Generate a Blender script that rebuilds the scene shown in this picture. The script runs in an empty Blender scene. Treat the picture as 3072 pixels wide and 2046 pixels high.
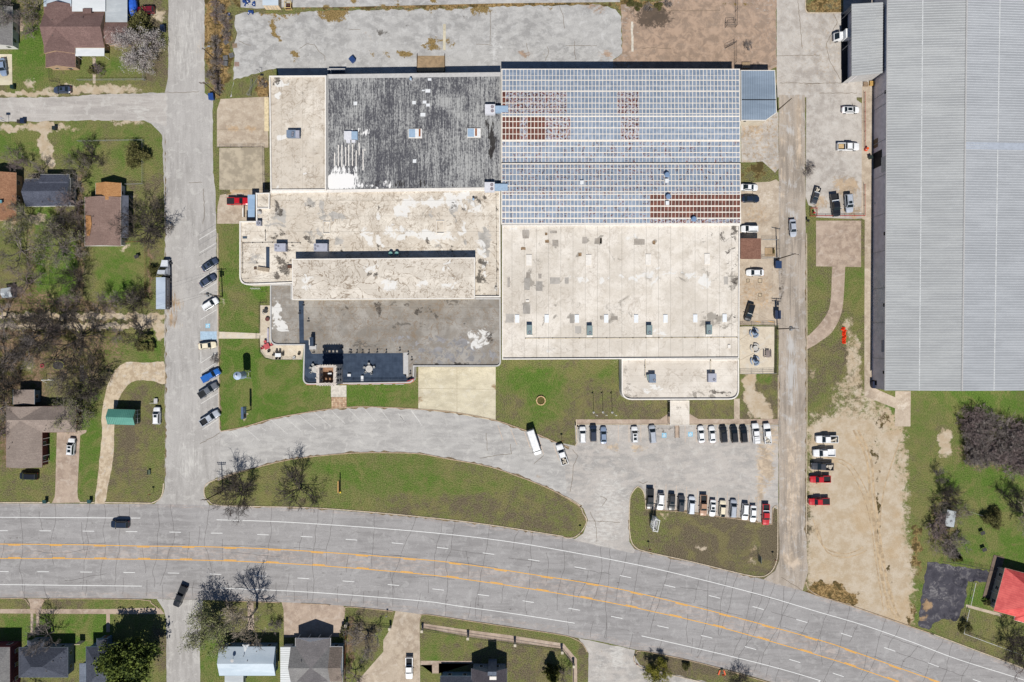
import bpy, bmesh, math, random
import numpy as np
from mathutils import Vector, Matrix

random.seed(7)
SC = bpy.context.scene
COL = SC.collection
# ------------------------------------------------------------------ scale, camera, light
S = 0.092            # metres on the ground for one pixel of the survey photograph
H = 188.4            # camera height, metres
SUN_EL = math.radians(54)
cam = bpy.data.cameras.new("camera"); camo = bpy.data.objects.new("camera", cam); COL.objects.link(camo)
cam.sensor_width = 36; cam.lens = 24; cam.clip_start = 1; cam.clip_end = 6000
camo.location = (0, 0, H); camo.rotation_euler = (0, 0, 0)
SC.camera = camo
wd = bpy.data.worlds.new("World"); SC.world = wd; wd.use_nodes = True
wn = wd.node_tree; bg = wn.nodes["Background"]
sky = wn.nodes.new("ShaderNodeTexSky"); sky.sky_type = 'NISHITA'; sky.sun_disc = False
sky.sun_elevation = SUN_EL; sky.sun_rotation = math.radians(178); sky.air_density = 0.7; sky.dust_density = 0.0; sky.ozone_density = 3.0
wn.links.new(sky.outputs[0], bg.inputs[0]); bg.inputs[1].default_value = 0.07
sl = bpy.data.lights.new("sun", 'SUN'); sl.energy = 5.0; sl.angle = math.radians(0.53); sl.color = (1, 0.965, 0.90)
so = bpy.data.objects.new("sun", sl); COL.objects.link(so); so.rotation_euler = (math.pi/2 - SUN_EL, 0, math.radians(2))
so.location = (0, -100, 140)
SC.view_settings.view_transform = 'Standard'; SC.view_settings.look = 'None'
SC.view_settings.exposure = 0.30; SC.view_settings.gamma = 1.0; SC.view_settings.use_curve_mapping = False
GAIN = 1.55

# ------------------------------------------------------------------ coordinates
ORG = {c+str(r): (x, y) for c, x in zip('abcde', (0, 600, 1200, 1800, 2412)) for r, y in enumerate((0, 500, 1000, 1526))}
def T(k, x, y):
    o = ORG[k]; return (o[0]+x/3.015, o[1]+y/3.015)
def TL(k, *v): return [T(k, v[i], v[i+1]) for i in range(0, len(v), 2)]
def Wd(p, z=0.0):                                   # survey pixel -> metres, at height z
    f = S*(H-z)/H; return Vector(((p[0]-1536)*f, (1023-p[1])*f, z))
def WL(ps, z=0.0): return [Wd(p, z) for p in ps]
def PX(l): return [(l[i], l[i+1]) for i in range(0, len(l), 2)]

# ------------------------------------------------------------------ materials
def lin(c):
    return tuple((v/12.92 if v <= .04045 else ((v+.055)/1.055)**2.4) for v in (c[0]/255, c[1]/255, c[2]/255))
def C(r, g, b, gain=None):
    l = lin((r, g, b)); k = gain or GAIN
    return (l[0]/k, l[1]/k, l[2]/k, 1)
class NM:
    def __init__(s, name, rough=.85, spec=.3, metal=0):
        s.m = bpy.data.materials.new(name); s.m.use_nodes = True; s.t = s.m.node_tree
        s.b = s.t.nodes["Principled BSDF"]; s.b.inputs["Roughness"].default_value = rough
        s.b.inputs["Specular IOR Level"].default_value = spec; s.b.inputs["Metallic"].default_value = metal
        s._p = None
    def n(s, t): return s.t.nodes.new(t)
    def l(s, a, b): s.t.links.new(a, b)
    def setv(s, sock, v):
        if hasattr(v, 'is_output'): s.l(v, sock)
        else: sock.default_value = v
    def pos(s):
        if s._p is None: s._p = s.n("ShaderNodeNewGeometry").outputs["Position"]
        return s._p
    def mapv(s, scale=(1, 1, 1), rot=0, loc=(0, 0, 0), vec=None):
        m = s.n("ShaderNodeMapping"); s.l(vec or s.pos(), m.inputs[0])
        m.inputs["Scale"].default_value = scale; m.inputs["Rotation"].default_value = (0, 0, rot); m.inputs["Location"].default_value = loc
        return m.outputs[0]
    def noise(s, scale, det=4, rough=.6, vec=None, dist=0, col=False):
        q = s.n("ShaderNodeTexNoise"); s.l(vec or s.pos(), q.inputs["Vector"])
        q.inputs["Scale"].default_value = scale; q.inputs["Detail"].default_value = det
        q.inputs["Roughness"].default_value = rough; q.inputs["Distortion"].default_value = dist
        return q.outputs["Color" if col else "Fac"]
    def wave(s, scale, axis='X', vec=None, dist=0, prof='SIN'):
        q = s.n("ShaderNodeTexWave"); q.bands_direction = axis; q.wave_profile = prof
        s.l(vec or s.pos(), q.inputs["Vector"]); q.inputs["Scale"].default_value = scale; q.inputs["Distortion"].default_value = dist
        return q.outputs["Fac"]
    def mt(s, op, a, b=0.0, c=0.0, clamp=False):
        q = s.n("ShaderNodeMath"); q.operation = op; q.use_clamp = clamp
        for i, v in enumerate((a, b, c)): s.setv(q.inputs[i], v)
        return q.outputs[0]
    def sm(s, x, lo, hi, a=0.0, b=1.0):
        q = s.n("ShaderNodeMapRange"); q.interpolation_type = 'SMOOTHSTEP'; s.setv(q.inputs[0], x)
        for i, v in zip((1, 2, 3, 4), (lo, hi, a, b)): q.inputs[i].default_value = v
        return q.outputs[0]
    def mix(s, f, a, b, mode='MIX'):
        q = s.n("ShaderNodeMix"); q.data_type = 'RGBA'; q.blend_type = mode
        s.setv(q.inputs[0], f); s.setv(q.inputs[6], a); s.setv(q.inputs[7], b); return q.outputs[2]
    def attr(s, name="pm"):
        q = s.n("ShaderNodeAttribute"); q.attribute_name = name
        sp = s.n("ShaderNodeSeparateColor"); s.l(q.outputs["Color"], sp.inputs[0])
        return sp.outputs[0], sp.outputs[1], sp.outputs[2], q.outputs["Alpha"]
    def mask(s, at, nz, k, lo, hi, a=0.0, b=1.0):    # a worn-edged mask: noise only acts where the stored mask is
        amp = s.mt('MULTIPLY_ADD', at, 2.0, .22, clamp=True)
        return s.sm(s.mt('ADD', at, s.mt('MULTIPLY', s.mt('MULTIPLY', s.mt('SUBTRACT', nz, .5), k), amp)), lo, hi, a, b)
    def scale(s, col, f):                        # multiply a colour by a scalar
        q = s.n("ShaderNodeVectorMath"); q.operation = 'SCALE'; s.l(col, q.inputs[0]); s.setv(q.inputs[3], f); return q.outputs[0]
    def out(s, col): s.setv(s.b.inputs["Base Color"], col); return s.m
    def bump(s, h, st=.5, dist=.05):
        q = s.n("ShaderNodeBump"); s.l(h, q.inputs["Height"]); q.inputs["Strength"].default_value = st; q.inputs["Distance"].default_value = dist
        s.l(q.outputs[0], s.b.inputs["Normal"])
_pl = {}
def plain(name, col, rough=.6, spec=.4, metal=0, var=.12, sc=1.5, gain=None):
    if name in _pl: return _pl[name]
    q = NM(name, rough, spec, metal); c = C(*col, gain=gain)
    if var:
        f = q.noise(sc, 5, .65); k = q.sm(f, .4, .6, 1-var, 1+var)
        rgb = q.n("ShaderNodeRGB"); rgb.outputs[0].default_value = c
        q.out(q.scale(rgb.outputs[0], k))
    else: q.out(c)
    _pl[name] = q.m; return q.m

def ground_mat():
    q = NM("lawn_and_soil", .95, .1)
    R, G, B, A = q.attr()
    big = q.noise(.05, 5, .65); mid = q.noise(.30, 7, .75); fine = q.noise(1.7, 6, .85); vf = q.noise(3.6, 5, .85)
    lush = q.mt('ADD', R, q.mt('MULTIPLY', q.mt('SUBTRACT', mid, .5), 1.5))
    lush = q.mt('ADD', lush, q.mt('MULTIPLY', q.mt('SUBTRACT', big, .5), .9))
    lush = q.mt('ADD', lush, q.mt('MULTIPLY', q.mt('SUBTRACT', fine, .5), .9), clamp=True)
    v = q.sm(vf, .40, .60)
    dead = q.mix(v, C(78, 69, 54), C(138, 126, 104))
    olive = q.mix(v, C(86, 94, 46), C(146, 146, 94))
    green = q.mix(v, C(62, 94, 30), C(114, 142, 62))
    c = q.mix(q.sm(lush, .12, .5), dead, olive); c = q.mix(q.sm(lush, .4, 1.0), c, green)
    dry = q.noise(.13, 7, .72, dist=.8); c = q.mix(q.sm(dry, .49, .60, 0, .55), c, q.mix(v, C(112, 108, 60), C(158, 150, 102))); c = q.mix(q.sm(q.noise(.42, 6, .75, dist=.5), .58, .68, 0, .5), c, C(128, 112, 80))
    c = q.mix(q.mt('MULTIPLY', q.sm(q.noise(2.4, 5, .85), .57, .66), .55), c, C(178, 164, 122))
    c = q.mix(q.mt('MULTIPLY', q.sm(fine, .40, .30), .45), c, C(44, 46, 22))
    nn = q.noise(.55, 8, .8)
    sand = q.mix(q.sm(mid, .38, .62), C(198, 178, 150), C(214, 199, 178)); sand = q.mix(q.sm(fine, .55, .68, 0, .35), sand, C(156, 134, 106)); sand = q.mix(q.sm(big, .52, .62, 0, .25), sand, C(204, 170, 122))
    c = q.mix(q.mask(G, nn, 1.7, .36, .64), c, sand)
    weed = q.mix(q.sm(fine, .40, .60), C(106, 82, 50), C(192, 162, 112)); weed = q.mix(q.sm(mid, .48, .58), weed, C(92, 80, 50))
    c = q.mix(q.mask(A, mid, 2.4, .40, .58), c, weed)
    litter = q.mix(q.sm(fine, .40, .60), C(92, 74, 58), C(164, 138, 114)); litter = q.mix(q.sm(mid, .46, .58), litter, C(96, 92, 54))
    c = q.mix(q.mask(B, fine, 2.2, .38, .60), c, litter)
    q.out(c); q.bump(vf, 1.0, .2); return q.m
def pave_mat(name, base, dark, stretch=(1, 1), rot=0, cont=.5, brown=(150, 125, 95), pale=(215, 212, 206), joint=0):
    """old asphalt or concrete: R stain, G weeds, B pale patch, A brown dirt film"""
    q = NM(name, .93, .15); R, G, B, A = q.attr()
    v = q.mapv((stretch[0], stretch[1], 1), rot)
    st = q.noise(.5, 6, .65, vec=v); big = q.noise(.05, 4, .6); fine = q.noise(4.5, 4, .8); mid = q.noise(.45, 6, .7, dist=.6)
    c = q.mix(q.sm(st, .5-.06/cont, .5+.06/cont), C(*dark), C(*base))
    c = q.mix(q.sm(q.noise(.16, 6, .7, vec=v), .48, .62, 0, .28), c, C(*[x*.92 for x in dark])); c = q.mix(q.mt('MULTIPLY', q.sm(big, .42, .58), .45), c, C(*[min(255, x+10) for x in base]))
    c = q.mix(q.mt('MULTIPLY', q.sm(fine, .4, .6), .22), c, C(*[x*.68 for x in dark]))
    c = q.mix(q.mt('MULTIPLY', q.sm(mid, .53, .63), .40), c, C(*pale))
    ring = q.mt('ABSOLUTE', q.mt('SUBTRACT', q.noise(.22, 5, .6, dist=.8), .5))
    c = q.mix(q.sm(ring, 0, .012, .18, 0), c, C(*[x*.6 for x in dark]))
    n1 = q.noise(.8, 8, .78); n2 = q.noise(1.3, 7, .78, vec=v)
    c = q.mix(q.mask(B, n2, 2.4, .35, .7, 0, .8), c, C(*pale))
    c = q.mix(q.mask(A, n2, 2.4, .3, .7, 0, .88), c, q.mix(q.sm(mid, .4, .6), C(*brown), C(*[min(255, x*1.22) for x in brown])))
    c = q.mix(q.mask(R, n1, 2.4, .35, .7, 0, .8), c, C(70, 62, 54))
    c = q.mix(q.mask(G, n1, 2.4, .42, .56), c, q.mix(q.sm(fine, .4, .6), C(92, 78, 46), C(172, 146, 98)))
    if joint:
        for ax, sp in joint:
            w = q.wave(math.pi/10/sp*1.0, ax); c = q.mix(q.sm(w, .0, .0025, .55, 0), c, C(*[x*.5 for x in dark]))
    q.out(c); q.bump(fine, .25, .02); return q.m
def roof_mat(name, base, tan, seam=None, rings=1.0, mottle=.5, gray=(150, 148, 145)):
    """coated flat roof: R black mould, G fresh white coating, B tan stain, A grey patch"""
    q = NM(name, .88, .2); R, G, B, A = q.attr()
    big = q.noise(.07, 4, .6); mid = q.noise(.28, 6, .65, dist=.5); fine = q.noise(3.5, 5, .75)
    c = q.mix(q.sm(mid, .44, .60, 0, mottle), C(*base), C(*tan)); c = q.mix(q.sm(q.noise(.8, 6, .75), .52, .64, 0, mottle*.6), c, C(*[x*.9 for x in tan]))
    c = q.mix(q.sm(big, .46, .58, 0, .45), c, C(*[x*.93 for x in tan]))
    c = q.mix(q.sm(fine, .48, .64, 0, .16), c, C(*[x*.7 for x in tan]))
    for sc, off, w, k in ((.20, 0, .020, .7), (.33, 7, .022, .6), (.6, 13, .024, .35), (.27, 31, .018, .55)):
        v = q.mapv((1, 1, 1), 0, (off, off*2, 0)); nn = q.noise(sc, 3.5, .5, vec=v, dist=.9)
        a = q.mt('ABSOLUTE', q.mt('SUBTRACT', nn, .52)); gate = q.sm(q.noise(.10, 3, .6, vec=v), .43, .51)
        c = q.mix(q.mt('MULTIPLY', q.sm(nn, .52, .58, 0, k*.3*rings), gate), c, C(*[x*.86 for x in tan])); c = q.mix(q.mt('MULTIPLY', q.sm(a, 0, w, k*rings, 0), gate), c, C(140, 122, 102))
    n1 = q.noise(.6, 9, .78, dist=.5); n2 = q.noise(.4, 8, .7, dist=.9)
    c = q.mix(q.mask(A, n2, 3.4, .38, .60, 0, .75), c, q.mix(q.sm(mid, .4, .6), C(*gray), C(*[min(255, x*1.25) for x in gray])))
    c = q.mix(q.mask(B, n2, 3.0, .36, .66, 0, .8), c, C(*[x*.68 for x in tan]))
    c = q.mix(q.mask(G, n2, 3.8, .38, .60, 0, .85), c, C(240, 238, 234))
    c = q.mix(q.mask(R, n1, 3.6, .36, .58, 0, .9), c, q.mix(q.sm(fine, .42, .58), C(50, 46, 42), C(112, 104, 96)))
    if seam:
        ax, sp, k = seam; w = q.wave(math.pi/10/sp, ax)
        c = q.mix(q.sm(w, 0, .004, k, 0), c, C(*[x*.55 for x in tan]))
    q.out(c); return q.m
def streak_mat():
    """corrugated cement roof with black mould streaks running along the ribs; G = fresh white coating, R = mould, B = bare grey"""
    q = NM("streaked_grey_roof", .9, .15); R, G, B, A = q.attr()
    v = q.mapv((2.6, .10, 1)); v2 = q.mapv((5.0, .5, 1)); blot = q.noise(.16, 5, .65); sp = q.noise(1.6, 4, .8, vec=q.mapv((1.6, 1.0, 1)))
    s1 = q.noise(1.0, 4, .7, vec=v); s2 = q.noise(1.0, 5, .75, vec=v2)
    m = q.mt('ADD', q.mt('MULTIPLY', s1, .38), q.mt('MULTIPLY', s2, .6)); m = q.mt('ADD', m, q.mt('MULTIPLY', sp, .55))
    m = q.mt('ADD', m, q.mt('MULTIPLY', q.mt('SUBTRACT', blot, .5), .32)); m = q.mt('ADD', m, q.mt('MULTIPLY', B, -.07)); m = q.mt('ADD', m, q.mt('MULTIPLY', R, .08))
    c = q.mix(q.sm(m, .64, .84), C(180, 180, 178), C(86, 86, 92))
    w = q.wave(math.pi/10/1.06, 'X'); c = q.mix(q.sm(w, 0, .03, .55, 0), c, C(40, 40, 44))
    w2 = q.wave(math.pi/10/3.4, 'Y'); c = q.mix(q.sm(w2, 0, .004, .3, 0), c, C(60, 60, 62))
    n2 = q.noise(.8, 6, .75, vec=q.mapv((1.8, .35, 1)))
    c = q.mix(q.mask(A, n2, 2.6, .42, .6, 0, .9), c, C(44, 40, 38))
    c = q.mix(q.mask(G, n2, 2.6, .45, .53), c, C(246, 244, 242))
    q.out(c); return q.m
def shingle_mat(name, c1, c2, sc=1):
    q = NM(name, .95, .1)
    f = q.noise(3.5, 4, .8); b = q.noise(.3, 4, .6); st = q.noise(1.0, 3, .6, vec=q.mapv((.5, 4.5, 1)))
    c = q.mix(q.sm(f, .4, .6), C(*c1), C(*c2)); c = q.mix(q.sm(b, .35, .7, 0, .4), c, C(*[x*.85 for x in c1])); c = q.mix(q.sm(st, .4, .65, 0, .25), c, C(*[x*.75 for x in c1]))
    q.out(c); q.bump(f, .5, .03); return q.m
def metal_mat(name, c1, c2, rough=.55, sc=(.15, .6), streak=.35):
    q = NM(name, rough, .35); f = q.noise(.5, 5, .7, vec=q.mapv((sc[0], sc[1], 1))); g = q.noise(.08, 4, .6); h = q.noise(3, 4, .7)
    c = q.mix(q.sm(f, .42, .58), C(*c1), C(*c2)); c = q.mix(q.sm(g, .4, .65, 0, streak), c, C(*[x*.9 for x in c1])); c = q.mix(q.sm(h, .5, .75, 0, .15), c, C(*[x*.72 for x in c1]))
    q.out(c); return q.m
def panel_mat(name, c1, c2, rust=0.0):
    q = NM(name, .6, .35); f = q.noise(.7, 4, .7); h = q.noise(2.2, 5, .75)
    c = q.mix(q.sm(f, .4, .6), C(*c1), C(*c2))
    w = q.wave(math.pi/10/.27, 'X'); c = q.mix(q.sm(w, 0, .12, .28, 0), c, C(*[x*.7 for x in c1]))
    if rust:
        lo = .72-rust*.4; c = q.mix(q.sm(h, lo, lo+.05), c, q.mix(q.sm(f, .4, .6), C(70, 34, 28), C(128, 66, 50)))
    q.out(c); return q.m
def bark_mat(name, c1, c2):
    q = NM(name, .95, .1); q.out(q.mix(q.sm(q.noise(1.2, 4, .7), .4, .6), C(*c1), C(*c2))); return q.m
def leaf_mat(name, c1, c2, c3):
    q = NM(name, .8, .2); f = q.noise(.5, 4, .7); g = q.noise(4, 3, .8)
    c = q.mix(q.sm(f, .42, .58), C(*c1), C(*c2)); q.out(q.mix(q.sm(g, .45, .7), c, C(*c3))); return q.m
def glass_mat():
    q = NM("tinted_glass", .08, .5); q.out((.012, .018, .022, 1)); return q.m
def paint(name, col, rough=.32):
    if name in _pl: return _pl[name]
    q = NM(name, rough, .5); q.b.inputs["Coat Weight"].default_value = .5; q.b.inputs["Coat Roughness"].default_value = .1
    d = q.noise(1.1, 4, .7); rgb = q.n("ShaderNodeRGB"); rgb.outputs[0].default_value = C(*col, gain=1.35)
    q.out(q.scale(rgb.outputs[0], q.sm(d, .4, .6, .9, 1.04))); _pl[name] = q.m; return q.m

# ------------------------------------------------------------------ mesh building
class MB:
    def __init__(s): s.v = []; s.f = []; s.mi = []
    def add(s, vs, fs, mi=0):
        o = len(s.v); s.v += [tuple(v) for v in vs]
        for f in fs: s.f.append([o+i for i in f]); s.mi.append(mi)
        return s
    def box(s, x, y, z, sx, sy, sz, rot=0, mi=0):          # centre x, y; z is the bottom
        c, n = math.cos(rot), math.sin(rot); vs = []
        for dz in (0, sz):
            for dx, dy in ((-1, -1), (1, -1), (1, 1), (-1, 1)):
                a, b = dx*sx/2, dy*sy/2; vs.append((x+a*c-b*n, y+a*n+b*c, z+dz))
        return s.add(vs, [(3, 2, 1, 0), (4, 5, 6, 7), (0, 1, 5, 4), (1, 2, 6, 5), (2, 3, 7, 6), (3, 0, 4, 7)], mi)
    def prism(s, poly, z0, z1, top=True, bot=False, mi=0):
        n = len(poly); p = [(v[0], v[1]) for v in poly]
        if sum(p[i][0]*p[(i+1) % n][1]-p[(i+1) % n][0]*p[i][1] for i in range(n)) < 0: p = p[::-1]
        vs = [(x, y, z0) for x, y in p]+[(x, y, z1) for x, y in p]
        fs = [(i, (i+1) % n, n+(i+1) % n, n+i) for i in range(n)]
        if top: fs.append(tuple(range(n, 2*n)))
        if bot: fs.append(tuple(range(n-1, -1, -1)))
        return s.add(vs, fs, mi)
    def tube(s, a, b, r0, r1=None, n=6, cap=True, mi=0):
        a, b = Vector(a), Vector(b); r1 = r0 if r1 is None else r1; d = (b-a)
        if d.length < 1e-6: return s
        d.normalize(); u = d.orthogonal().normalized(); w = d.cross(u); vs = []
        for p, r in ((a, r0), (b, r1)):
            for i in range(n):
                t = 2*math.pi*i/n; vs.append(p+u*math.cos(t)*r+w*math.sin(t)*r)
        fs = [(i, (i+1) % n, n+(i+1) % n, n+i) for i in range(n)]
        if cap: fs += [tuple(range(n-1, -1, -1)), tuple(range(n, 2*n))]
        return s.add(vs, fs, mi)
    def cyl(s, x, y, z0, z1, r, r1=None, n=14, mi=0): return s.tube((x, y, z0), (x, y, z1), r, r1, n, True, mi)
    def quad(s, a, b, c, d, mi=0): return s.add([a, b, c, d], [(0, 1, 2, 3)], mi)
    def loft(s, rings, cap=True, mi=0, closed=True):
        n = len(rings[0]); vs = [p for r in rings for p in r]; fs = []
        for i in range(len(rings)-1):
            for j in range(n if closed else n-1):
                k = (j+1) % n; fs.append((i*n+j, i*n+k, (i+1)*n+k, (i+1)*n+j))
        if cap: fs += [tuple(range(n-1, -1, -1)), tuple(range((len(rings)-1)*n, len(rings)*n))]
        return s.add(vs, fs, mi)
    def mesh(s, name, mats=(), smooth=False):
        me = bpy.data.meshes.new(name); me.from_pydata(s.v, [], s.f)
        for m in mats: me.materials.append(m)
        if any(s.mi): me.polygons.foreach_set("material_index", s.mi)
        if smooth: me.polygons.foreach_set("use_smooth", [True]*len(s.f))
        me.update(); return me
    def build(s, name, mats=(), parent=None, world=True, smooth=False, fix=False):
        if not isinstance(mats, (list, tuple)): mats = (mats,)
        me = s.mesh(name, mats, smooth)
        if fix:
            bm = bmesh.new(); bm.from_mesh(me); bmesh.ops.recalc_face_normals(bm, faces=bm.faces); bm.to_mesh(me); bm.free()
        return place(name, me, parent, world)
def place(name, me, parent=None, world=False):
    o = bpy.data.objects.new(name, me); COL.objects.link(o)
    if parent is not None:
        o.parent = parent
        if world:
            q = parent; off = Vector((0, 0, 0))
            while q is not None: off += q.location; q = q.parent
            o.location = -off
    return o
def tag(o, label=None, cat=None, group=None, kind=None):
    for k, v in (("label", label), ("category", cat), ("group", group), ("kind", kind)):
        if v: o[k] = v
    return o
def thing(name, label, cat, loc=(0, 0, 0), rz=0, group=None):
    o = bpy.data.objects.new(name, None); COL.objects.link(o); o.location = loc; o.rotation_euler = (0, 0, rz); o.empty_display_size = .3
    return tag(o, label, cat, group)
def copy_tree(o, parent=None):
    c = o.copy(); COL.objects.link(c)
    if parent is not None: c.parent = parent; c.matrix_parent_inverse = o.matrix_parent_inverse
    for ch in list(o.children): copy_tree(ch, c)
    return c
def area(p): return .5*sum(p[i][0]*p[(i+1) % len(p)][1]-p[(i+1) % len(p)][0]*p[i][1] for i in range(len(p)))
def offset(pts, d, closed=True):                         # + = to the left of travel
    n = len(pts); out = []
    for i in range(n):
        a = pts[(i-1) % n] if (closed or i > 0) else None; b = pts[i]; c = pts[(i+1) % n] if (closed or i < n-1) else None
        ns = []
        for p, r in ((a, b), (b, c)):
            if p is not None and r is not None:
                t = Vector((r[0]-p[0], r[1]-p[1])); 
                if t.length > 1e-6: t.normalize(); ns.append(Vector((-t.y, t.x)))
        m = sum(ns, Vector((0, 0)))
        if m.length < 1e-4: m = ns[0]
        m.normalize(); k = d/max(.35, m.dot(ns[0])); out.append((b[0]+m.x*k, b[1]+m.y*k))
    return out
def band(mb, pts, d0, d1, z0, z1, closed=True, mi=0):     # raised strip between two offsets of a line
    a = offset(pts, d0, closed); b = offset(pts, d1, closed); n = len(pts); vs = []
    for i in range(n): vs += [(a[i][0], a[i][1], z0), (a[i][0], a[i][1], z1), (b[i][0], b[i][1], z1), (b[i][0], b[i][1], z0)]
    fs = []
    for i in range(n if closed else n-1):
        j = (i+1) % n
        for k in range(3): fs.append((i*4+k, j*4+k, j*4+k+1, i*4+k+1))
    if not closed: fs += [(0, 1, 2, 3), tuple((n-1)*4+k for k in (3, 2, 1, 0))]
    mb.add(vs, fs, mi); return mb
def fillet(pts, rad):                                    # rad: {index: radius}
    out = []; n = len(pts)
    for i, p in enumerate(pts):
        r = rad.get(i, 0); p = Vector((p[0], p[1]))
        if not r: out.append((p.x, p.y)); continue
        a = Vector(pts[i-1][:2])-p; b = Vector(pts[(i+1) % n][:2])-p
        r = min(r, a.length*.49, b.length*.49); s, e = p+a.normalized()*r, p+b.normalized()*r
        for k in range(8):
            t = k/7; q = s*(1-t)**2+p*2*t*(1-t)+e*t*t; out.append((q.x, q.y))
    return out
def smooth_line(pts, step=3.0):                           # Catmull-Rom through the points
    P = [Vector(p[:2]) for p in pts]; out = []
    for i in range(len(P)-1):
        a, b, c, d = P[max(i-1, 0)], P[i], P[i+1], P[min(i+2, len(P)-1)]; n = max(2, int((c-b).length/step))
        for k in range(n):
            t = k/n; q = .5*((2*b)+(c-a)*t+(2*a-5*b+4*c-d)*t*t+(3*b-a-3*c+d)*t**3); out.append((q.x, q.y))
    out.append((P[-1].x, P[-1].y)); return out
def rough(pts, amp, step=.8, closed=True, seed=0):         # break an edge up into an uneven line
    rnd = random.Random(seed); out = []; n = len(pts)
    for i in range(n if closed else n-1):
        a, b = Vector(pts[i][:2]), Vector(pts[(i+1) % n][:2]); L = (b-a).length; k = max(1, int(L/step))
        t = (b-a)/max(L, 1e-6); nr = Vector((-t.y, t.x))
        for j in range(k):
            q = a+(b-a)*j/k
            if j: q += nr*rnd.uniform(-amp, amp)
            out.append((q.x, q.y))
    if not closed: out.append(tuple(pts[-1][:2]))
    return out

# blobs: (px, py, rx, ry, channel, value) in survey pixels
def eval_paint(xy, blobs, base=(0, 0, 0, 0)):
    px = xy[:, 0]; py = xy[:, 1]
    px, py = px+4*np.sin(py*.11+1.7*np.sin(px*.043))+2.5*np.sin(py*.31+px*.09), py+4*np.sin(px*.10+1.3*np.sin(py*.051))+2.5*np.sin(px*.29-py*.07); out = np.tile(np.array(base, float), (len(xy), 1))
    for bl in blobs:
        x, y, rx, ry, ch, val = bl[:6]; so_ = bl[6] if len(bl) > 6 else .5
        # box-ish soft ellipse
        d = ((np.abs(px-x)/rx)**3+(np.abs(py-y)/ry)**3)**(1/3)
        w = np.clip((1+so_-d)/(2*so_), 0, 1); w = w*w*(3-2*w); i = 'RGBA'.index(ch)
        out[:, i] = out[:, i]*(1-w)+val*w
    return out
def set_attr(me, vals):
    a = me.color_attributes.new("pm", 'FLOAT_COLOR', 'POINT'); a.data.foreach_set("color", np.asarray(vals, np.float32).ravel())
def sheet(name, poly, z, mat, blobs=(), grid=0, base=(0, 0, 0, 0), parent=None, kind='structure', zpaint=None):
    """flat sheet; with grid it is cut into cells so that wear masks can be stored on its corners"""
    bm = bmesh.new(); p = [(v[0], v[1]) for v in poly]
    if area(p) < 0: p = p[::-1]
    bm.faces.new([bm.verts.new((x, y, z)) for x, y in p])
    if grid:
        xs = [q[0] for q in p]; ys = [q[1] for q in p]
        for ax, lo, hi in ((0, min(xs), max(xs)), (1, min(ys), max(ys))):
            k = int((hi-lo)/grid)
            for i in range(1, k+1):
                co = [0, 0, z]; co[ax] = lo+(hi-lo)*i/(k+1); nn = [0, 0, 0]; nn[ax] = 1
                bmesh.ops.bisect_plane(bm, geom=bm.verts[:]+bm.edges[:]+bm.faces[:], plane_co=co, plane_no=nn)
    bmesh.ops.triangulate(bm, faces=[f for f in bm.faces if len(f.verts) > 4])
    me = bpy.data.meshes.new(name); bm.to_mesh(me); bm.free(); me.materials.append(mat)
    n = len(me.vertices); co = np.empty(n*3); me.vertices.foreach_get("co", co); co = co.reshape(-1, 3)
    f = S*(H-z)/H; xy = np.stack([co[:, 0]/f+1536, 1023-co[:, 1]/f], 1)
    set_attr(me, eval_paint(xy, blobs, base))
    o = place(name, me, parent, True)
    if kind: o["kind"] = kind
    return o
def R4(x0, y0, x1, y1): return [(x0, y0), (x1, y0), (x1, y1), (x0, y1)]
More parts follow.
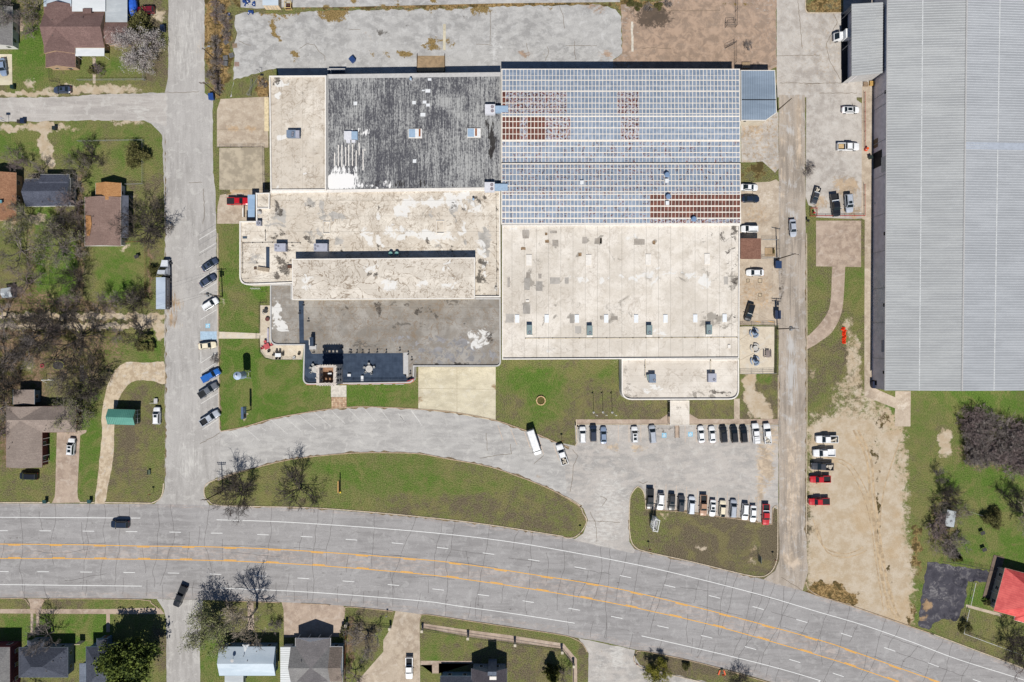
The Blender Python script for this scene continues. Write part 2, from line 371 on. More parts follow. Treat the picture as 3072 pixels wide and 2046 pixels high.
# ================================================================== GROUND
M_GROUND = ground_mat()
def build_ground():
    xs = np.concatenate([[-30000, -9000, -2500, -900, -300], np.arange(-60, 3133, 6.0), [3400, 4000, 5600, 12000, 33000]])
    ys = np.concatenate([[-30000, -9000, -2500, -900, -300], np.arange(-60, 2107, 6.0), [2350, 3000, 4600, 11000, 32000]])
    X, Y = np.meshgrid(xs, ys); nx, ny = len(xs), len(ys)
    co = np.stack([((X-1536)*S).ravel(), ((1023-Y)*S).ravel(), np.zeros(X.size)], 1)
    i, j = np.meshgrid(np.arange(nx-1), np.arange(ny-1)); a = (j*nx+i).ravel()
    q = np.stack([a, a+nx, a+nx+1, a+1], 1)
    me = bpy.data.meshes.new("ground"); me.vertices.add(len(co)); me.vertices.foreach_set("co", co.ravel())
    me.loops.add(q.size); me.loops.foreach_set("vertex_index", q.ravel().astype(np.int32))
    me.polygons.add(len(q)); me.polygons.foreach_set("loop_start", np.arange(0, q.size, 4, dtype=np.int32)); me.polygons.foreach_set("loop_total", np.full(len(q), 4, np.int32))
    me.update(calc_edges=True); me.validate()
    me.materials.append(M_GROUND)
    P = np.stack([X.ravel(), Y.ravel()], 1)
    L = [  # lushness
     (1200, 1900, 2000, 130, 'R', .5), (3000, 1500, 330, 400, 'R', .6), (2200, 1630, 230, 120, 'R', .08),
     (800, 1150, 160, 170, 'R', .88), (720, 1060, 60, 50, 'R', .95), (700, 1230, 60, 60, 'R', .85), (860, 1110, 90, 20, 'R', .85), (1125, 1190, 150, 45, 'R', .82), (1150, 1160, 60, 12, 'R', .95),
     (712, 830, 62, 160, 'R', .75), (700, 950, 50, 30, 'R', .8), (770, 860, 40, 30, 'R', .95), (720, 900, 30, 40, 'R', .4),
     (1100, 1440, 420, 75, 'R', .66), (1430, 1450, 60, 24, 'R', .85), (1050, 1420, 90, 24, 'R', .82), (1250, 1520, 500, 40, 'R', .3), (1650, 1530, 120, 70, 'R', .28), (1450, 1420, 120, 40, 'R', .42), (1000, 1500, 150, 40, 'R', .55), (880, 1470, 120, 60, 'R', .42), (680, 1450, 70, 60, 'R', .3), (1300, 1450, 180, 30, 'R', .7),
     (1640, 1180, 150, 100, 'R', .72), (1600, 1110, 60, 30, 'R', .85), (1620, 1200, 60, 60, 'R', .85), (1790, 1190, 90, 110, 'R', .25), (1540, 1220, 40, 40, 'R', .3), (1800, 1110, 60, 30, 'R', .55), (1690, 1300, 60, 50, 'R', .3), (1930, 1230, 100, 30, 'R', .22), (2130, 1230, 70, 30, 'R', .2), (1690, 1090, 180, 14, 'R', .35),
     (2285, 1180, 50, 80, 'R', .25), (2270, 1135, 40, 14, 'R', .85), (2270, 640, 60, 60, 'R', .3), (2245, 530, 40, 30, 'R', .35),
     (2440, 830, 25, 170, 'R', .42), (2560, 850, 45, 70, 'R', .62), (2540, 970, 40, 60, 'R', .4), (2450, 1110, 45, 80, 'R', .22), (2500, 1080, 60, 50, 'R', .3),
     (2900, 1205, 190, 45, 'R', .85), (2780, 1320, 60, 150, 'R', .5), (2770, 1500, 50, 120, 'R', .45), (2960, 1440, 130, 60, 'R', .8), (2960, 1620, 110, 75, 'R', .78), (3050, 1640, 40, 40, 'R', 1.0), (2935, 1795, 36, 40, 'R', .95), (2965, 1865, 80, 45, 'R', .4), (2850, 1880, 60, 35, 'R', .4), (2960, 1950, 120, 50, 'R', .35), (2665, 1240, 30, 30, 'R', .8), (2640, 1185, 40, 14, 'R', .75),
     (90, 150, 60, 110, 'R', .85), (290, 215, 130, 40, 'R', .55), (460, 190, 40, 60, 'R', .2), (460, 40, 50, 50, 'R', .2), (330, 195, 40, 25, 'R', .85),
     (50, 430, 70, 50, 'R', .82), (240, 420, 70, 60, 'R', .72), (390, 460, 50, 90, 'R', .74), (455, 430, 40, 90, 'R', .6), (300, 560, 40, 40, 'R', .7), (420, 620, 60, 80, 'R', .3),
     (130, 640, 50, 30, 'R', .7), (130, 700, 40, 60, 'R', 1.0), (150, 830, 80, 80, 'R', 1.0), (200, 770, 40, 40, 'R', 1.0), (120, 890, 40, 50, 'R', .9), (60, 700, 50, 60, 'R', .6), (30, 800, 50, 100, 'R', .35),
     (300, 780, 60, 50, 'R', .62), (360, 780, 60, 70, 'R', .8), (330, 860, 60, 50, 'R', .95), (270, 850, 20, 90, 'R', .4), (465, 790, 18, 120, 'R', .35), (350, 930, 80, 30, 'R', .4),
     (360, 1040, 60, 45, 'R', .75), (440, 1040, 50, 45, 'R', .75), (460, 1090, 40, 20, 'R', .95), (160, 1130, 60, 40, 'R', .3), (270, 1230, 30, 70, 'R', .65), (265, 1360, 34, 120, 'R', .88), (155, 1345, 14, 45, 'R', .85),
     (420, 1340, 70, 110, 'R', .18), (440, 1200, 50, 50, 'R', .35), (370, 1480, 50, 60, 'R', .35), (460, 1400, 30, 80, 'R', .45), (80, 1450, 90, 50, 'R', .42),
     (200, 1815, 260, 14, 'R', .35), (170, 1900, 130, 60, 'R', .85), (40, 1880, 50, 40, 'R', .85), (290, 1900, 40, 100, 'R', .88), (400, 1870, 60, 30, 'R', .5), (480, 1950, 20, 90, 'R', .25),
     (640, 1960, 40, 60, 'R', .85), (720, 1850, 60, 50, 'R', .35), (810, 1860, 36, 60, 'R', .55), (930, 1818, 30, 12, 'R', .4), (1110, 1840, 60, 12, 'R', .25), (1090, 1920, 40, 50, 'R', .1), (790, 2030, 50, 30, 'R', .85),
     (1400, 1890, 140, 50, 'R', .5), (1290, 1960, 30, 30, 'R', .75), (1450, 1960, 80, 50, 'R', .3), (1600, 1980, 90, 80, 'R', .25), (1400, 1870, 200, 20, 'R', .42), (1750, 1960, 20, 90, 'R', .2), (2050, 1990, 160, 40, 'R', .16), (830, 2030, 400, 20, 'R', .6),
     # bare sand and dirt
     (2600, 1500, 120, 240, 'G', .95), (2560, 1300, 130, 40, 'G', .85), (2530, 1480, 105, 230, 'G', .95), (2640, 1750, 100, 120, 'G', .95), (2690, 1850, 50, 30, 'G', .9), (2540, 1700, 120, 90, 'G', .95), (2630, 1300, 60, 80, 'G', .7), (2700, 1390, 20, 60, 'G', .6), (2450, 1700, 30, 30, 'G', .8),
     (2560, 1120, 26, 130, 'G', .6), (2540, 1180, 50, 40, 'G', .5), (2600, 1220, 40, 40, 'G', .55), (2835, 1330, 22, 45, 'G', .75), (2545, 980, 14, 30, 'G', .55), (2440, 1120, 14, 30, 'G', .4), (2440, 1250, 20, 20, 'G', .45),
     (2248, 1160, 20, 50, 'G', .85), (2268, 1215, 26, 40, 'G', .85), (2295, 1235, 24, 26, 'G', .8), (2400, 1700, 30, 80, 'G', .5),
     (1990, 1545, 14, 12, 'G', .6), (2100, 1642, 22, 10, 'G', .5), (2256, 1680, 20, 14, 'G', .45), (2260, 1640, 16, 22, 'G', .38), (735, 1247, 8, 12, 'G', .75),
     (130, 418, 16, 60, 'G', .8), (140, 380, 60, 14, 'G', .75), (30, 385, 50, 12, 'G', .7), (200, 385, 60, 8, 'G', .5), (70, 282, 110, 8, 'G', .75), (280, 268, 150, 16, 'G', .7), (380, 366, 70, 10, 'G', .55), (150, 470, 14, 40, 'G', .7),
     (90, 250, 18, 16, 'G', .6), (470, 45, 30, 20, 'G', .6), (470, 155, 20, 14, 'G', .5), (65, 75, 10, 20, 'G', .8), (30, 640, 50, 50, 'G', .5), (115, 655, 28, 16, 'G', .75), (40, 690, 20, 12, 'G', .5), (380, 740, 10, 10, 'G', .6),
     (230, 948, 290, 9, 'G', 1.0), (230, 978, 300, 9, 'G', 1.0), (440, 962, 40, 14, 'G', .8), (480, 990, 20, 30, 'G', .7), (455, 610, 8, 90, 'G', .3), (380, 590, 40, 10, 'G', .45), (85, 1100, 16, 12, 'G', .45), (100, 1020, 20, 6, 'G', .4), (130, 1000, 60, 10, 'G', .4),
     (494, 500, 4, 200, 'G', .35), (497, 1300, 4, 160, 'G', .35), (365, 225, 50, 5, 'G', .3), (370, 745, 6, 14, 'G', .7), (670, 570, 20, 10, 'G', .2), (1500, 1083, 10, 8, 'G', .5), (1855, 1090, 30, 8, 'G', .45), (665, 905, 12, 30, 'G', .4),
     # leaf litter
     (150, 1010, 250, 110, 'B', .62), (60, 1150, 90, 130, 'B', .62), (20, 1300, 30, 120, 'B', .6), (250, 1080, 80, 60, 'B', .5), (240, 700, 14, 240, 'B', .6), (90, 800, 18, 160, 'B', .5), (60, 920, 110, 60, 'B', .6), (240, 930, 90, 30, 'B', .6), (450, 830, 7, 90, 'B', .7), (1050, 1930, 12, 100, 'B', .7), (30, 1030, 80, 60, 'B', .65), (300, 620, 14, 60, 'B', .4), (750, 1900, 60, 40, 'B', .3), (1200, 1990, 30, 40, 'B', .3), (2830, 1560, 50, 90, 'B', .55), (2960, 1360, 110, 60, 'B', .5), (60, 40, 70, 60, 'B', .45),
     (230, 948, 290, 9, 'B', 0), (230, 978, 300, 9, 'B', 0), (85, 1100, 18, 14, 'B', 0), (30, 640, 50, 40, 'B', 0),
     # dry weeds
     (655, 130, 40, 140, 'A', .8), (640, 60, 30, 110, 'A', .75), (650, 260, 26, 40, 'A', .6), (1260, 6, 560, 20, 'A', .85), (790, 260, 24, 30, 'A', .9), (900, 1060, 5, 5, 'A', .1), (2480, 20, 70, 30, 'A', .6), (2260, 520, 60, 40, 'A', .45), (2478, 1775, 60, 30, 'A', .85), (2540, 1795, 40, 22, 'A', .8), (2655, 1255, 26, 36, 'A', .42), (2750, 1650, 20, 90, 'A', .55), (2340, 215, 12, 60, 'A', .7), (2330, 440, 8, 80, 'A', .5), (2616, 1330, 9, 110, 'A', .4), (2634, 1480, 8, 200, 'A', .42), (2668, 1740, 9, 90, 'A', .4), (1900, 15, 60, 18, 'A', .7), (2735, 1850, 14, 60, 'A', .5), (660, 880, 10, 20, 'A', .3), (1520, 1420, 8, 6, 'A', .4), (2340, 690, 8, 200, 'A', .3),
    ]
    set_attr(me, eval_paint(P, L, (.4, 0, 0, 0)))
    o = place("ground", me); o["kind"] = 'structure'
build_ground()

# ================================================================== ROADS AND PAVED GROUND
M_HWY = pave_mat("highway_asphalt", (172, 169, 168), (158, 155, 154), (.25, 1.6), math.radians(-8), .9, brown=(158, 148, 142), pale=(190, 188, 186))
M_STREET = pave_mat("street_asphalt", (192, 188, 184), (174, 170, 166), (1.5, .2), 0, .6)
M_STREETW = pave_mat("side_street_asphalt", (200, 194, 188), (182, 176, 171), (.2, 1.5), 0, .6)
M_DRIVE = pave_mat("driveway_asphalt", (198, 195, 191), (179, 176, 173), (.35, 1.3), math.radians(6), .7)
M_LOT = pave_mat("parking_lot_asphalt", (200, 193, 186), (176, 172, 168), (.5, 1.2), 0, .7, brown=(176, 158, 136))
M_ALLEY = pave_mat("alley_asphalt", (190, 177, 163), (160, 149, 137), (1.6, .15), 0, .8, brown=(178, 162, 144), pale=(202, 200, 198))
M_OLDCON = pave_mat("old_concrete", (199, 197, 194), (171, 169, 167), (.7, 1.0), 0, .6, brown=(152, 128, 108), pale=(216, 215, 213))
M_EASTCON = pave_mat("east_yard_concrete", (206, 199, 191), (182, 174, 166), (.8, .8), 0, .6, brown=(160, 140, 116), pale=(216, 212, 206))
M_TANCON = pave_mat("tan_concrete", (206, 190, 170), (180, 163, 144), (1, 1), 0, .6, brown=(170, 146, 118), pale=(222, 210, 194))
M_CREAMCON = pave_mat("cream_concrete", (226, 216, 190), (204, 194, 170), (.5, 1), 0, .6, pale=(228, 222, 206))
M_PATIO = pave_mat("patio_concrete", (228, 215, 194), (210, 196, 176), (1, 1), 0, .6)
M_WALK = pave_mat("sidewalk_concrete", (198, 178, 160), (172, 152, 136), (1, 1), 0, .6, pale=(214, 200, 186))
M_GRAVEL = pave_mat("gravel", (220, 202, 176), (192, 172, 146), (1.5, 1.5), 0, .8, brown=(170, 146, 116))
M_BLACKTOP = pave_mat("fresh_blacktop", (84, 82, 90), (56, 55, 64), (1, 1), 0, .6, pale=(150, 146, 146))
M_KERB = plain("kerb_concrete", (202, 186, 164), .9, .2, var=.16, sc=1.2)
M_KERBRED = plain("kerb_tan", (186, 164, 140), .9, .2, var=.16, sc=1.2)
M_WHITE = plain("road_paint_white", (238, 238, 236), .7, .3, var=.06, sc=3)
M_WORN = plain("road_paint_worn", (222, 220, 216), .8, .3, var=.08, sc=3)
M_YELLOW = plain("road_paint_yellow", (240, 176, 58), .7, .3, var=.08, sc=3)
M_FADEY = plain("road_paint_faded_orange", (218, 190, 166), .8, .3, var=.06, sc=3)
M_CRACK = plain("crack_shadow", (104, 100, 98), .95, .1, var=.2, sc=2)  # dark grey fill of the highway cracks

hw_top = PX([-300,1509, 0,1510, 450,1512, 620,1515, 800,1519, 965,1527, 1260,1552, 1458,1575, 1690,1611, 1760,1622, 1900,1646, 1939,1657, 2075,1687, 2231,1725, 2290,1738, 2410,1773, 2460,1791, 2531,1812, 2727,1880, 2800,1905, 2909,1946, 3072,2008, 3400,2140])
hw_bot = PX([-300,1791, 0,1793, 431,1796, 617,1800, 832,1806, 899,1809, 1041,1818, 1190,1833, 1266,1843, 1432,1864, 1664,1899, 1717,1911, 1800,1924, 1909,1949, 2032,1971, 2132,1995, 2314,2046, 2700,2170, 3400,2420])
hwt = smooth_line(WL(hw_top)); hwb = smooth_line(WL(hw_bot))
def ycut(line, x):
    for a, b in zip(line, line[1:]):
        if a[0] <= x <= b[0]: return a[1]+(b[1]-a[1])*(x-a[0])/(b[0]-a[0])
hx = np.arange(-160, 160.1, 1.5); hf = np.linspace(0, 1, 61); hv, ha = [], []
for x in hx:                                      # the carriageway as a fine strip grid: wheel paths and oil lines are stored per lane
    a, b = ycut(hwt, x), ycut(hwb, x)
    for f in hf:
        hv.append((x, a+(b-a)*f, .016)); ln = ((f-.13)/.155) % 1 if .13 < f < .905 else .5; turn = .44 < f < .595
        ha.append((.34*math.exp(-((ln-.5)/.13)**2) if not turn and .13 < f < .905 else .0, 0, .30*(math.exp(-((ln-.24)/.1)**2)+math.exp(-((ln-.76)/.1)**2)) if not turn else 0, .5 if turn else (.42 if f > .92 or f < .05 else .1)))
nf = len(hf); me = bpy.data.meshes.new("highway"); me.from_pydata(hv, [], [(i*nf+j, i*nf+j+1, (i+1)*nf+j+1, (i+1)*nf+j) for i in range(len(hx)-1) for j in range(nf-1)]); me.materials.append(M_HWY); set_attr(me, ha); place("highway", me)["kind"] = 'structure'
st_poly = WL(TL('a0', 1525,-60, 1850,-60, 1850,840, 1925,900, 1925,1568) + TL('a1', 1930,60, 1945,180, 1955,500, 1965,1000, 1975,1568) + [(658,1166), (660,1290), (672,1300), (690,1330), (660,1428), (640,1440), (612,1465), (612,1490), (632,1520), (455,1520)] + TL('a2', 1400,1540, 1465,1480, 1490,1400, 1495,1000, 1490,430, 1490,0) + TL('a1', 1495,1000, 1490,500, 1480,0) + TL('a0', 1465,1220, 1370,1120, 1290,1085, 1290,840, 1490,840, 1520,700))
sheet("street", rough(st_poly, .12, 1.0, seed=3), .008, M_STREET, [(520,930,26,60,'A',.55), (575,470,4,60,'R',.25), (600,150,30,90,'A',.3), (560,130,60,140,'B',.4), (600,1010,30,40,'R',.15), (570,1380,50,60,'B',.45), (400,335,26,18,'B',.5), (500,283,110,6,'R',.2)], 3.0)
sheet("side_street", rough(WL([(-200,293), (0,293), (200,291), (330,281), (500,281), (500,380), (440,362), (250,361), (100,365), (-200,364)]), .15, 1.0, seed=5), .012, M_STREETW, [(250,292,200,6,'R',.25), (120,365,120,5,'R',.3), (420,336,30,20,'B',.6)], 3.0)
drive_top = TL('b2', 190,890, 400,850, 640,780, 900,730, 1200,685, 1500,668, 1990,690)+TL('c2', 500,720, 860,790, 1100,870, 1250,920, 1400,985, 1530,1035)
drive_bot = TL('b2', 160,1330, 300,1270, 500,1212, 750,1150, 1000,1112, 1400,1078, 1700,1075, 1990,1085)+TL('c2', 400,1125, 800,1200, 1100,1300, 1350,1400, 1500,1480, 1640,1568)
dt = smooth_line(WL(drive_top), 2); db = smooth_line(WL(drive_bot), 2)
isl_r = smooth_line(WL(TL('c2', 1500,1480, 1620,1555)+TL('c3', 1650,40, 1682,90, 1676,140, 1640,200, 1590,248, 1530,262, 1480,255)), 1)
sheet("driveway", rough(dt+WL([(1730,1340)])+db[::-1], .08, 1.2, seed=6), .020, M_DRIVE, [(1640,1420,50,10,'A',.5), (1560,1385,60,8,'A',.35), (700,1340,40,30,'R',.1), (1730,1480,12,60,'R',.15)], 3.0)
lot = TL('d2', -230,790, -230,828, 1612,828, 1612,1568)+[(2335,1530), (2318,1520), (2314,1572), (2220,1558), (2048,1535), (1940,1529), (1937,1500), (1930,1472), (1913,1459), (1897,1474), (1889,1492), (1887,1580), (1888,1625), (1905,1650), (1900,1660), (1720,1620), (1750,1600), (1764,1560), (1750,1525), (1700,1480), (1690,1330), (1728,1338)]
sheet("parking_lot", WL(lot), .024, M_LOT, [(1850,1318,10,8,'R',.3), (1900,1322,14,8,'R',.3), (2140,1320,12,8,'R',.32), (2200,1322,16,8,'R',.3), (2010,1460,10,14,'R',.28), (2075,1470,12,14,'R',.3), (2160,1485,12,14,'R',.3), (2240,1500,12,14,'R',.28), (2000,1370,90,8,'R',.2), (2140,1390,80,6,'R',.2), (2300,1390,25,60,'A',.9), (2310,1330,30,40,'A',.6), (2280,1470,20,50,'A',.7), (1910,1350,20,14,'A',.75), (1840,1345,18,10,'A',.7), (1995,1283,30,10,'R',.55), (2060,1283,24,8,'R',.4), (2320,1300,30,30,'A',.6), (1830,1500,60,90,'B',.5), (1800,1600,60,40,'B',.5), (2100,1340,150,20,'B',.3), (1930,1425,20,20,'R',.12), (2030,1540,110,14,'A',.5), (2200,1550,110,14,'A',.5)], 2.5)
sheet("alley", rough(WL([(2337,285), (2350,285), (2415,285), (2417,700), (2418,1300), (2416,1560), (2420,1640), (2424,1715), (2408,1772), (2330,1752), (2290,1738), (2325,1712), (2338,1680), (2335,1300), (2336,800)]), .1, 1.5, seed=8), .028, M_ALLEY, [(2376,500,5,230,'B',.75), (2372,1150,5,200,'B',.75), (2398,900,12,400,'B',.3), (2352,500,10,230,'A',.6), (2395,400,10,120,'A',.7), (2345,860,6,50,'R',.5), (2402,930,5,24,'R',.4), (2394,1225,20,20,'R',.2), (2370,1680,24,30,'A',.9), (2375,1450,30,200,'A',.6), (2400,1600,20,80,'B',.4)], 2.5)
sheet("yard_slab", rough(WL(PX([706,46, 735,36, 800,40, 850,44, 950,32, 1240,28, 1500,20, 1800,14, 1846,28, 1864,50, 1866,160, 1840,178, 1835,240, 834,240, 832,204, 700,240, 690,292, 696,290, 700,240, 703,130, 712,100, 704,80])), .25, 1.0, seed=9), .032, M_OLDCON,
      [(1000,42,45,22,'G',.9), (955,30,20,6,'G',.8), (832,130,5,80,'G',.65), (822,80,10,30,'G',.75), (880,45,40,12,'G',.55), (888,166,17,18,'G',.85), (812,25,40,20,'G',.8), (1105,160,12,10,'G',.8), (1160,160,8,6,'G',.8), (1215,160,24,9,'G',.85), (1300,130,20,16,'G',.75), (1352,128,16,9,'G',.75), (1265,152,12,10,'G',.8), (1315,145,8,5,'G',.8), (1145,95,20,10,'R',.75), (1215,85,24,14,'R',.4), (1245,80,16,8,'R',.45), (1400,62,16,6,'R',.85), (1420,58,20,14,'R',.3), (1395,106,8,5,'G',.5), (1440,30,30,18,'G',.7), (1475,175,5,16,'G',.85), (1560,172,40,10,'A',1), (1512,150,5,20,'G',.7), (1640,160,5,20,'G',.7), (1725,155,5,30,'G',.75), (1490,130,12,80,'B',.6), (1510,60,16,60,'R',.12), (1640,25,20,10,'G',.5), (1250,100,60,16,'R',.12), (1060,80,40,14,'R',.12), (1100,110,60,12,'A',.35), (720,80,20,60,'B',.4), (725,135,26,6,'G',.4), (1200,25,300,7,'G',.7), (1790,20,40,12,'A',.6), (1820,170,20,14,'A',.8)], 2.0)
sheet("dirt_yard", rough(WL(PX([1862,14, 2328,-30, 2330,200, 2300,215, 1836,240, 1838,182, 1867,160])), .2, 1.5, seed=12), .026, M_OLDCON,
      [(2085,110,180,100,'A',1.0), (2230,120,100,100,'A',.85), (1950,40,80,45,'R',.5), (1960,50,40,25,'R',.9), (2190,55,50,40,'B',.45), (2290,30,35,40,'B',.5), (2060,135,50,8,'B',.55), (2210,40,40,20,'B',.6), (2280,40,30,20,'B',.65), (2180,65,60,8,'B',.6), (2250,170,40,6,'B',.5), (2120,150,50,5,'B',.6), (2310,120,10,60,'B',.4), (1880,110,14,60,'R',.3), (2000,150,60,6,'R',.3), (2060,170,120,6,'B',.5), (2240,80,60,10,'B',.5), (1890,170,30,40,'R',.25), (1970,140,100,12,'R',.2), (2240,155,50,20,'R',.35), (2260,195,60,14,'R',.5), (1950,15,60,16,'G',.6), (2220,10,80,8,'G',.4)], 2.0, base=(0, 0, 0, .7))
sheet("lumber_yard_slab", WL(PX([720,-60, 1860,-60, 1860,6, 1500,10, 980,22, 860,22, 770,26, 722,22])), .014, M_OLDCON, [(984,8,5,20,'G',.9), (1072,5,8,20,'G',.9), (1158,6,5,20,'G',.9), (1195,6,5,20,'G',.8), (1245,6,5,20,'G',.9), (1295,6,6,20,'G',.9)], 2.0)
sheet("concrete_yard", WL(PX([2330,-60, 2416,-60, 2416,30, 2422,38, 2530,38, 2530,-60, 2660,-60, 2625,255, 2622,292, 2330,292])), .018, M_EASTCON, [(2400,120,8,160,'R',.12), (2350,200,30,40,'B',.4), (2480,150,50,100,'A',.3), (2360,170,16,12,'R',.1)], 3.0, base=(0, 0, 0, .25))
sheet("upper_parking_lot", WL(PX([2419,282, 2569,280, 2570,300, 2585,310, 2585,655, 2560,657, 2448,652, 2440,622, 2425,615, 2417,590])), .021, M_EASTCON, [(2548,560,16,24,'A',1.0), (2556,600,14,24,'R',.3), (2475,610,10,20,'A',.9), (2560,640,22,16,'A',.8), (2418,510,10,26,'R',.45), (2480,450,40,120,'A',.2), (2430,640,14,20,'A',.9), (2520,555,20,20,'A',.7), (2580,480,6,20,'R',.3)], 2.5, base=(0, 0, 0, .2))
sheet("warehouse_walk", WL(PX([2586,258, 2630,240, 2618,640, 2616,1160, 2640,1172, 2686,1192, 2686,1225, 2593,1189, 2593,990, 2594,660, 2584,655])), .023, M_TANCON, [(2604,1000,5,60,'A',.5), (2600,450,8,100,'B',.2)], 3.0)
sheet("loading_pad", WL(PX([2448,662, 2583,662, 2583,801, 2448,799])), .025, M_WALK, [(2500,720,10,40,'R',.25)], 2.5)
curl = smooth_line(WL(TL('e1', 255,905, 250,1000, 245,1150, 225,1290, 160,1400, 90,1480, 30,1535)), 1)+smooth_line(WL(TL('e2', 25,145, 90,110, 150,70)+TL('e1', 240,1510, 310,1400, 345,1290, 360,1150, 372,905)), 1)
sheet("curved_walk", curl, .029, M_WALK, [], 2.5)
sheet("entry_pad", WL(TL('e2', 825,522, 965,522, 962,842, 820,842)), .027, M_TANCON, [(2715,1210,20,10,'B',.8)], 2.0)
sheet("concrete_apron", WL(PX([1255,1101, 1487,1101, 1487,1263, 1366,1241, 1255,1228])), .036, M_CREAMCON, [(1360,1150,24,14,'R',.13), (1390,1130,14,16,'R',.13), (1481,1158,3,14,'A',1), (1257,1200,3,12,'A',.9), (1330,1210,80,6,'R',.1)], 2.0)
sheet("entry_walk", WL(TL('b2', 1185,470, 1325,470, 1325,575, 1185,575)), .040, plain("entry_concrete", (206, 200, 190), .9, .2))
sheet("patio", WL(TL('b1', 545,1255, 640,1255, 640,1568)+TL('b2', 650,60, 700,100, 940,105, 925,237, 660,237, 590,217, 548,165, 540,0)), .038, M_PATIO, [], 2.0)
sheet("side_walk", WL(TL('b1', 165,1492, 540,1508, 540,1555, 165,1555)), .037, M_PATIO)
sheet("front_sidewalk", WL(PX([1729,1258, 1980,1258, 2008,1238, 2070,1242, 2095,1257, 2334,1257, 2334,1273, 1729,1273])), .034, M_WALK, [], 2.5)
sheet("side_path", WL(PX([2202,1196, 2219,1196, 2219,1257, 2202,1257])), .033, M_TANCON)
sheet("east_parking", WL(PX([2222,342, 2299,362, 2335,335, 2336,505, 2325,518, 2287,484, 2255,487, 2224,487])), .011, M_EASTCON, [(2285,425,25,16,'R',.3), (2290,480,20,12,'R',.35), (2240,440,20,30,'B',.4), (2260,390,20,20,'A',.6)], 2.0, base=(0, 0, .1, .4))
sheet("east_parking_bays", WL(PX([2222,550, 2310,545, 2328,538, 2337,545, 2337,975, 2219,975, 2219,700, 2222,690])), .013, M_TANCON, [(2270,640,50,40,'A',.4), (2300,600,30,40,'B',.5), (2270,880,60,60,'A',.5), (2300,690,30,20,'B',.4)], 2.0)
sheet("east_patio", WL(PX([2219,980, 2324,980, 2322,1120, 2219,1122])), .022, M_PATIO, [(2287,1005,10,22,'R',.3), (2250,1030,8,16,'R',.2), (2245,1100,20,14,'R',.18), (2265,1075,10,10,'R',.2)], 1.5)
sheet("west_bay_slab", WL(PX([662,297, 805,290, 805,443, 651,441, 651,330])), .015, M_TANCON, [(730,388,60,3,'A',.8), (770,470,30,8,'R',.1), (740,430,40,6,'B',.4)], 2.0)
sheet("west_storage_slab", WL(PX([658,444, 793,443, 795,568, 658,569])), .017, plain("grey_slab", (182, 170, 150), .95, .1, var=.18, sc=.35))
sheet("west_truck_slab", WL(PX([690,569, 806,569, 806,600, 768,662, 718,662, 718,671, 651,671, 653,620, 660,585, 690,580])), .019, M_TANCON, [(720,575,40,10,'A',.9), (690,580,14,6,'G',.6)], 2.0)
gd = PX([491,1084, 500,1150, 470,1146, 430,1140, 395,1146, 372,1170, 355,1200, 345,1250, 343,1300, 340,1370, 332,1420, 322,1470, 314,1512, 284,1512, 292,1450, 300,1370, 306,1300, 305,1250, 312,1200, 325,1150, 345,1110, 380,1086, 430,1088])
sheet("gravel_driveway", rough(smooth_line(WL(gd+gd[:1]), 2)[:-1], .12, .8, seed=15), .012, M_GRAVEL, [], 2.0)
sheet("house_driveway", WL(TL('a2', 515,895, 700,880, 785,872, 780,895, 725,925, 700,1430, 705,1490, 730,1530, 470,1535, 495,1480, 500,1430)), .010, M_WALK, [(205,1430,30,60,'R',.1)], 2.0)
sheet("house_carpad", WL(TL('a0', -60,490, 108,490, 112,770, -60,770)), .010, M_CREAMCON)
sheet("blacktop_lot", rough(WL(TL('e3', 1115,480, 1400,520, 1700,572, 1695,662, 1480,655, 1470,760, 1450,860, 1415,940, 1380,1015, 1240,1000, 1160,1045, 1130,1095, 1035,1060, 1060,800, 1100,580)), .3, .8, seed=17), .020, M_BLACKTOP, [(2780,1820,16,16,'A',1), (2850,1700,60,10,'B',.5), (2800,1760,20,20,'B',.5), (2830,1790,30,20,'B',.4), (2880,1705,50,14,'B',.45), (2770,1855,14,10,'A',.9), (2790,1700,10,40,'B',.3)], 1.2)
# south side sidewalks and drives
sheet("south_sidewalk", WL(PX([0,1827, 330,1827, 420,1824, 480,1824, 494,1842, 332,1842, 0,1840])), .012, M_WALK, [(100,1833,20,10,'A',.4)], 2.0)
for i, q in enumerate(([82,1795, 136,1795, 126,1812, 124,1828, 91,1828, 90,1812], [92,1840, 100,1840, 100,1906, 92,1906], [109,1840, 118,1840, 118,1906, 109,1906], [319,1842, 330,1842, 330,1896, 319,1896])):
    sheet("front_path", WL(PX(q)), .020, M_WALK)
sheet("south_street", rough(WL(PX([500,1798, 608,1800, 604,1850, 600,1950, 602,2100, 500,2100, 499,1860, 492,1830, 470,1796])), .08, 1.5, seed=19), .013, M_STREET, [(570,1830,14,40,'B',.5), (500,1820,10,30,'R',.1)], 2.0)
sheet("south_house_drive", WL(PX([845,1806, 1030,1816, 1036,1830, 1026,1910, 852,1912, 851,1830])), .012, M_WALK, [], 2.0)
sheet("south_driveway", WL(PX([1187,1832, 1262,1842, 1259,1870, 1261,2100, 1010,2100, 1075,2040, 1150,1955, 1150,1920, 1175,1880])), .012, M_TANCON, [(1194,2012,4,6,'R',.4)], 2.0)
sheet("south_side_road", rough(WL(PX([1735,1914, 1800,1928, 1905,1950, 1902,1965, 1920,1995, 1990,2015, 2120,2046, 2120,2100, 1765,2100, 1766,1960])), .15, 1.5, seed=21), .011, M_LOT, [(1850,1970,30,40,'B',.6), (1800,1950,20,20,'G',.4), (1800,2010,30,50,'B',.4)], 2.0)
sheet("south_walk", WL(TL('c3', 200,1036, 600,1095, 1000,1145, 1480,1220, 1600,1360, 1605,1700, 1562,1700, 1562,1400, 1465,1265, 900,1195, 600,1155, 190,1075)), .014, M_WALK, [], 2.0)
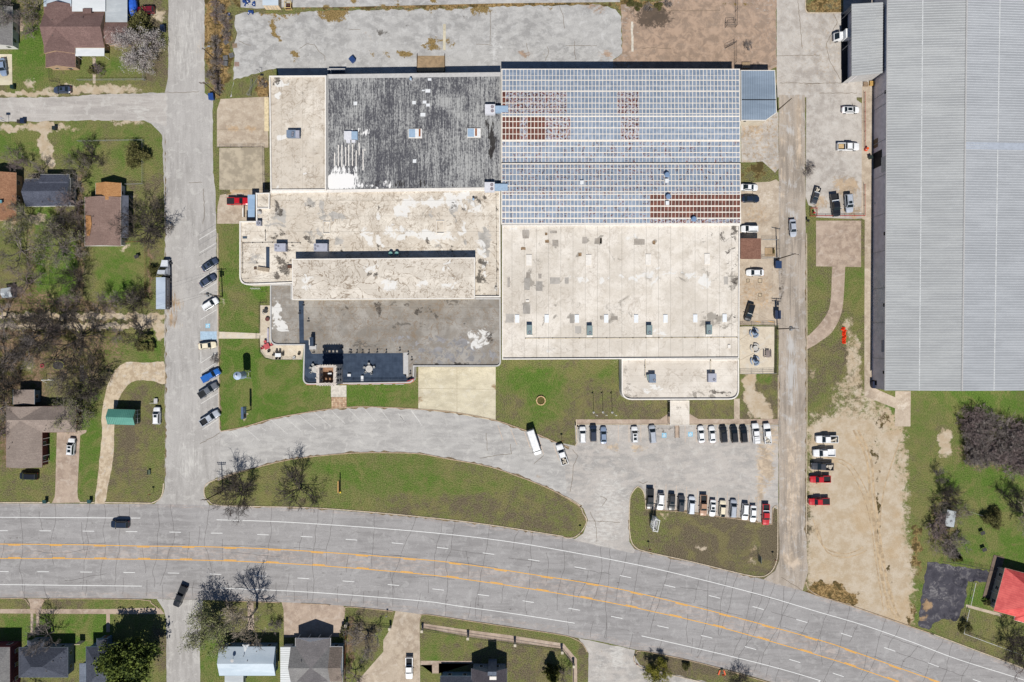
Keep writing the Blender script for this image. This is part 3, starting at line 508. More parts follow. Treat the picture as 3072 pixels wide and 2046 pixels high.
sheet("south_walk_stub", WL(TL('c3', 185,1375, 660,1378, 660,1398, 350,1398, 350,1490, 292,1490, 290,1412, 185,1412)), .015, M_WALK)
sheet("garden_path", WL(TL('a0', 838,520, 868,520, 865,755, 840,755)), .011, M_TANCON)
sheet("red_house_walk", WL(TL('e3', 1465,865, 1790,950, 1780,975, 1465,890)), .012, M_TANCON)
sheet("lawn_walk", WL(PX([742,1800, 760,1800, 762,1890, 744,1890])), .011, M_WALK)

mb_t = []                                          # tyre tracks worn into the bare lot
for ch in ([2440,1560, 2470,1640, 2540,1662, 2590,1640], [2450,1575, 2480,1655, 2545,1672, 2600,1650], [2460,1380, 2540,1400, 2600,1520, 2630,1700, 2650,1830], [2475,1372, 2552,1394, 2614,1515, 2644,1700, 2664,1830], [2700,1320, 2650,1480, 2640,1640, 2680,1800], [2560,1290, 2600,1380, 2612,1500, 2650,1760, 2690,1860], [2574,1290, 2613,1380, 2625,1500, 2664,1760, 2702,1860]):
    mb_t.append(rough(smooth_line(WL(PX(ch)), 2), .12, 1.0, False, len(mb_t)))
mbk = MB()
for i, ch in enumerate(mb_t):
    w = .16 if i < 5 else .30; a = offset(ch, w, False); b = offset(ch, -w, False); n = len(ch); mbk.add([(q[0], q[1], .006+.0012*i) for q in a+b], [(n+k, n+k+1, k+1, k) for k in range(n-1)])
mbk.build("tyre_track", plain("track_sand", (190, 168, 138), .95, .1, var=.2, sc=.8))["kind"] = 'structure'
# entry pavers, laid one by one in courses
def pavers():
    rnd = random.Random(4); root = sheet("paver_walk", WL(TL('b2', 1188,577, 1327,577, 1327,675, 1190,675)), .03, plain("paver_bed", (120, 100, 84), .95, .1))
    a, b = Wd(T('b2', 1190, 578)), Wd(T('b2', 1326, 674)); nx, ny = 8, 6
    cols = [plain("paver_brown", (196, 164, 136), .9, .15), plain("paver_buff", (206, 180, 152), .9, .15), plain("paver_dark", (182, 150, 124), .9, .15)]
    w, h = (b.x-a.x)/nx, (a.y-b.y)/ny; mes = [MB().box(0, 0, 0, w-.04, h-.04, .035).mesh("paver", [c]) for c in cols]
    for j in range(ny):
        for i in range(nx):
            o = place("paver", rnd.choice(mes), root); o.location = (a.x+(i+.5)*w, b.y+(j+.5)*h, .032+rnd.uniform(0, .006))
pavers()

# ================================================================== PAINTED MARKINGS
def line_obj(name, chains, width, z, mat, kind='structure'):
    mb = MB()
    for ch in chains:
        a = offset(ch, width/2, False); b = offset(ch, -width/2, False); n = len(ch)
        mb.add([(p[0], p[1], z) for p in a]+[(p[0], p[1], z) for p in b], [(n+i, n+i+1, i+1, i) for i in range(n-1)])
    o = mb.build(name, mat); o["kind"] = kind; return o
def segs(line, starts, ln):
    out = []
    for i_, s in enumerate(starts):
        if any((s[0]-t[0])**2+(s[1]-t[1])**2 < 16 for t in starts[:i_]): continue
        k = min(range(len(line)), key=lambda i: (line[i][0]-s[0])**2+(line[i][1]-s[1])**2)
        a = line[max(k-1, 0)]; b = line[min(k+1, len(line)-1)]; t = Vector((b[0]-a[0], b[1]-a[1])).normalized()
        c = Vector(line[k]); out.append([tuple(c-t*ln/2), tuple(c+t*ln/2)])
    return out
def cl(ps): return smooth_line(WL(ps), 3)
tw = TL('a3', -300,77, 0,77, 700,81, 1270,85); tw2 = TL('b3', 150,100, 850,125, 1990,207)+TL('c3', 1000,300, 1700,420)+TL('d3', 0,440, 600,565, 1400,765, 1990,938)+TL('e3', 560,1060, 1000,1215, 1400,1365, 1990,1550, 2300,1670)
bw = [TL('a3', -300,683, 0,686, 1285,700), TL('b3', 180,717, 1000,755, 1990,832)+TL('c3', 500,876, 1000,945, 1580,1035), TL('d3', 375,1150, 1100,1315, 1600,1440, 1990,1555)+TL('e3', 130,1568, 500,1690)]
line_obj("edge_line", [cl(tw), cl(tw2)]+[cl(b) for b in bw], .17, .021, M_WHITE)
ytop = cl(TL('a3', -300,320, 0,320, 800,327, 1230,337)+TL('b3', 0,343, 600,362, 1100,392, 1990,458)+TL('c3', 640,510, 1200,595)+TL('d3', 0,692, 500,800, 1200,975, 1990,1190)+TL('e3', 500,1310, 1000,1490, 1225,1568, 1700,1750))
ybot = cl(TL('a3', -300,449, 0,450, 800,453)+TL('b3', 0,465, 600,487, 1200,523, 1990,590)+TL('c3', 600,640, 1200,728)+TL('d3', 0,832, 500,935, 1100,1075, 1990,1330)+TL('e3', 500,1445, 850,1568, 1300,1740))
line_obj("turn_lane_line", [ytop, ybot], .20, .021, M_YELLOW)
yd1 = TL('a3', 130,327, 510,327, 905,335, 1290,338, 1700,345)+TL('b3', 275,355, 665,370, 1060,390, 1460,414, 1900,452)+TL('c3', 70,452, 500,497, 910,548, 1325,612, 1740,684)+TL('d3', 330,766, 740,855, 1130,952, 1520,1062, 1910,1170)+TL('e3', 60,1165, 420,1283, 830,1430, 1180,1552)
yd2 = TL('a3', 135,446, 530,446, 915,450, 1300,452, 1690,458)+TL('b3', 270,468, 655,487, 1070,508, 1470,538, 1870,574)+TL('c3', 60,576, 475,620, 880,668, 1290,735, 1690,800)+TL('d3', 290,884, 690,968, 1075,1060, 1480,1165, 1870,1285)+TL('e3', 30,1285, 420,1415, 800,1545)
o1 = offset(ytop, -.27, False); o2 = offset(ybot, .27, False)
line_obj("turn_lane_dash", segs(smooth_line(o1, .4), WL(yd1), 3.4)+segs(smooth_line(o2, .4), WL(yd2), 3.4), .20, .0215, M_YELLOW)
wd1 = TL('a3', 20,199, 410,200, 800,203, 1190,207, 1585,212, 1960,221)+TL('b3', 170,221, 570,235, 965,253, 1370,280, 1787,313)+TL('c3', 385,355, 800,406, 1210,465, 1630,535)+TL('d3', 230,614, 630,700, 1035,797, 1430,898, 1825,1015)+TL('e3', 20,1027, 385,1142, 775,1272, 1170,1412, 1575,1560)
wd2 = TL('a3', 25,568, 390,570, 780,573, 1170,577, 1570,582, 1950,592)+TL('b3', 545,608, 935,630, 1343,657, 1750,690)+TL('c3', 345,731, 755,782, 1160,840, 1575,909, 1960,983)+TL('d3', 570,1068, 965,1158, 1360,1260, 1762,1377)+TL('e3', 310,1503)
line_obj("lane_dash", segs(smooth_line(cl(wd1), .4), WL(wd1), 3.2)+segs(smooth_line(cl(wd2), .4), WL(wd2), 3.2), .16, .021, M_WHITE)
# stall lines
def stall(name, k, ls, w, z, mat): line_obj(name, [WL(TL(k, *l)) for l in ls], w, z, mat)
stall("street_stall_line", 'a1', ([1800,660, 1955,565], [1800,782, 1955,690], [1805,905, 1850,880], [1805,1025, 1955,930], [1805,1142, 1955,1050], [1810,1262, 1850,1235], [1815,1382, 1960,1293]), .15, .0125, M_WORN)
stall("street_stall_line", 'a2', ([1817,165, 1817,268, 1960,172], [1820,355, 1960,262], [1820,635, 1975,540], [1830,750, 1975,660], [1832,870, 1975,775]), .15, .0125, M_WORN)
stall("old_stall_line", 'a1', ([1800,612, 1952,522], [1802,708, 1952,620], [1800,805, 1955,712]), .10, .0122, plain("blacked_out_line", (140, 138, 138), .9, .1))
stall("drive_stall_line", 'b2', ([285,885, 345,940], [400,850, 540,970], [560,855, 600,882], [640,782, 795,912], [768,755, 915,885], [890,732, 1052,868], [1030,712, 1180,838], [1190,700, 1312,815], [1350,690, 1465,805], [1490,685, 1590,800], [1630,683, 1728,812], [1790,722, 1868,820], [1910,695, 1990,800]), .09, .0245, M_WORN)
stall("drive_stall_line", 'c2', ([0,745, 58,822], [98,695, 200,835]), .09, .0245, M_WORN)
stall("faded_stall_line", 'c2', ([885,830, 932,970], [1000,865, 1058,1010], [1125,890, 1180,1040], [1255,945, 1300,1095], [1385,1000, 1440,1150]), .10, .0245, M_FADEY)
stall("lot_stall_line", 'd2', ([165,832, 165,980], [262,832, 262,985], [368,832, 370,985], [770,832, 770,985], [868,832, 872,985], [965,832, 970,985], [1062,832, 1070,985], [1160,832, 1165,985], [1255,832, 1262,985], [1348,832, 1352,985]), .09, .0285, M_FADEY)
line_obj("lot_stall_line", [WL([(x, 1448+i*4.2), (x-2, 1528+(x-1937)*.11)]) for i, x in enumerate((1965, 1998, 2029, 2060, 2093, 2127, 2152, 2182, 2215, 2247, 2275))], .09, .0285, M_FADEY)
def wheelchair(c, s, z, ang=0):
    c = Wd(c); sq = MB().add([(c.x-s, c.y-s, z), (c.x+s, c.y-s, z), (c.x+s, c.y+s, z), (c.x-s, c.y+s, z)], [(0, 1, 2, 3)])
    o = sq.build("disabled_bay_symbol", plain("bay_blue", (150, 200, 226), .8, .2, var=.12)); o["kind"] = 'structure'
    mb = MB(); r = Matrix.Rotation(ang, 2)
    def P(u, v): q = r @ Vector((u*s, v*s)); return (c.x+q.x, c.y+q.y)
    chains = [[P(.42*math.cos(t)-.08, .42*math.sin(t)-.22) for t in np.linspace(1.9, 6.0, 12)], [P(-.12, .55), P(-.08, .0), P(.35, .0), P(.5, -.5)], [P(-.1, .28), P(.3, .28)]]
    for ch in chains:
        a = offset(ch, .09*s, False); b = offset(ch, -.09*s, False); n = len(ch)
        mb.add([(p[0], p[1], z+.004) for p in a+b], [(n+i, n+i+1, i+1, i) for i in range(n-1)])
    mb.add([(P(-.12+.13*math.cos(t), .68+.13*math.sin(t)))+(z+.004,) for t in np.linspace(0, 6.28, 10)[:-1]], [tuple(range(9))])
    w = mb.build("wheelchair_mark", M_WHITE, o); return o
wheelchair(T('a1', 1880, 1440), .62, .0125, -.5)
wheelchair(T('d2', 580, 922), .65, .0285); wheelchair(T('d2', 818, 912), .65, .0285)
sheet("bay_hatching", WL(TL('a1', 1812,1490, 1960,1490, 1960,1568)+TL('a2', 1972,55, 1812,60)), .0125, plain("pale_blue_paint", (176, 200, 220), .85, .2, var=.1))

# ================================================================== KERBS
def kerb(ch, w=.24, h=.13, mat=None, closed=False, side=1):
    mb = MB(); band(mb, ch, 0, side*w, -.05, h, closed); o = mb.build("kerb", mat or M_KERB); o["kind"] = 'structure'
kerb(dt, mat=M_KERBRED); kerb(db, mat=M_KERBRED, side=-1)
kerb(isl_r, side=1)
kerb(smooth_line(WL(PX([766,1402, 700,1418, 640,1440, 618,1452, 611,1470, 615,1492, 628,1506, 650,1516, 740,1520])), 1.5), side=1)
kerb(smooth_line(WL(PX([740,1520, 965,1526, 1260,1551, 1458,1574, 1690,1610])), 3), side=1)
kerb(WL(PX([655,700, 656,1000, 660,1285, 664,1293])), mat=M_KERB, side=-1)
kerb(smooth_line(WL(PX([1727,1338, 1733,1325])), 1)+WL(PX([1731,1320, 1730,1258])), side=1)
kerb(WL(PX([1730,1274, 2010,1274])), side=1, h=.12, w=.18); kerb(WL(PX([2070,1274, 2333,1274])), side=1, h=.12, w=.18)
kerb(smooth_line(WL(PX([1888,1500, 1890,1488, 1898,1473, 1913,1458, 1930,1471, 1937,1500, 1938,1527])), 1), side=-1)
kerb(WL(PX([1938,1527, 2048,1534, 2220,1557, 2314,1572, 2316,1524])), side=-1, mat=M_KERBRED, w=.18)
kerb(smooth_line(WL(PX([2316,1540, 2318,1524, 2326,1516, 2334,1526, 2334,1620, 2333,1670, 2322,1705, 2302,1725, 2278,1731, 2231,1724, 2075,1686, 1939,1656, 1905,1642, 1890,1615, 1886,1560, 1888,1500])), 2.5), side=-1)
kerb(WL(PX([2335,1125, 2335,1260])), side=-1, w=.2); kerb(WL(PX([2418,700, 2419,1000, 2419,1300, 2417,1600])), side=1, w=.22)
kerb(smooth_line(WL(PX([2417,1745, 2424,1768, 2460,1790, 2531,1811, 2727,1879, 2800,1904])), 3), side=1, mat=M_KERBRED)
kerb(smooth_line(WL(PX([2790,1900, 2909,1945, 3072,2007, 3300,2100])), 3), side=1)
kerb(WL(PX([314,1509, 450,1511]))+smooth_line(WL(PX([455,1511, 478,1500, 490,1480, 493,1450])), 1), side=1, w=.3)
kerb(WL(PX([0,1509, 150,1509])), side=1, w=.3); kerb(WL(PX([240,1509, 284,1509])), side=1, w=.3)
for c in ([0,1794, 68,1794, 80,1800, 90,1815], [125,1815, 132,1802, 146,1795, 420,1797, 455,1808, 480,1828], [670,1801, 830,1806, 838,1808], [903,1809, 985,1813, 990,1816], [1032,1838, 1034,1826, 1045,1819, 1150,1829, 1180,1834], [1258,1860, 1262,1848, 1280,1842, 1432,1865, 1664,1900, 1717,1912, 1748,1930, 1762,1955]):
    kerb(smooth_line(WL(PX(c)), 1.5), side=-1, mat=M_KERBRED, w=.2)
kerb(smooth_line(WL(PX([1902,1985, 1900,1972, 1908,1958, 1925,1951, 2032,1972, 2132,1996, 2314,2048])), 2), side=-1, mat=M_KERBRED, w=.2)
kerb(smooth_line(WL(PX([1902,1985, 1920,2002, 1960,2012, 2000,2022, 2120,2050])), 2), side=1, w=.2)
kerb(smooth_line(WL(PX([2415,-20, 2415,28, 2421,38, 2432,40, 2529,40])), 1), side=1, w=.25)

rg = random.Random(23); mbg = MB()                # dirt and grass creeping over the kerb lines into the gutters
for ch, sd in ((dt, -1), (db, 1), (isl_r, -1), (smooth_line(WL(PX([740,1520, 965,1526, 1260,1551, 1458,1574, 1690,1610])), 2), -1), (smooth_line(WL(PX([2335,1125, 2335,1260])), 2), 1), (smooth_line(WL(PX([2418,700, 2419,1000, 2419,1300, 2417,1600])), 2), -1), (smooth_line(WL(PX([2331,1674, 2302,1725, 2278,1731, 2231,1724, 2075,1686, 1939,1656, 1905,1642, 1890,1615, 1886,1560])), 2), 1), (WL(PX([656,700, 657,1000, 661,1285])), 1), (WL(PX([1938,1527, 2048,1534, 2220,1557, 2314,1572])), 1), (WL(PX([495,400, 497,1000, 496,1440])), 1)):
    ch = rough(ch, 0, .8, False); a = offset(ch, -.03*sd, False); b = [offset(ch, sd*(rg.random()**2*.55), False)[i] if rg.random() < .8 else a[i] for i in range(len(ch))]; n = len(ch)
    mbg.add([(q[0], q[1], .0415) for q in a+b], [(n+k, n+k+1, k+1, k) for k in range(n-1)])
mbg.build("gutter_dirt", plain("gutter_soil", (132, 116, 92), .95, .1, var=.35, sc=2.5))["kind"] = 'structure'
# ================================================================== CRACKS IN THE PAVING
def cracks():
    rnd = random.Random(11); ch = []
    def walk(p, d, L, jit, step=.9):
        out = [tuple(p)]; p = Vector(p); a = math.atan2(d[1], d[0]); a0 = a; t = 0
        while t < L:
            a = a0+.7*(a-a0)+rnd.gauss(0, jit); p = p+Vector((math.cos(a), math.sin(a)))*step; t += step; out.append(tuple(p))
        return out
    n = 95
    def at(line, x):
        for i in range(len(line)-1):
            if line[i][0] <= x <= line[i+1][0]: f = (x-line[i][0])/(line[i+1][0]-line[i][0]); return line[i][1]+f*(line[i+1][1]-line[i][1])
        return None
    x = -140
    while x < 141:
        yt, yb = at(hwt, x), at(hwb, x)
        if yt is not None and yb is not None:
            W_ = yt-yb; sl_ = (at(hwt, min(x+3, 150)) or yt)-yt
            d = Vector((sl_/3*1.0, -1)).normalized(); d.x = sl_/3
            r = rnd.random()
            if r < .45: ch.append(walk((x, yt), d, W_*rnd.uniform(.5, .97), .12))
            elif r < .8: f = rnd.uniform(0, .7); ch.append(walk((x, yt-W_*f), d, W_*rnd.uniform(.12, .3), .16))
            else:
                f = rnd.uniform(.15, .9); ch.append(walk((x, yt-W_*f), (1, sl_/3), rnd.uniform(5, 16), .1))
            if rnd.random() < .45: f = rnd.uniform(.78, .86); ch.append(walk((x+1.3, yt-W_*f), d, W_*.16, .1))
        x += rnd.uniform(2.2, 5.0)
    for f, g in ((.42, .6), (.3, .35), (.17, .3)):
        x = -140
        while x < 138:
            yt, yb = at(hwt, x), at(hwb, x)
            if rnd.random() < g and yt and yb:
                c_ = []; xx = x
                while xx < x+rnd.uniform(6, 20) and xx < 140:
                    if at(hwt, xx) and at(hwb, xx): c_.append((xx, at(hwt, xx)*(1-f)+at(hwb, xx)*f+rnd.gauss(0, .07)))
                    xx += 1.1
                if len(c_) > 2: ch.append(c_)
            x += rnd.uniform(10, 26)
    o = line_obj("highway_crack", ch, .085, .0185, M_CRACK)
    ch = []
    def px(k, *v): ch.append(rough(WL(TL(k, *v)), .12, .7, False, rnd.randint(0, 99)))
    px('c2', 1560,1050, 1610,1110, 1570,1190, 1560,1300, 1540,1430); px('c2', 1300,1105, 1210,1180); px('c2', 780,900, 790,1060); px('c2', 1000,1000, 1010,1090, 900,1100, 720,1130)
    px('d2', 0,1470, 60,1500, 20,1560); px('c3', 1720,30, 1770,130, 1780,300); px('c3', 1690,110, 1990,125); px('d2', 350,1340, 390,1360, 430,1340); px('a0', 1490,835, 1620,838, 1800,830)
    px('a1', 1840,200, 1850,420, 1835,520); px('a1', 1710,145, 1830,142); px('c0', 0,590, 0,600); px('c0', 820,100, 815,400); px('c0', 1440,40, 1475,140, 1490,260); px('c0', 690,400, 830,410)
    px('c0', 1580,370, 1575,420, 1590,540); px('c0', 1500,412, 1780,415); px('c0', 1330,420, 1345,470, 1315,550); px('c0', 1145,390, 1160,480); px('b0', 900,440, 970,395, 1040,410, 1080,470, 1130,510, 1130,550); px('b0', 1350,265, 1450,270); px('b0', 350,370, 400,395, 460,410)
    px('b2', 0,1000, 180,900); px('d0', 1590,505, 1990,500); px('d0', 1630,750, 1990,755); px('d0', 1790,0, 1830,440); px('e0', 0,760, 340,750); px('e0', 140,845, 480,842); px('e0', 260,110, 300,200, 200,400, 230,550, 330,720)
    px('d3', 1640,620, 1830,740); px('d0', 640,440, 480,430, 380,440); px('d0', 1085,95, 500,100)
    line_obj("paving_crack", ch, .10, .0375, plain("old_crack", (122, 108, 90), .95, .1))
    # expansion joints
    ch = [WL(TL('b2', *l)) for l in ([1185,577, 1325,577],)]+[WL(PX(l)) for l in ([1371,1103, 1371,1240], [1255,1165, 1487,1168], [2243,1122, 2219,1145], [651,389, 805,387], [2219,1019, 2275,985], [2219,1081, 2300,1040])]
    line_obj("slab_joint", ch, .07, .0415, plain("joint_tan", (158, 142, 120), .95, .1))
cracks()
sheet("yard_strip", WL(TL('c0', 390,218, 415,218, 412,455, 388,455)), .036, M_CREAMCON)
sheet("yard_strip", rough(WL(TL('d0', 280,195, 298,195, 304,468, 284,468)), .1, .8, seed=2), .036, plain("pale_strip", (214, 206, 192), .9, .1))
# ================================================================== THE FACTORY BUILDINGS
M_CREAM = roof_mat("cream_roof_coating", (241, 232, 218), (221, 208, 191), ('Y', 4.2, .35), .9, .55)
M_CREAMX = roof_mat("cream_roof_ribbed", (237, 228, 215), (216, 203, 186), ('X', 2.8, .35), .7, .5)
M_CREAM2 = roof_mat("pale_roof_coating", (241, 233, 222), (222, 212, 198), ('X', 3.27, .5), .35, .55)
M_CREAM3 = roof_mat("pale_roof_lapped", (239, 231, 220), (218, 207, 193), ('Y', 1.55, .4), .5, .35)
M_GREYR = roof_mat("grey_roof_membrane", (174, 169, 162), (150, 143, 134), ('Y', 3.0, .3), 1.0, .8, gray=(130, 130, 134))
M_PENT = roof_mat("penthouse_coating", (238, 229, 216), (224, 213, 198), ('Y', 3.4, .25), 1.25, .4)
M_STREAK = streak_mat()
M_WALLC = plain("cream_wall", (222, 210, 190), .85, .2, var=.1, sc=.5)
M_WALLW = plain("white_wall", (232, 228, 220), .85, .2, var=.08, sc=.5)
M_TRIMW = plain("white_trim", (240, 234, 226), .7, .3, var=.06)
M_TRIMG = plain("grey_trim", (196, 194, 192), .7, .3, var=.06)
M_DARK = plain("dark_opening", (28, 30, 36), .7, .2, var=0)
M_GLASS = glass_mat()
M_NAVY = NM("navy_walk_membrane", .9, .15)
def _navy():
    q = M_NAVY; f = q.noise(.5, 5, .7); g = q.noise(5, 3, .8); c = q.mix(q.sm(f, .35, .65), C(56, 68, 86), C(72, 85, 104)); c = q.mix(q.sm(g, .4, .7, 0, .3), c, C(46, 58, 76))
    for ax in 'XY':
        w = q.wave(math.pi/10/.92, ax); c = q.mix(q.sm(w, 0, .02, .35, 0), c, C(40, 50, 66))
    q.out(c)
_navy(); M_NAVY = M_NAVY.m
def bld(name, label, cpx, cat="building"): p = Wd(cpx); return thing(name, label, cat, (p.x, p.y, 0))
def block(root, pts, z, roofm, wallm, ph=.4, pw=.28, parm=None, blobs=(), grid=1.2, base=(0, 0, 0, 0), fil=None, z0=0, rname="roof", scale=1.0, wname="wall", raw=False):
    P = WL(pts, z+ph); P = [(p.x, p.y) for p in P]
    if area(P) < 0:
        n = len(P); P = P[::-1]
        if fil: fil = {n-1-k: v for k, v in fil.items()}
    if fil: P = fillet(P, fil)
    wi = offset(P, .02)
    MB().prism(wi, z0, z-.03, top=False).build(wname, wallm, root)
    r = sheet(rname, offset(P, .03), z, roofm, blobs, grid, base, root, None)
    r.location = -root.location
    if ph > .02:
        mb = MB(); band(mb, P, 0, pw, z-.25, z+ph); mb.build("parapet", parm or M_TRIMW, root)
    return P, r
# --- west hall: cream coated bay and streaked grey bay
wh = bld("west_hall", "long flat-roofed hall, half cream and half black-streaked grey, at the north-west of the factory", (1140, 400))
block(wh, PX([807,227, 979,226, 979,571, 811,572]), 5.8, M_CREAMX, M_WALLC, .4, .35, None, [(829,245,9,17,'R',.85), (845,250,20,9,'G',.75), (868,245,10,9,'R',.4), (832,285,8,12,'G',.8), (846,415,16,9,'G',.95), (832,555,7,18,'G',.6), (911,515,6,12,'G',.55), (880,245,60,16,'B',.45), (905,300,60,70,'B',.25), (920,480,50,60,'B',.3), (900,380,40,60,'B',.2), (875,548,6,5,'R',.3)])
g1, r_ = block(wh, PX([982,223, 1502,216.5, 1502,566, 982,570]), 5.5, M_STREAK, M_WALLC, .08, .2, M_TRIMG, [(1020,545,50,26,'G',1), (1100,560,40,6,'G',.62), (1056,404,26,20,'G',.52), (1035,505,46,10,'G',.5), (1165,552,14,14,'G',.6), (1100,390,10,12,'G',.6), (1478,430,9,50,'A',1), (1465,380,10,20,'A',.6), (1240,552,160,10,'A',.5), (1350,305,60,14,'B',.9), (1420,470,70,100,'B',.75), (1080,270,70,60,'B',.6), (1060,350,18,40,'B',.9), (1390,380,40,60,'B',.5), (1230,500,60,40,'R',.3), (1040,260,30,30,'B',.4), (1480,240,30,40,'B',.5), (1250,260,140,30,'R',.2), (1440,330,40,60,'B',.6), (1150,330,60,40,'R',.3), (1180,450,60,60,'R',.35)])
mb = MB(); a, b = Wd((985, 222), 5.6), Wd((1500, 215.5), 5.6); mb.quad((a.x, a.y-1.2, 5.515), (b.x, b.y-1.2, 5.515), (b.x, b.y-.05, 5.515), (a.x, a.y-.05, 5.515)); mb.build("eave_flashing", M_TRIMG, wh)
M_PATCHW = plain("pale_patch", (232, 234, 236), .7, .3, var=.05)
for k, x, y, w, h in (('c0', 268,718,32,22), ('c0', 252,822,44,30), ('c0', 210,818,26,12), ('c0', 127,928,32,30), ('c0', 222,923,32,26), ('c0', 253,950,34,26), ('c0', 207,1037,44,32), ('c0', 132,1457,32,32), ('b0', 1405,935,32,32)):
    p = Wd(T(k, x, y), 5.53); mb = MB().box(p.x, p.y, 5.502, w/3.015*.089, h/3.015*.089, .03); mb.build("roof_patch", M_PATCHW, wh)
mb = MB()
for x, y0_, y1_ in ((1218,1380,1500), (1252,1310,1500), (1284,1310,1510), (1318,1330,1500), (1345,1310,1500), (1380,1305,1500), (1413,1360,1500), (1440,1290,1405), (1475,1350,1540), (1492,1345,1365)):
    a, b = Wd(T('b0', x, y0_), 5.52), Wd(T('b0', x, y1_), 5.52); ch = rough([(a.x, a.y), (b.x, b.y)], .06, .5, False, int(x)); L1, L2 = offset(ch, .13, False), offset(ch, -.13, False); n = len(ch); mb.add([(q[0], q[1], 5.512) for q in L1+L2], [(n+k, n+k+1, k+1, k) for k in range(n-1)])
mb.build("coating_drip", M_TRIMW, wh)
a, b = Wd((792, 300), 3.2), Wd((808, 300), 3.2); c1 = Wd((793, 292), 3.2); c2 = Wd((806, 393), 3.2)
MB().box((c1.x+c2.x)/2, (c1.y+c2.y)/2, 3.0, abs(c2.x-c1.x), abs(c1.y-c2.y), .14).build("awning", plain("awning_cream", (226, 208, 170), .7, .3), wh)
# --- metal-roofed hall
mh = bld("metal_roofed_hall", "big hall under a blue-grey and rust metal roof cross-hatched with white seams", (1862, 440))
zA, zR, zV, zB, zS = 6.2, 7.4, 6.25, 7.05, 6.1
PRO = [(208, zA), (345, zR), (488, zV), (579.5, zB), (672, zS)]
def zM(y):
    for (a, za), (b, zb) in zip(PRO, PRO[1:]):
        if y <= b: return za+(zb-za)*(y-a)/(b-a)
    return PRO[-1][1]
XL = lambda y: 1504+(y-208)*-.001; XR = lambda y: 2219.6+(y-208)*.0075
mb = MB(); ring = []
for y, z in PRO:
    a, b = Wd((XL(y), y), z), Wd((XR(y), y), z); ring.append((tuple(a), tuple(b)))
for (a, b), (c, d) in zip(ring, ring[1:]): mb.quad(c, d, b, a)
mb.build("roof_deck", plain("white_seam_coating", (240, 232, 221), .8, .2, var=.05), mh)
mb = MB(); ws = [(q[0][0]+.05, q[0][1], q[0][2]-.03) for q in ring]; we = [(q[1][0]-.05, q[1][1], q[1][2]-.03) for q in ring]
for L_ in (ws, we):
    base_ = [(p[0], p[1], 0) for p in L_]; n = len(L_); mb.add(L_+base_, [(i, i+1, n+i+1, n+i) for i in range(n-1)])
mb.quad((ws[0][0], ws[0][1]-.05, 0), (we[0][0], we[0][1]-.05, 0), (we[0][0], we[0][1]-.05, zA-.05), (ws[0][0], ws[0][1]-.05, zA-.05)); mb.quad((ws[-1][0], ws[-1][1]+.05, 0), (we[-1][0], we[-1][1]+.05, 0), (we[-1][0], we[-1][1]+.05, zS-.05), (ws[-1][0], ws[-1][1]+.05, zS-.05))
mb.build("wall", plain("metal_wall", (150, 160, 172), .6, .3), mh)
rowsA = [(632,681), (687,721), (732,774), (782,818), (833,875), (884,928), (938,980), (990,1023), (1033,1046), (1060,1095), (1105,1151), (1163,1208), (1217,1262), (1283,1318), (1329,1375), (1385,1416), (1427,1466)]
rowsB = [(-18,11), (21,67), (77,122), (132,168), (181,221), (233,245), (255,293), (307,350), (364,406), (418,460), (474,508)]
rows = [(a/3.015, b/3.015, 'A', i) for i, (a, b) in enumerate(rowsA)]+[(500+a/3.015, 500+b/3.015, 'B', i) for i, (a, b) in enumerate(rowsB)]
M_PB = panel_mat("blue_grey_panel", (128, 143, 163), (151, 164, 182)); M_PBR = panel_mat("blue_panel_rust_flecked", (129, 145, 165), (153, 166, 184), .48)
M_PR = panel_mat("rusted_panel", (88, 48, 40), (122, 70, 56)); M_PH = panel_mat("half_rusted_panel", (152, 160, 176), (172, 180, 194), .60)
MATS = [M_PB, M_PBR, M_PR, M_PH]
unit = [MB().box(0, 0, 0, 1, 1, 1).mesh("roof_panel", [m]) for m in MATS]
rp = random.Random(5); cells = []; ncol = 66
for y0, y1, g, ri in rows:
    for c in range(ncol):
        xa = XL(y0)+2.4+(c*(XR(y0)-XL(y0)-4.4)/ncol); pw = (XR(y0)-XL(y0)-4.4)/ncol
        x0, x1 = xa+.85+rp.uniform(-.15, .15), xa+pw-.85+rp.uniform(-.15, .15); tx = (x0-1200)*3.015; ty = y0*3.015 if g == 'A' else (y0-500)*3.015; txd = (x0-1800)*3.015
        k = 0
        if g == 'A':
            if 4 <= ri <= 7 and (tx < 1490 or 150 < txd < 345): k = 3 if c else 2
            elif 9 <= ri <= 12 and tx < 1290: k = 3 if 1070 < tx < 1135 else 2
            elif 9 <= ri <= 12 and (tx < 1525 or 185 < txd < 345): k = 3
            elif ri >= 13: k = 1 if rp.random() < .5 else 0
        else:
            if ri >= 6 and txd > 450: k = 2 if ri < 10 else 3
            elif ri == 5: k = 3 if rp.random() < .5 else 1
            else: k = 1 if rp.random() < (.75 if ri < 5 and tx < 2400 else .4) else 0
        cells.append(((x1-x0)*(y1-y0), x0, x1, y0-.35, y1+.35, k))
cells.sort(key=lambda q: -q[0]); rest = MB()
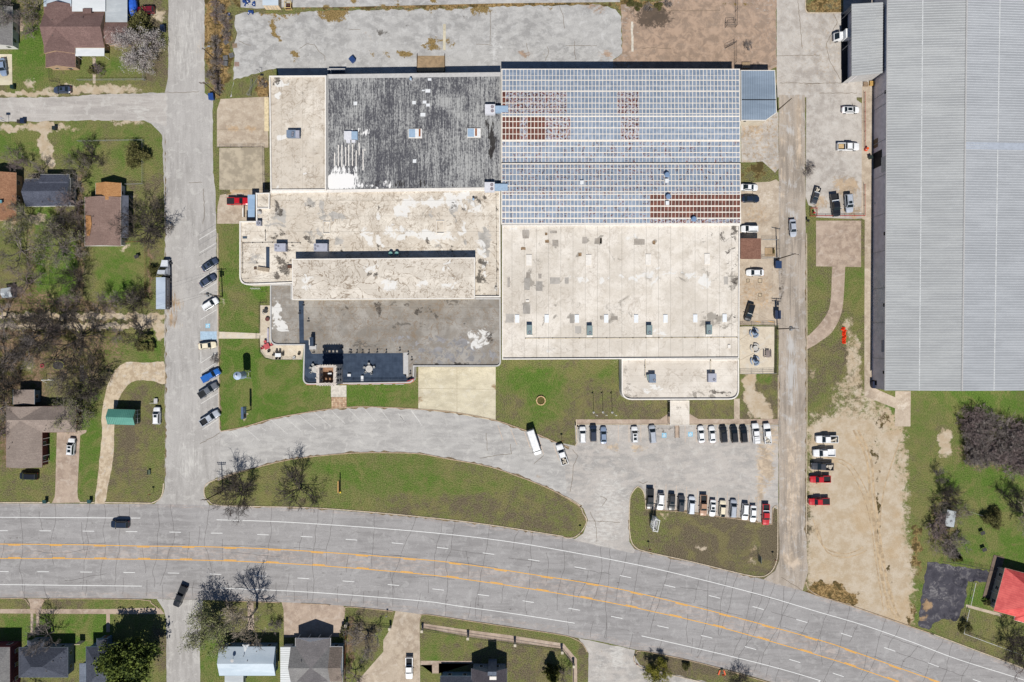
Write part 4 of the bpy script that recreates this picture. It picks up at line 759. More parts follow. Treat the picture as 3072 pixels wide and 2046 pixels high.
for n_, (ar, x0, x1, y0, y1, k) in enumerate(cells):
    ym = (y0+y1)/2; z = zM(ym); a, b = Wd((x0, y0), zM(y0)), Wd((x1, y1), zM(y1)); c = (a+b)/2; w = b.x-a.x; d = math.hypot(a.y-b.y, a.z-b.z); an = math.atan2(a.z-b.z, a.y-b.y)
    if n_ < 300:
        o = place("roof_panel", unit[k], mh); o.location = Vector((c.x, c.y, c.z+.004))-mh.location; o.rotation_euler = (an, 0, 0); o.scale = (w, d, .028)
    else:
        u = Vector((0, math.cos(an), math.sin(an)))*d/2; up = Vector((0, -math.sin(an), math.cos(an)))*.03; X_ = Vector((w/2, 0, 0)); t = [c-X_-u, c+X_-u, c+X_+u, c-X_+u]
        rest.add(t+[q+up for q in t], [(4, 5, 6, 7), (0, 1, 5, 4), (1, 2, 6, 5), (2, 3, 7, 6), (3, 0, 4, 7)], k)
o = rest.build("roof_panels", MATS, mh); o["kind"] = 'stuff'
mb = MB(); a, b = Wd((1504, 488.3), zV+.02), Wd((2222, 487), zV+.02); mb.box((a.x+b.x)/2, (a.y+b.y)/2, zV-.02, b.x-a.x-.1, .28, .05); mb.build("valley_gutter", M_DARK, mh)
mb = MB()
for y, z in ((208, zA), (672, zS)):
    a, b = Wd((1504, y), z), Wd((XR(y), y), z); mb.box((a.x+b.x)/2, a.y, z-.16, b.x-a.x, .25, .22)
mb.build("eave_trim", M_TRIMW, mh)
# --- small metal annex
an_ = bld("metal_annex", "small blue-grey ribbed metal annex with one cut corner, east of the seamed roof", (2274, 290))
P = WL(PX([2222,211, 2324.7,211, 2329.7,338, 2297.5,361, 2223,361]), 4.9)
MB().prism(offset([(p.x, p.y) for p in P][::-1], .12), 0, 4.78, top=False).build("wall", M_WALLC, an_)
MB().prism([(p.x, p.y) for p in P], 4.8, 4.9).build("roof", metal_mat("annex_roof_metal", (138, 154, 172), (152, 168, 186)), an_)
mb = MB(); mb2 = MB()
for i in range(19):
    x = P[0].x+.3+i*.475
    ylo = P[4].y+.1 if x < P[3].x else P[3].y+(x-P[3].x)/(P[2].x-P[3].x)*(P[2].y-P[3].y)+.1
    mb.box(x, (P[0].y-.1+ylo)/2, 4.9, .07, P[0].y-.1-ylo, .06)
mb.build("roof_rib", metal_mat("annex_rib_metal", (112, 126, 142), (124, 138, 154)), an_)["kind"] = 'stuff'
a = Wd((2225, 299.3), 4.92); b = Wd((2328, 299.3), 4.92); MB().box((a.x+b.x)/2, a.y, 4.9, b.x-a.x, .22, .08).build("ridge_seam", M_DARK, an_)
band(mb2, [(p.x, p.y) for p in P][::-1], -.05, .12, 4.75, 4.93); mb2.build("edge_trim", M_TRIMW, an_)
a = Wd((2240, 372), 1.4); MB().box(Wd((2228, 366), 4).x+.6, P[4].y+.10, 3.6, .6, .12, .5).build("vent", M_DARK, an_)
# --- middle block with the raised penthouse
mdl = bld("middle_block", "stained cream flat-roofed block with a long raised penthouse and rounded west corner", (1150, 730))
mp, _ = block(mdl, PX([718,663, 768,663, 767,578, 808,578, 811,573, 1501,568, 1502,892, 877,894, 877,850, 718,856]), 5.0, M_CREAM, M_WALLC, .4, .38, None,
  [(826,615,9,14,'R',.7), (832,632,12,12,'R',.7), (823,645,10,12,'R',.5), (840,650,20,30,'A',.75), (815,580,4,5,'R',.7), (825,672,20,16,'A',.6), (828,705,16,10,'R',.5), (850,700,16,8,'R',.5), (925,607,18,14,'A',.7), (932,612,7,5,'R',.7), (932,631,8,5,'R',.6), (960,615,8,18,'A',.7), (1000,650,44,14,'A',.65), (925,718,20,12,'R',.55), (945,700,40,14,'A',.5), (970,712,10,8,'R',.5), (1020,730,16,22,'A',.6), (1025,750,10,10,'R',.4), (845,790,16,44,'R',.62), (836,830,20,14,'R',.5), (870,800,8,30,'R',.5), (870,745,14,10,'R',.5), (845,760,12,12,'R',.4), (1132,615,5,22,'R',.45), (1138,650,6,18,'G',.6), (1132,740,6,16,'R',.6), (1138,735,6,40,'G',.6), (765,785,14,14,'R',.4), (770,780,24,20,'A',.5), (735,840,20,10,'R',.3), (800,670,30,20,'A',.4),
   (1228,608,26,10,'G',.8), (1245,600,14,8,'G',.8), (1207,630,26,20,'G',.75), (1212,632,14,10,'A',.5), (1300,605,40,12,'G',.8), (1350,600,24,22,'G',.8), (1393,583,12,9,'G',.8), (1420,620,30,16,'G',.7), (1270,703,80,12,'G',.72), (1310,715,60,10,'G',.6), (1390,690,7,14,'G',.85), (1388,660,4,30,'G',.6), (1362,615,11,18,'A',.9), (1362,612,8,14,'R',.55), (1390,634,7,7,'R',.8), (1445,597,18,8,'R',.9), (1420,612,26,12,'A',.7), (1362,652,7,20,'A',.7), (1292,640,10,14,'A',.7), (1283,728,10,8,'R',.65), (1313,735,10,10,'A',.8), (1360,746,9,8,'R',.7), (1392,728,14,12,'A',.6), (1230,745,20,8,'R',.3), (1455,725,18,46,'A',.85), (1435,735,12,20,'G',.7), (1450,760,8,20,'G',.75), (1445,805,9,30,'R',.72), (1442,835,14,12,'R',.65), (1455,790,8,60,'G',.5), (1450,860,22,20,'B',.5), (1494,620,5,30,'R',.45), (1493,835,5,50,'R',.62), (1490,860,8,40,'G',.5), (1180,690,30,16,'G',.6), (1195,705,40,10,'G',.6), (1220,690,14,10,'A',.5),
   (1000,620,110,50,'B',.2), (1300,660,120,30,'B',.3), (1100,710,20,30,'G',.55), (1470,600,20,6,'B',.4)], 1.1, fil={9: 2.6})
pp, _ = block(mdl, PX([877,777, 1425,772.6, 1424,896, 877,899.6]), 8.2, M_PENT, M_WALLC, .0, .1, None, [(1111,800,22,16,'G',.55), (1127,818,8,5,'R',.8), (1110,822,5,4,'R',.6), (1165,855,26,16,'G',.85), (920,845,16,22,'G',.6), (1265,860,20,22,'G',.45), (1340,800,16,20,'G',.45), (1350,850,30,16,'G',.4), (900,780,20,6,'B',.3)], 1.2, z0=4.2, rname="penthouse_roof", wname="penthouse_wall")
mb = MB(); band(mb, pp, -.03, .22, 8.0, 8.24); mb.build("roof_edge", M_TRIMW, mdl)
sm_ = PX([768,579, 809,578, 808,626, 768,626]); block(mdl, sm_, 5.5, M_CREAM, M_WALLC, .35, .3, None, [(790,600,14,14,'B',.3)], 1.0, rname="stair_roof", wname="stair_wall")
# blue canopy over the truck bay
P = WL(PX([743,584, 765,584, 764,653, 744,653]), 3.4); MB().prism([(p.x, p.y) for p in P], 3.3, 3.42, bot=True).build("bay_canopy", metal_mat("canopy_blue_metal", (150, 178, 208), (162, 188, 216)), mdl)
mb = MB(); 
for q in (P[0], P[3]): mb.cyl(q.x+.15, q.y, 0, 3.3, .06, n=6)
mb.build("canopy_post", M_TRIMG, mdl)
# hatch walls on the west roof: tall slot with tan side
a = Wd(T('b1', 610, 818), 5.3); MB().box(a.x, a.y, 5.0, .95, 5.6, .03).build("roof_slot", M_NAVY, mdl)
a = Wd(T('b1', 575, 928), 5.2); MB().box(a.x, a.y, 5.0, 3.1, 1.0, .5, -.16).build("slot_cover", plain("tan_cover", (172, 156, 136), .8, .2), mdl)
a = Wd(T('b1', 500, 918), 5.2); MB().box(a.x, a.y, 5.0, .7, .7, .25).build("roof_hatch", plain("brown_hatch", (96, 76, 62), .8, .2), mdl)
a = Wd(T('b1', 404, 640), 5.2); MB().box(a.x, a.y, 5.0, 1.2, .6, .12).build("roof_hatch", plain("slate_hatch", (72, 88, 104), .6, .3), mdl)
a = Wd(T('b1', 812, 905), 5.2); MB().box(a.x, a.y, 5.0, 1.0, .8, .5).build("roof_hatch", plain("rust_hatch", (98, 70, 58), .8, .2), mdl)
mb = MB(); a, b = Wd(T('b1', 650, 225), 5.5), Wd(T('c1', 905, 195), 5.5); mb.box((a.x+b.x)/2, (a.y+b.y)/2-.1, 5.0, b.x-a.x, .75, .62, math.atan2(b.y-a.y, b.x-a.x)); mb.build("coping", M_TRIMW, mdl)
mb = MB()
for k, x, y, w, h in (('c1', 365, 545, 72, 118), ('b1', 1145, 550, 66, 112)):
    p = Wd(T(k, x, y), 5.1); band(mb, [(p.x-w*.0145, p.y-h*.0145), (p.x+w*.0145, p.y-h*.0145), (p.x+w*.0145, p.y+h*.0145), (p.x-w*.0145, p.y+h*.0145)], 0, .12, 5.0, 5.28)
mb.build("hatch_kerb", M_TRIMW, mdl)
# --- front terrace block with the tower
ft = bld("front_block", "grey-roofed rounded front block with a navy roof terrace and square entrance tower", (1150, 1020))
fp, _ = block(ft, PX([810,852, 876,852, 876,894, 1502,894, 1503,1100, 1243,1100, 1241,1149, 908,1154, 911,1036, 810,1036]), 4.2, M_GREYR, M_WALLW, .38, .36, M_TRIMG,
  [(828,945,12,42,'G',.95), (845,978,18,14,'G',.95), (830,918,12,8,'A',.6), (826,935,5,14,'R',.3), (822,965,6,14,'R',.25), (1041,918,7,7,'R',.75), (1132,915,14,10,'R',.62), (1141,930,8,7,'R',.7), (1140,943,8,6,'R',.6), (1222,911,7,7,'R',.6), (1258,934,10,9,'R',.85), (1285,930,16,10,'R',.62), (1300,940,12,7,'R',.6), (1200,975,30,8,'B',.8), (1260,974,12,6,'B',.8), (1195,1016,34,10,'A',.7), (1392,975,6,10,'R',.5), (1440,1015,34,28,'G',.72), (1470,1010,16,16,'R',.45), (1480,1060,12,30,'R',.25), (1390,1090,24,6,'R',.8), (1310,1090,10,5,'R',.7), (1350,1050,140,45,'A',.42), (1440,1070,50,20,'A',.5), (900,1035,90,6,'B',.5), (860,1020,16,10,'R',.35), (890,1028,12,6,'R',.4), (1300,905,200,14,'B',.35), (1000,960,90,60,'B',.25), (1100,1050,60,30,'B',.4)], 1.1, fil={4: 1.5, 6: 1.6, 7: 1.9, 9: 2.2})
for nav in (TL('b1', 892,1205, 937,1205, 940,1568)+TL('b2', 943,63, 944,92, 900,92), TL('b2', 943,63, 1008,63, 1008,110, 990,145, 1012,185, 944,185), TL('b2', 944,185.5, 1118,183, 1835,178, 1838,368, 1866,370, 1866,404, 1895,408, 1895,428, 1300,438, 965,452, 946,430)):
    sheet("terrace_membrane", WL(nav, 4.22), 4.22, M_NAVY, [], 4, parent=ft, kind=None).location = -ft.location
sheet("pale_walkway", WL(TL('b2', 1840,175, 1882,173, 1884,390, 1868,392, 1866,370, 1840,368), 4.23), 4.23, M_TRIMG, [], 0, parent=ft, kind=None).location = -ft.location
mb = MB(); L_ = WL(TL('b2', 960,455, 1300,448, 1895,440, 1930,420), 4.0); band(mb, [(p.x, p.y) for p in L_], -.02, -.42, 3.3, 3.75, False); mb.build("red_ledge", plain("terracotta_band", (196, 120, 100), .8, .2), ft)
# terrace railing, three dark bars on posts
mb = MB(); L_ = [(p.x, p.y) for p in WL(TL('b2', 948,405, 975,432, 1050,438), 4.5)]; L2 = [(p.x, p.y) for p in WL(TL('b2', 1300,425, 1890,418), 4.5)]
M_IRON = plain("black_iron", (34, 36, 42), .5, .4, var=0)
for ln in (L_, L2):
    for z in (4.55, 4.85, 5.15): band(mb, ln, -.02, .02, z, z+.04, False)
    for p in rough(ln, 0, 2.2, False): mb.cyl(p[0], p[1], 4.2, 5.2, .03, n=5)
mb.build("terrace_railing", M_IRON, ft)
# tower
tz = 11.6; c0_, c1_ = Wd((949, 1095.5), tz), Wd((1008.5, 1156), tz); tx0, tx1, ty0, ty1 = c0_.x, c1_.x, c1_.y, c0_.y
M_TOW = plain("tower_stone", (206, 196, 186), .85, .2, var=.14, sc=1.5); M_TOWS = plain("tower_side_stone", (196, 186, 178), .85, .2, var=.14, sc=1.5)
mb = MB(); tw_ = .75
for x0 in (tx0, tx1-tw_):
    Ln = ty1-ty0; mb.box(x0+tw_/2, (ty0+ty1)/2, 3.5, tw_, Ln, 2.3); mb.box(x0+tw_/2, (ty0+ty1)/2, 7.6, tw_, Ln, .7); mb.box(x0+tw_/2, (ty0+ty1)/2, 10.4, tw_, Ln, 1.2-.01)
    for i in range(4): yy = ty0+.45+(Ln-.9)*i/3; mb.box(x0+tw_/2, yy, 5.8, tw_-.02, .85, 1.8); mb.box(x0+tw_/2, yy, 8.3, tw_-.02, .85, 2.1)
for y0 in (ty0, ty1-.6):
    xa, xb = tx0+tw_, tx1-tw_; mb.box((xa+xb)/2, y0+.3, 3.5, xb-xa, .6, 5.1); mb.box((xa+xb)/2, y0+.3, 10.2, xb-xa, .6, 1.38)
    for i in range(4): mb.box(xa+.3+(xb-xa-.6)*i/3, y0+.3, 8.6, .5, .56, 1.6)
tower = mb.build("tower", M_TOW, ft)
M_FIN = plain("fin_stone", (222, 212, 200), .85, .2); f1 = MB().box(0, 0, 0, .5, .22, .85).mesh("tower_fin", [M_FIN]); f2 = MB().box(0, 0, 0, .2, .3, .8).mesh("tower_fin", [M_FIN]); tl = tower.location
for me_, pt in [(f1, (x0, ty0+.45+(ty1-ty0-.9)*i/3, 10.9)) for x0 in (tx0, tx1) for i in range(4)]+[(f2, (tx0+1.0+i*.65, y0, 10.9)) for y0 in (ty0-.02, ty1) for i in range(6)]:
    o = place("tower_fin", me_, tower); o.location = Vector(pt)-ft.location-tl
MB().box((tx0+tx1)/2, (ty0+ty1)/2, 7.7, tx1-tx0-1.5, ty1-ty0-1.2, .1).build("tower_floor", plain("brown_tower_floor", (158, 124, 100), .9, .1, var=.2, sc=1), tower)
p = (tx0+tx1)/2+.1, (ty0+ty1)/2+.2; MB().box(p[0], p[1], 7.8, .95, .55, .8).build("tower_box", M_PATCHW, tower)
mb = MB(); 
for i in range(3):
    yy = ty0+.45+(ty1-ty0-.9)*(i+.5)/3
    for z in (5.9, 8.4): mb.box(tx1-.3, yy, z, .1, .7, 1.7)
mb.build("tower_opening_dark", M_DARK, tower)  # dark panels stand for the dark inside the tower's east openings
y_ = Wd((0, 1151), 3).y
for x in (1060, 1095, 1130, 1165, 1200): q = Wd((x, 1151), 2); f = MB().box(q.x, q.y-.12, 1.2, 2.3, .16, 1.5).build("window", M_TRIMG, ft); MB().box(q.x, q.y-.16, 1.3, 2.1, .14, 1.3).build("pane", M_GLASS, f)
q = Wd((1016, 1153), 1); d = MB().box(q.x-3.0, ty0-.04, .05, 2.2, .16, 2.4).build("door", M_DARK, ft); MB().box(q.x-3.0, ty0-.12, 1.0, .6, .1, .1).build("handle", M_TRIMG, d)
# --- big cream hall and the office in front
bh = bld("cream_hall", "broad pale cream flat-roofed hall with rows of white skylights, south-east of the factory", (1860, 870))
block(bh, PX([1506,675, 2220,673, 2218,1076, 1506,1079]), 5.5, M_CREAM2, M_WALLW, .42, .32, None,
  [(1577,704,9,12,'B',1), (1577,715,6,8,'R',.55), (1573,746,8,6,'R',.6), (1660,695,10,4,'B',.9), (1638,702,4,4,'B',1), (1642,726,7,6,'R',.5), (1665,730,8,9,'B',1), (1666,730,5,6,'R',.3), (1754,720,7,9,'B',1.1), (1795,723,10,8,'B',1.1), (1794,722,5,5,'R',.7), (1740,764,5,5,'B',1), (1918,726,15,8,'B',1), (1915,726,8,5,'R',.5), (1961,727,4,6,'B',1.1), (1585,826,6,8,'B',1), (1620,828,5,8,'B',.9), (1528,850,4,14,'R',.5), (1580,848,20,5,'B',.8), (1665,845,16,8,'B',.7), (1700,845,8,10,'B',.9), (1610,860,30,12,'B',.5), (1587,860,6,8,'B',.7), (1580,920,12,14,'B',.7), (1525,955,10,14,'B',.6), (1535,985,40,12,'B',.3), (1660,955,8,12,'B',.4), (1720,955,10,16,'B',.6), (1807,953,6,6,'B',.9), (1837,955,18,6,'B',1), (1740,990,9,10,'B',.6), (1630,960,12,16,'B',.5), (1770,975,20,16,'B',.4), (2150,960,60,30,'B',.5), (2150,950,6,12,'R',.35), (2202,955,8,16,'R',.5), (1620,1023,6,6,'R',.5),
   (2208,770,10,90,'R',.52), (2200,735,8,20,'R',.6), (2200,845,12,18,'R',.5), (2198,840,20,30,'B',.7), (2170,710,60,28,'R',.31), (2100,720,20,20,'R',.25), (2190,760,20,60,'R',.27), (2205,690,5,20,'R',.7), (2120,790,10,50,'B',.4),
   (1735,825,30,8,'G',.48), (1745,838,30,8,'G',.5), (1800,838,14,8,'G',.48), (1850,832,40,8,'G',.5), (1910,838,18,10,'G',.6), (1960,850,8,16,'G',.45), (2070,825,18,10,'G',.65), (2108,842,18,18,'G',.85), (1990,820,60,16,'G',.4), (1650,1050,40,12,'G',.3), (1540,1050,30,20,'B',.25), (2030,830,160,20,'B',.35), (1620,790,50,30,'B',.3), (1580,720,60,40,'B',.25), (1560,690,40,10,'G',.5), (1900,710,40,10,'G',.4), (1850,770,40,16,'B',.35), (1860,930,60,60,'B',.3), (1700,910,60,20,'B',.3), (1640,1045,80,14,'B',.35), (1980,1000,30,14,'G',.4), (1750,1050,60,16,'B',.3)], 1.2)
block(bh, PX([1865,1077.5, 2217.5,1077.5, 2217.5,1199, 1865,1200]), 4.3, M_CREAM3, M_WALLW, .42, .34, None, [(1960,1165,40,12,'G',.5), (1940,1160,24,10,'B',.45), (2100,1182,60,7,'B',.7), (2160,1180,40,8,'R',.55), (2180,1178,24,7,'R',.5), (2195,1175,10,12,'R',.4), (1890,1186,24,5,'B',.9), (1890,1160,16,18,'B',.4), (1882,1090,8,20,'B',.6), (1880,1110,6,40,'B',.5), (2110,1150,30,16,'B',.3), (2140,1155,20,14,'R',.22)], 1.0, rname="office_roof", wname="office_wall", fil={2: 2.8, 3: 2.8})
block(bh, PX([2010.6,1201.5, 2068,1201.5, 2068,1276, 2010.6,1276]), 3.1, M_CREAM3, M_WALLW, .06, .12, None, [(2040,1225,16,10,'B',.3), (2060,1270,10,5,'R',.3), (2020,1215,10,12,'R',.15)], 1.0, z0=2.8, rname="canopy_roof", wname="canopy_fascia")
mb = MB()
for x in (2012, 2067):
    for y in (1206, 1240, 1272): q = Wd((x, y), 3.1); mb.cyl(q.x, q.y, 0, 2.85, .09, n=8)
mb.build("canopy_column", M_TRIMW, bh)
M_SKY = plain("skylight_white", (240, 243, 246), .5, .4, var=.03)
sk = [('c1', 1060,1375), ('c1', 1327,1375), ('c1', 1600,1375), ('c1', 1865,1375), ('d1', 327,1375), ('d1', 593,1375), ('d1', 862,1372), ('d1', 1128,1370)]
M_STP = roof_mat("stained_patch", (202, 176, 142), (166, 138, 106), None, .5, .8); M_STP2 = roof_mat("pale_patch_coating", (222, 210, 194), (200, 182, 160), None, 1, .8)
for k, x, y, w, h, d in (('c1', 1138,610,60,78,0), ('c1', 1322,608,22,26,1), ('c1', 1387,590,64,24,0), ('c1', 1330,675,36,26,1), ('c1', 1405,692,54,60,0), ('c1', 1670,665,44,60,0), ('c1', 1792,672,66,52,0), ('c1', 1628,795,28,30,1), ('c1', 1115,740,40,26,1), ('c1', 1160,980,36,50,0), ('c1', 1265,990,30,46,0), ('c1', 1150,1060,50,110,2), ('c1', 1260,1080,60,90,2), ('c1', 1400,1030,90,60,2), ('c1', 1508,1030,36,56,2), ('c1', 1145,1285,66,90,2), ('c1', 995,1370,76,78,2), ('c1', 1555,1375,40,80,2), ('c1', 1825,1365,34,36,0), ('c1', 1940,1370,60,34,0), ('d1', 355,680,100,54,0), ('d1', 488,685,24,36,1), ('d1', 8,672,16,50,1), ('c1', 1612,1475,56,66,2), ('c1', 983,1045,22,90,0), ('d1', 1140,1030,40,70,2)):
    q = Wd(T(k, x, y), 5.51); mb = MB(); e = [(q.x+a*w*.0148+rp.uniform(-.06, .06), q.y+b*h*.0148+rp.uniform(-.06, .06), 5.506) for a, b in ((-1, -1), (0, -1), (1, -1), (1, 0), (1, 1), (0, 1), (-1, 1), (-1, 0))]; mb.add(e, [tuple(range(8))]); mb.build("roof_patch", (M_STP, plain("dark_patch", (146, 122, 96), .9, .1, var=.3, sc=2.5), M_STP2)[d], bh)
m_ = MB().box(0, 0, 0, 1.15, 2.15, .22).mesh("skylight", [M_SKY])
for k, x, y in sk: p = Wd(T(k, x, y), 5.7); o = place("skylight", m_, bh); o.location = Vector((p.x, p.y, 5.5))-bh.location
m_ = MB().box(0, 0, 0, 1.5, 2.9, .2).mesh("roof_hatch", [M_TRIMW])
for k, x, y in (('c1', 1167,845), ('c1', 1707,845), ('d1', 437,840), ('d1', 970,835)): p = Wd(T(k, x, y), 5.7); o = place("roof_hatch", m_, bh); o.location = Vector((p.x, p.y, 5.5))-bh.location
p = Wd(T('c2', 1153, -293), 5.6); MB().box(p.x, p.y, 5.5, .8, .5, .25).build("roof_vent", M_TRIMW, bh); p = Wd(T('d2', 1167, 118), 5.6); MB().box(p.x, p.y, 5.5, .7, .9, .25).build("roof_vent", M_TRIMW, bh)
# --- warehouse on the east edge
we = bld("warehouse", "huge grey ribbed-metal warehouse with a dark west wall along the east edge", (2900, 500))
ze, zr = 7.0, 8.3; el = [Wd((2665, -260), ze), Wd((2656, 1171.5), ze)]; rl = [Wd((2903, -260), zr), Wd((2885, 1171.5), zr)]
er = [rl[i]+(rl[i]-el[i])*Vector((1, 1, 0)) if False else Vector((2*rl[i].x-el[i].x, rl[i].y, ze)) for i in (0, 1)]
for i in (0, 1): rl[i].y = el[i].y; er[i].y = el[i].y
M_WR = metal_mat("warehouse_roof_grey", (166, 168, 169), (180, 182, 182), .6, (.12, .8)); M_WR2 = metal_mat("warehouse_roof_bluish", (166, 169, 173), (178, 181, 185), .6, (.12, .8))
M_WRL = plain("roof_rib_light", (195, 197, 198), .6, .3, var=.05); M_WRL2 = plain("roof_rib_bluish", (194, 197, 201), .6, .3, var=.05)
MB().quad(el[0], el[1], rl[1], rl[0]).build("roof", M_WR, we); MB().quad(rl[0], rl[1], er[1], er[0]).build("roof", M_WR2, we)
mbs = (MB(), MB(), MB()); n = 188
for i in range(n):
    t = (i+.5)/n
    for s_, (A_, B_) in enumerate(((el, rl), (rl, er))):
        p0, p1 = A_[0].lerp(A_[1], t), B_[0].lerp(B_[1], t)
        v = [p0+Vector((0, -.09, 0)), p1+Vector((0, -.09, 0)), p1+Vector((0, .09, 0)), p0+Vector((0, .09, 0))]; tv = [q+Vector((0, (.05 if k < 2 else -.05), .065)) for k, q in enumerate(v)]
        mbs[s_].add(v+tv, [(4, 5, 6, 7), (0, 1, 5, 4), (2, 3, 7, 6)])
mbs[0].build("roof_rib", M_WRL, we)["kind"] = 'stuff'; mbs[1].build("roof_rib", M_WRL2, we)["kind"] = 'stuff'
mb = MB(); mb.tube(rl[0]+Vector((0, 0, .05)), rl[1]+Vector((0, 0, .05)), .22, n=6); mb.build("ridge_cap", M_TRIMG, we)
mb = MB()
for A_, B_, t in ((el, rl, .445), (rl, er, .46)):
    p0, p1 = A_[0].lerp(B_[0], t), A_[1].lerp(B_[1], t); up = Vector((0, 0, .03)); w = Vector((.16, 0, 0)); mb.quad(p0-w+up, p1-w+up, p1+w+up, p0+w+up)
mb.build("panel_lap", plain("lap_pale", (206, 208, 208), .6, .3, var=.1), we)
p0, p1 = Wd((2896, 447), 8.4), Wd((3160, 447), 7.6); mb = MB(); mb.add([(rl[0].x*.5+rl[1].x*.5+.3, Wd((0, 427), 8).y, 8.3), (er[0].x, Wd((0, 427), 8).y, 7.1), (er[0].x, Wd((0, 448), 8).y, 7.1), (rl[0].x*.5+rl[1].x*.5+.3, Wd((0, 448), 8).y, 8.3)], [(3, 2, 1, 0)]); mb.build("skylight_strip", plain("skylight_strip_pale", (178, 185, 196), .5, .4, var=.06), we)
M_DKW = plain("charcoal_metal_wall", (236, 228, 232), .6, .3, var=.08, sc=.6)
wl = [Vector((p.x+.15, p.y, 0)) for p in el]; wr_ = [Vector((p.x-.15, p.y, 0)) for p in er]; mb = MB()
mb.prism([wl[0], wl[1]+Vector((0, .15, 0)), wr_[1]+Vector((0, .15, 0)), wr_[0]], 0, ze-.02, top=False); mb.build("wall", M_DKW, we)
mb = MB()
for yy in (35, 110, 215, 285, 320, 425, 530, 645, 755, 865, 968, 1075):
    y = Wd((0, yy), 3.5).y; t = (el[0].y-y)/(el[0].y-el[1].y); x = wl[0].x+(wl[1].x-wl[0].x)*t; mb.box(x-.06, y, .1, .1, .12, 6.8)
mb.build("downpipe", M_TRIMG, we)
mb = MB(); mb.tube(el[0]+Vector((-.1, 0, -.08)), el[1]+Vector((-.1, 0, -.08)), .12, n=6); mb.build("gutter", M_TRIMG, we)
def on_w(py, z, w, h, d=.06):
    y = Wd((0, py), z).y; t = (el[0].y-y)/(el[0].y-el[1].y); return MB().box(wl[0].x+(wl[1].x-wl[0].x)*t-d/2, y, z-h/2, d, w, h)
for py, z, w, h, nm, m in ((478, 2.2, 4.3, 4.3, "loading_door", M_DARK), (492, 5.4, 4.0, 2.4, "door_panel", M_TRIMG), (276, 5.8, .9, .6, "wall_vent", M_DARK), (701, 5.8, .9, .6, "wall_vent", M_DARK), (915, 5.8, .9, .6, "wall_vent", M_DARK), (1117, 5.8, .8, .6, "wall_vent", M_DARK), (1148, 1.3, 1.3, 2.3, "door", M_DARK), (1038, 5.3, 3.2, 1.1, "wall_louvre", plain("louvre_grey", (150, 152, 166), .6, .3)), (610, .9, .5, .4, "wall_box", M_TRIMG), (430, 1.2, 2.4, 2.2, "door", plain("brown_door", (120, 98, 76), .6, .3))):
    on_w(py, z, w, h, .07 if nm != "door_panel" else .12).build(nm, m, we)
# --- loading dock in front of the warehouse
ld = bld("loading_dock", "open-sided dock roof of grey ribbed metal in front of the warehouse", (2600, 120), "shed")
P = [Wd((2554.6, 11.6), 5.6), Wd((2649, 6.6), 5.6), Wd((2647.5, 219), 5.6), Wd((2554.6, 228), 5.6)]
MB().prism([(p.x, p.y) for p in P], 5.45, 5.6, bot=True).build("roof", M_WR, ld)
mb = MB(); n = 27
for i in range(n):
    t = (i+.5)/n; a, b = P[0].lerp(P[3], t), P[1].lerp(P[2], t); v = [a+Vector((0, -.08, 0)), b+Vector((0, -.08, 0)), b+Vector((0, .08, 0)), a+Vector((0, .08, 0))]; mb.add(v+[q+Vector((0, 0, .09)) for q in v], [(4, 5, 6, 7), (0, 1, 5, 4), (2, 3, 7, 6)])
mb.build("roof_rib", M_WRL, ld)["kind"] = 'stuff'
mb = MB(); s0, s1 = P[3]+Vector((.15, .15, 0)), P[2]+Vector((-.1, .15, 0)); mb.quad((s0.x, s0.y, .0), (s1.x, s1.y, .0), (s1.x, s1.y, 5.46), (s0.x, s0.y, 5.46)); mb.build("end_wall", M_TRIMG, ld)
mb = MB(); s0, s1 = P[0]+Vector((.15, -.15, 0)), P[1]+Vector((-.1, -.15, 0)); mb.quad((s1.x, s1.y, .0), (s0.x, s0.y, .0), (s0.x, s0.y, 5.46), (s1.x, s1.y, 5.46)); mb.build("end_wall", M_TRIMG, ld)
MB().box(P[0].x+1.8, (P[0].y+P[3].y)/2, 0, .2, P[0].y-P[3].y-.6, 5.4).build("inner_wall", M_DKW, ld)
MB().box(P[0].x+.9, (P[0].y+P[3].y)/2, .005, 1.9, P[0].y-P[3].y-.4, .04).build("dock_floor", plain("dock_floor_dark", (60, 62, 66), .9, .1), ld)  # floor colour darkened to hold the shade under the dock roof
mb = MB()
for py in (28, 125): a = Wd((2554.6, py), 5.5); mb.tube(a, (a.x+.1, a.y, .1), .09, n=6)
mb.build("post", M_TRIMG, ld)
# ================================================================== HOUSES AND SHEDS
def rot2(x, y, a): c, s = math.cos(a), math.sin(a); return x*c-y*s, x*s+y*c
M_FRAME = plain("window_frame_white", (226, 226, 224), .6, .3, var=0)
def windows(root, cx, cy, hx, hy, a, sides="NSEW", z=1.0, sp=3.2, w=1.1, h=1.25):
    for sd in sides:
        L = 2*(hx if sd in "NS" else hy); n = max(1, int(L/sp))
        for i in range(n):
            t = -L/2+L*(i+.5)/n; x, y, r = {'N': (t, hy, 0), 'S': (t, -hy, 0), 'E': (hx, t, math.pi/2), 'W': (-hx, t, math.pi/2)}[sd]
            gx, gy = rot2(x, y, a); f = MB().box(cx+gx, cy+gy, z, w, .14, h, a+r).build("window", M_FRAME, root)
            gp = MB(); 
            for k in (-1, 1): gp.box(cx+gx, cy+gy, z+h/2+k*h*.23-h*.19, w-.2, .2, h*.38, a+r)
            gp.build("pane", M_GLASS, f)
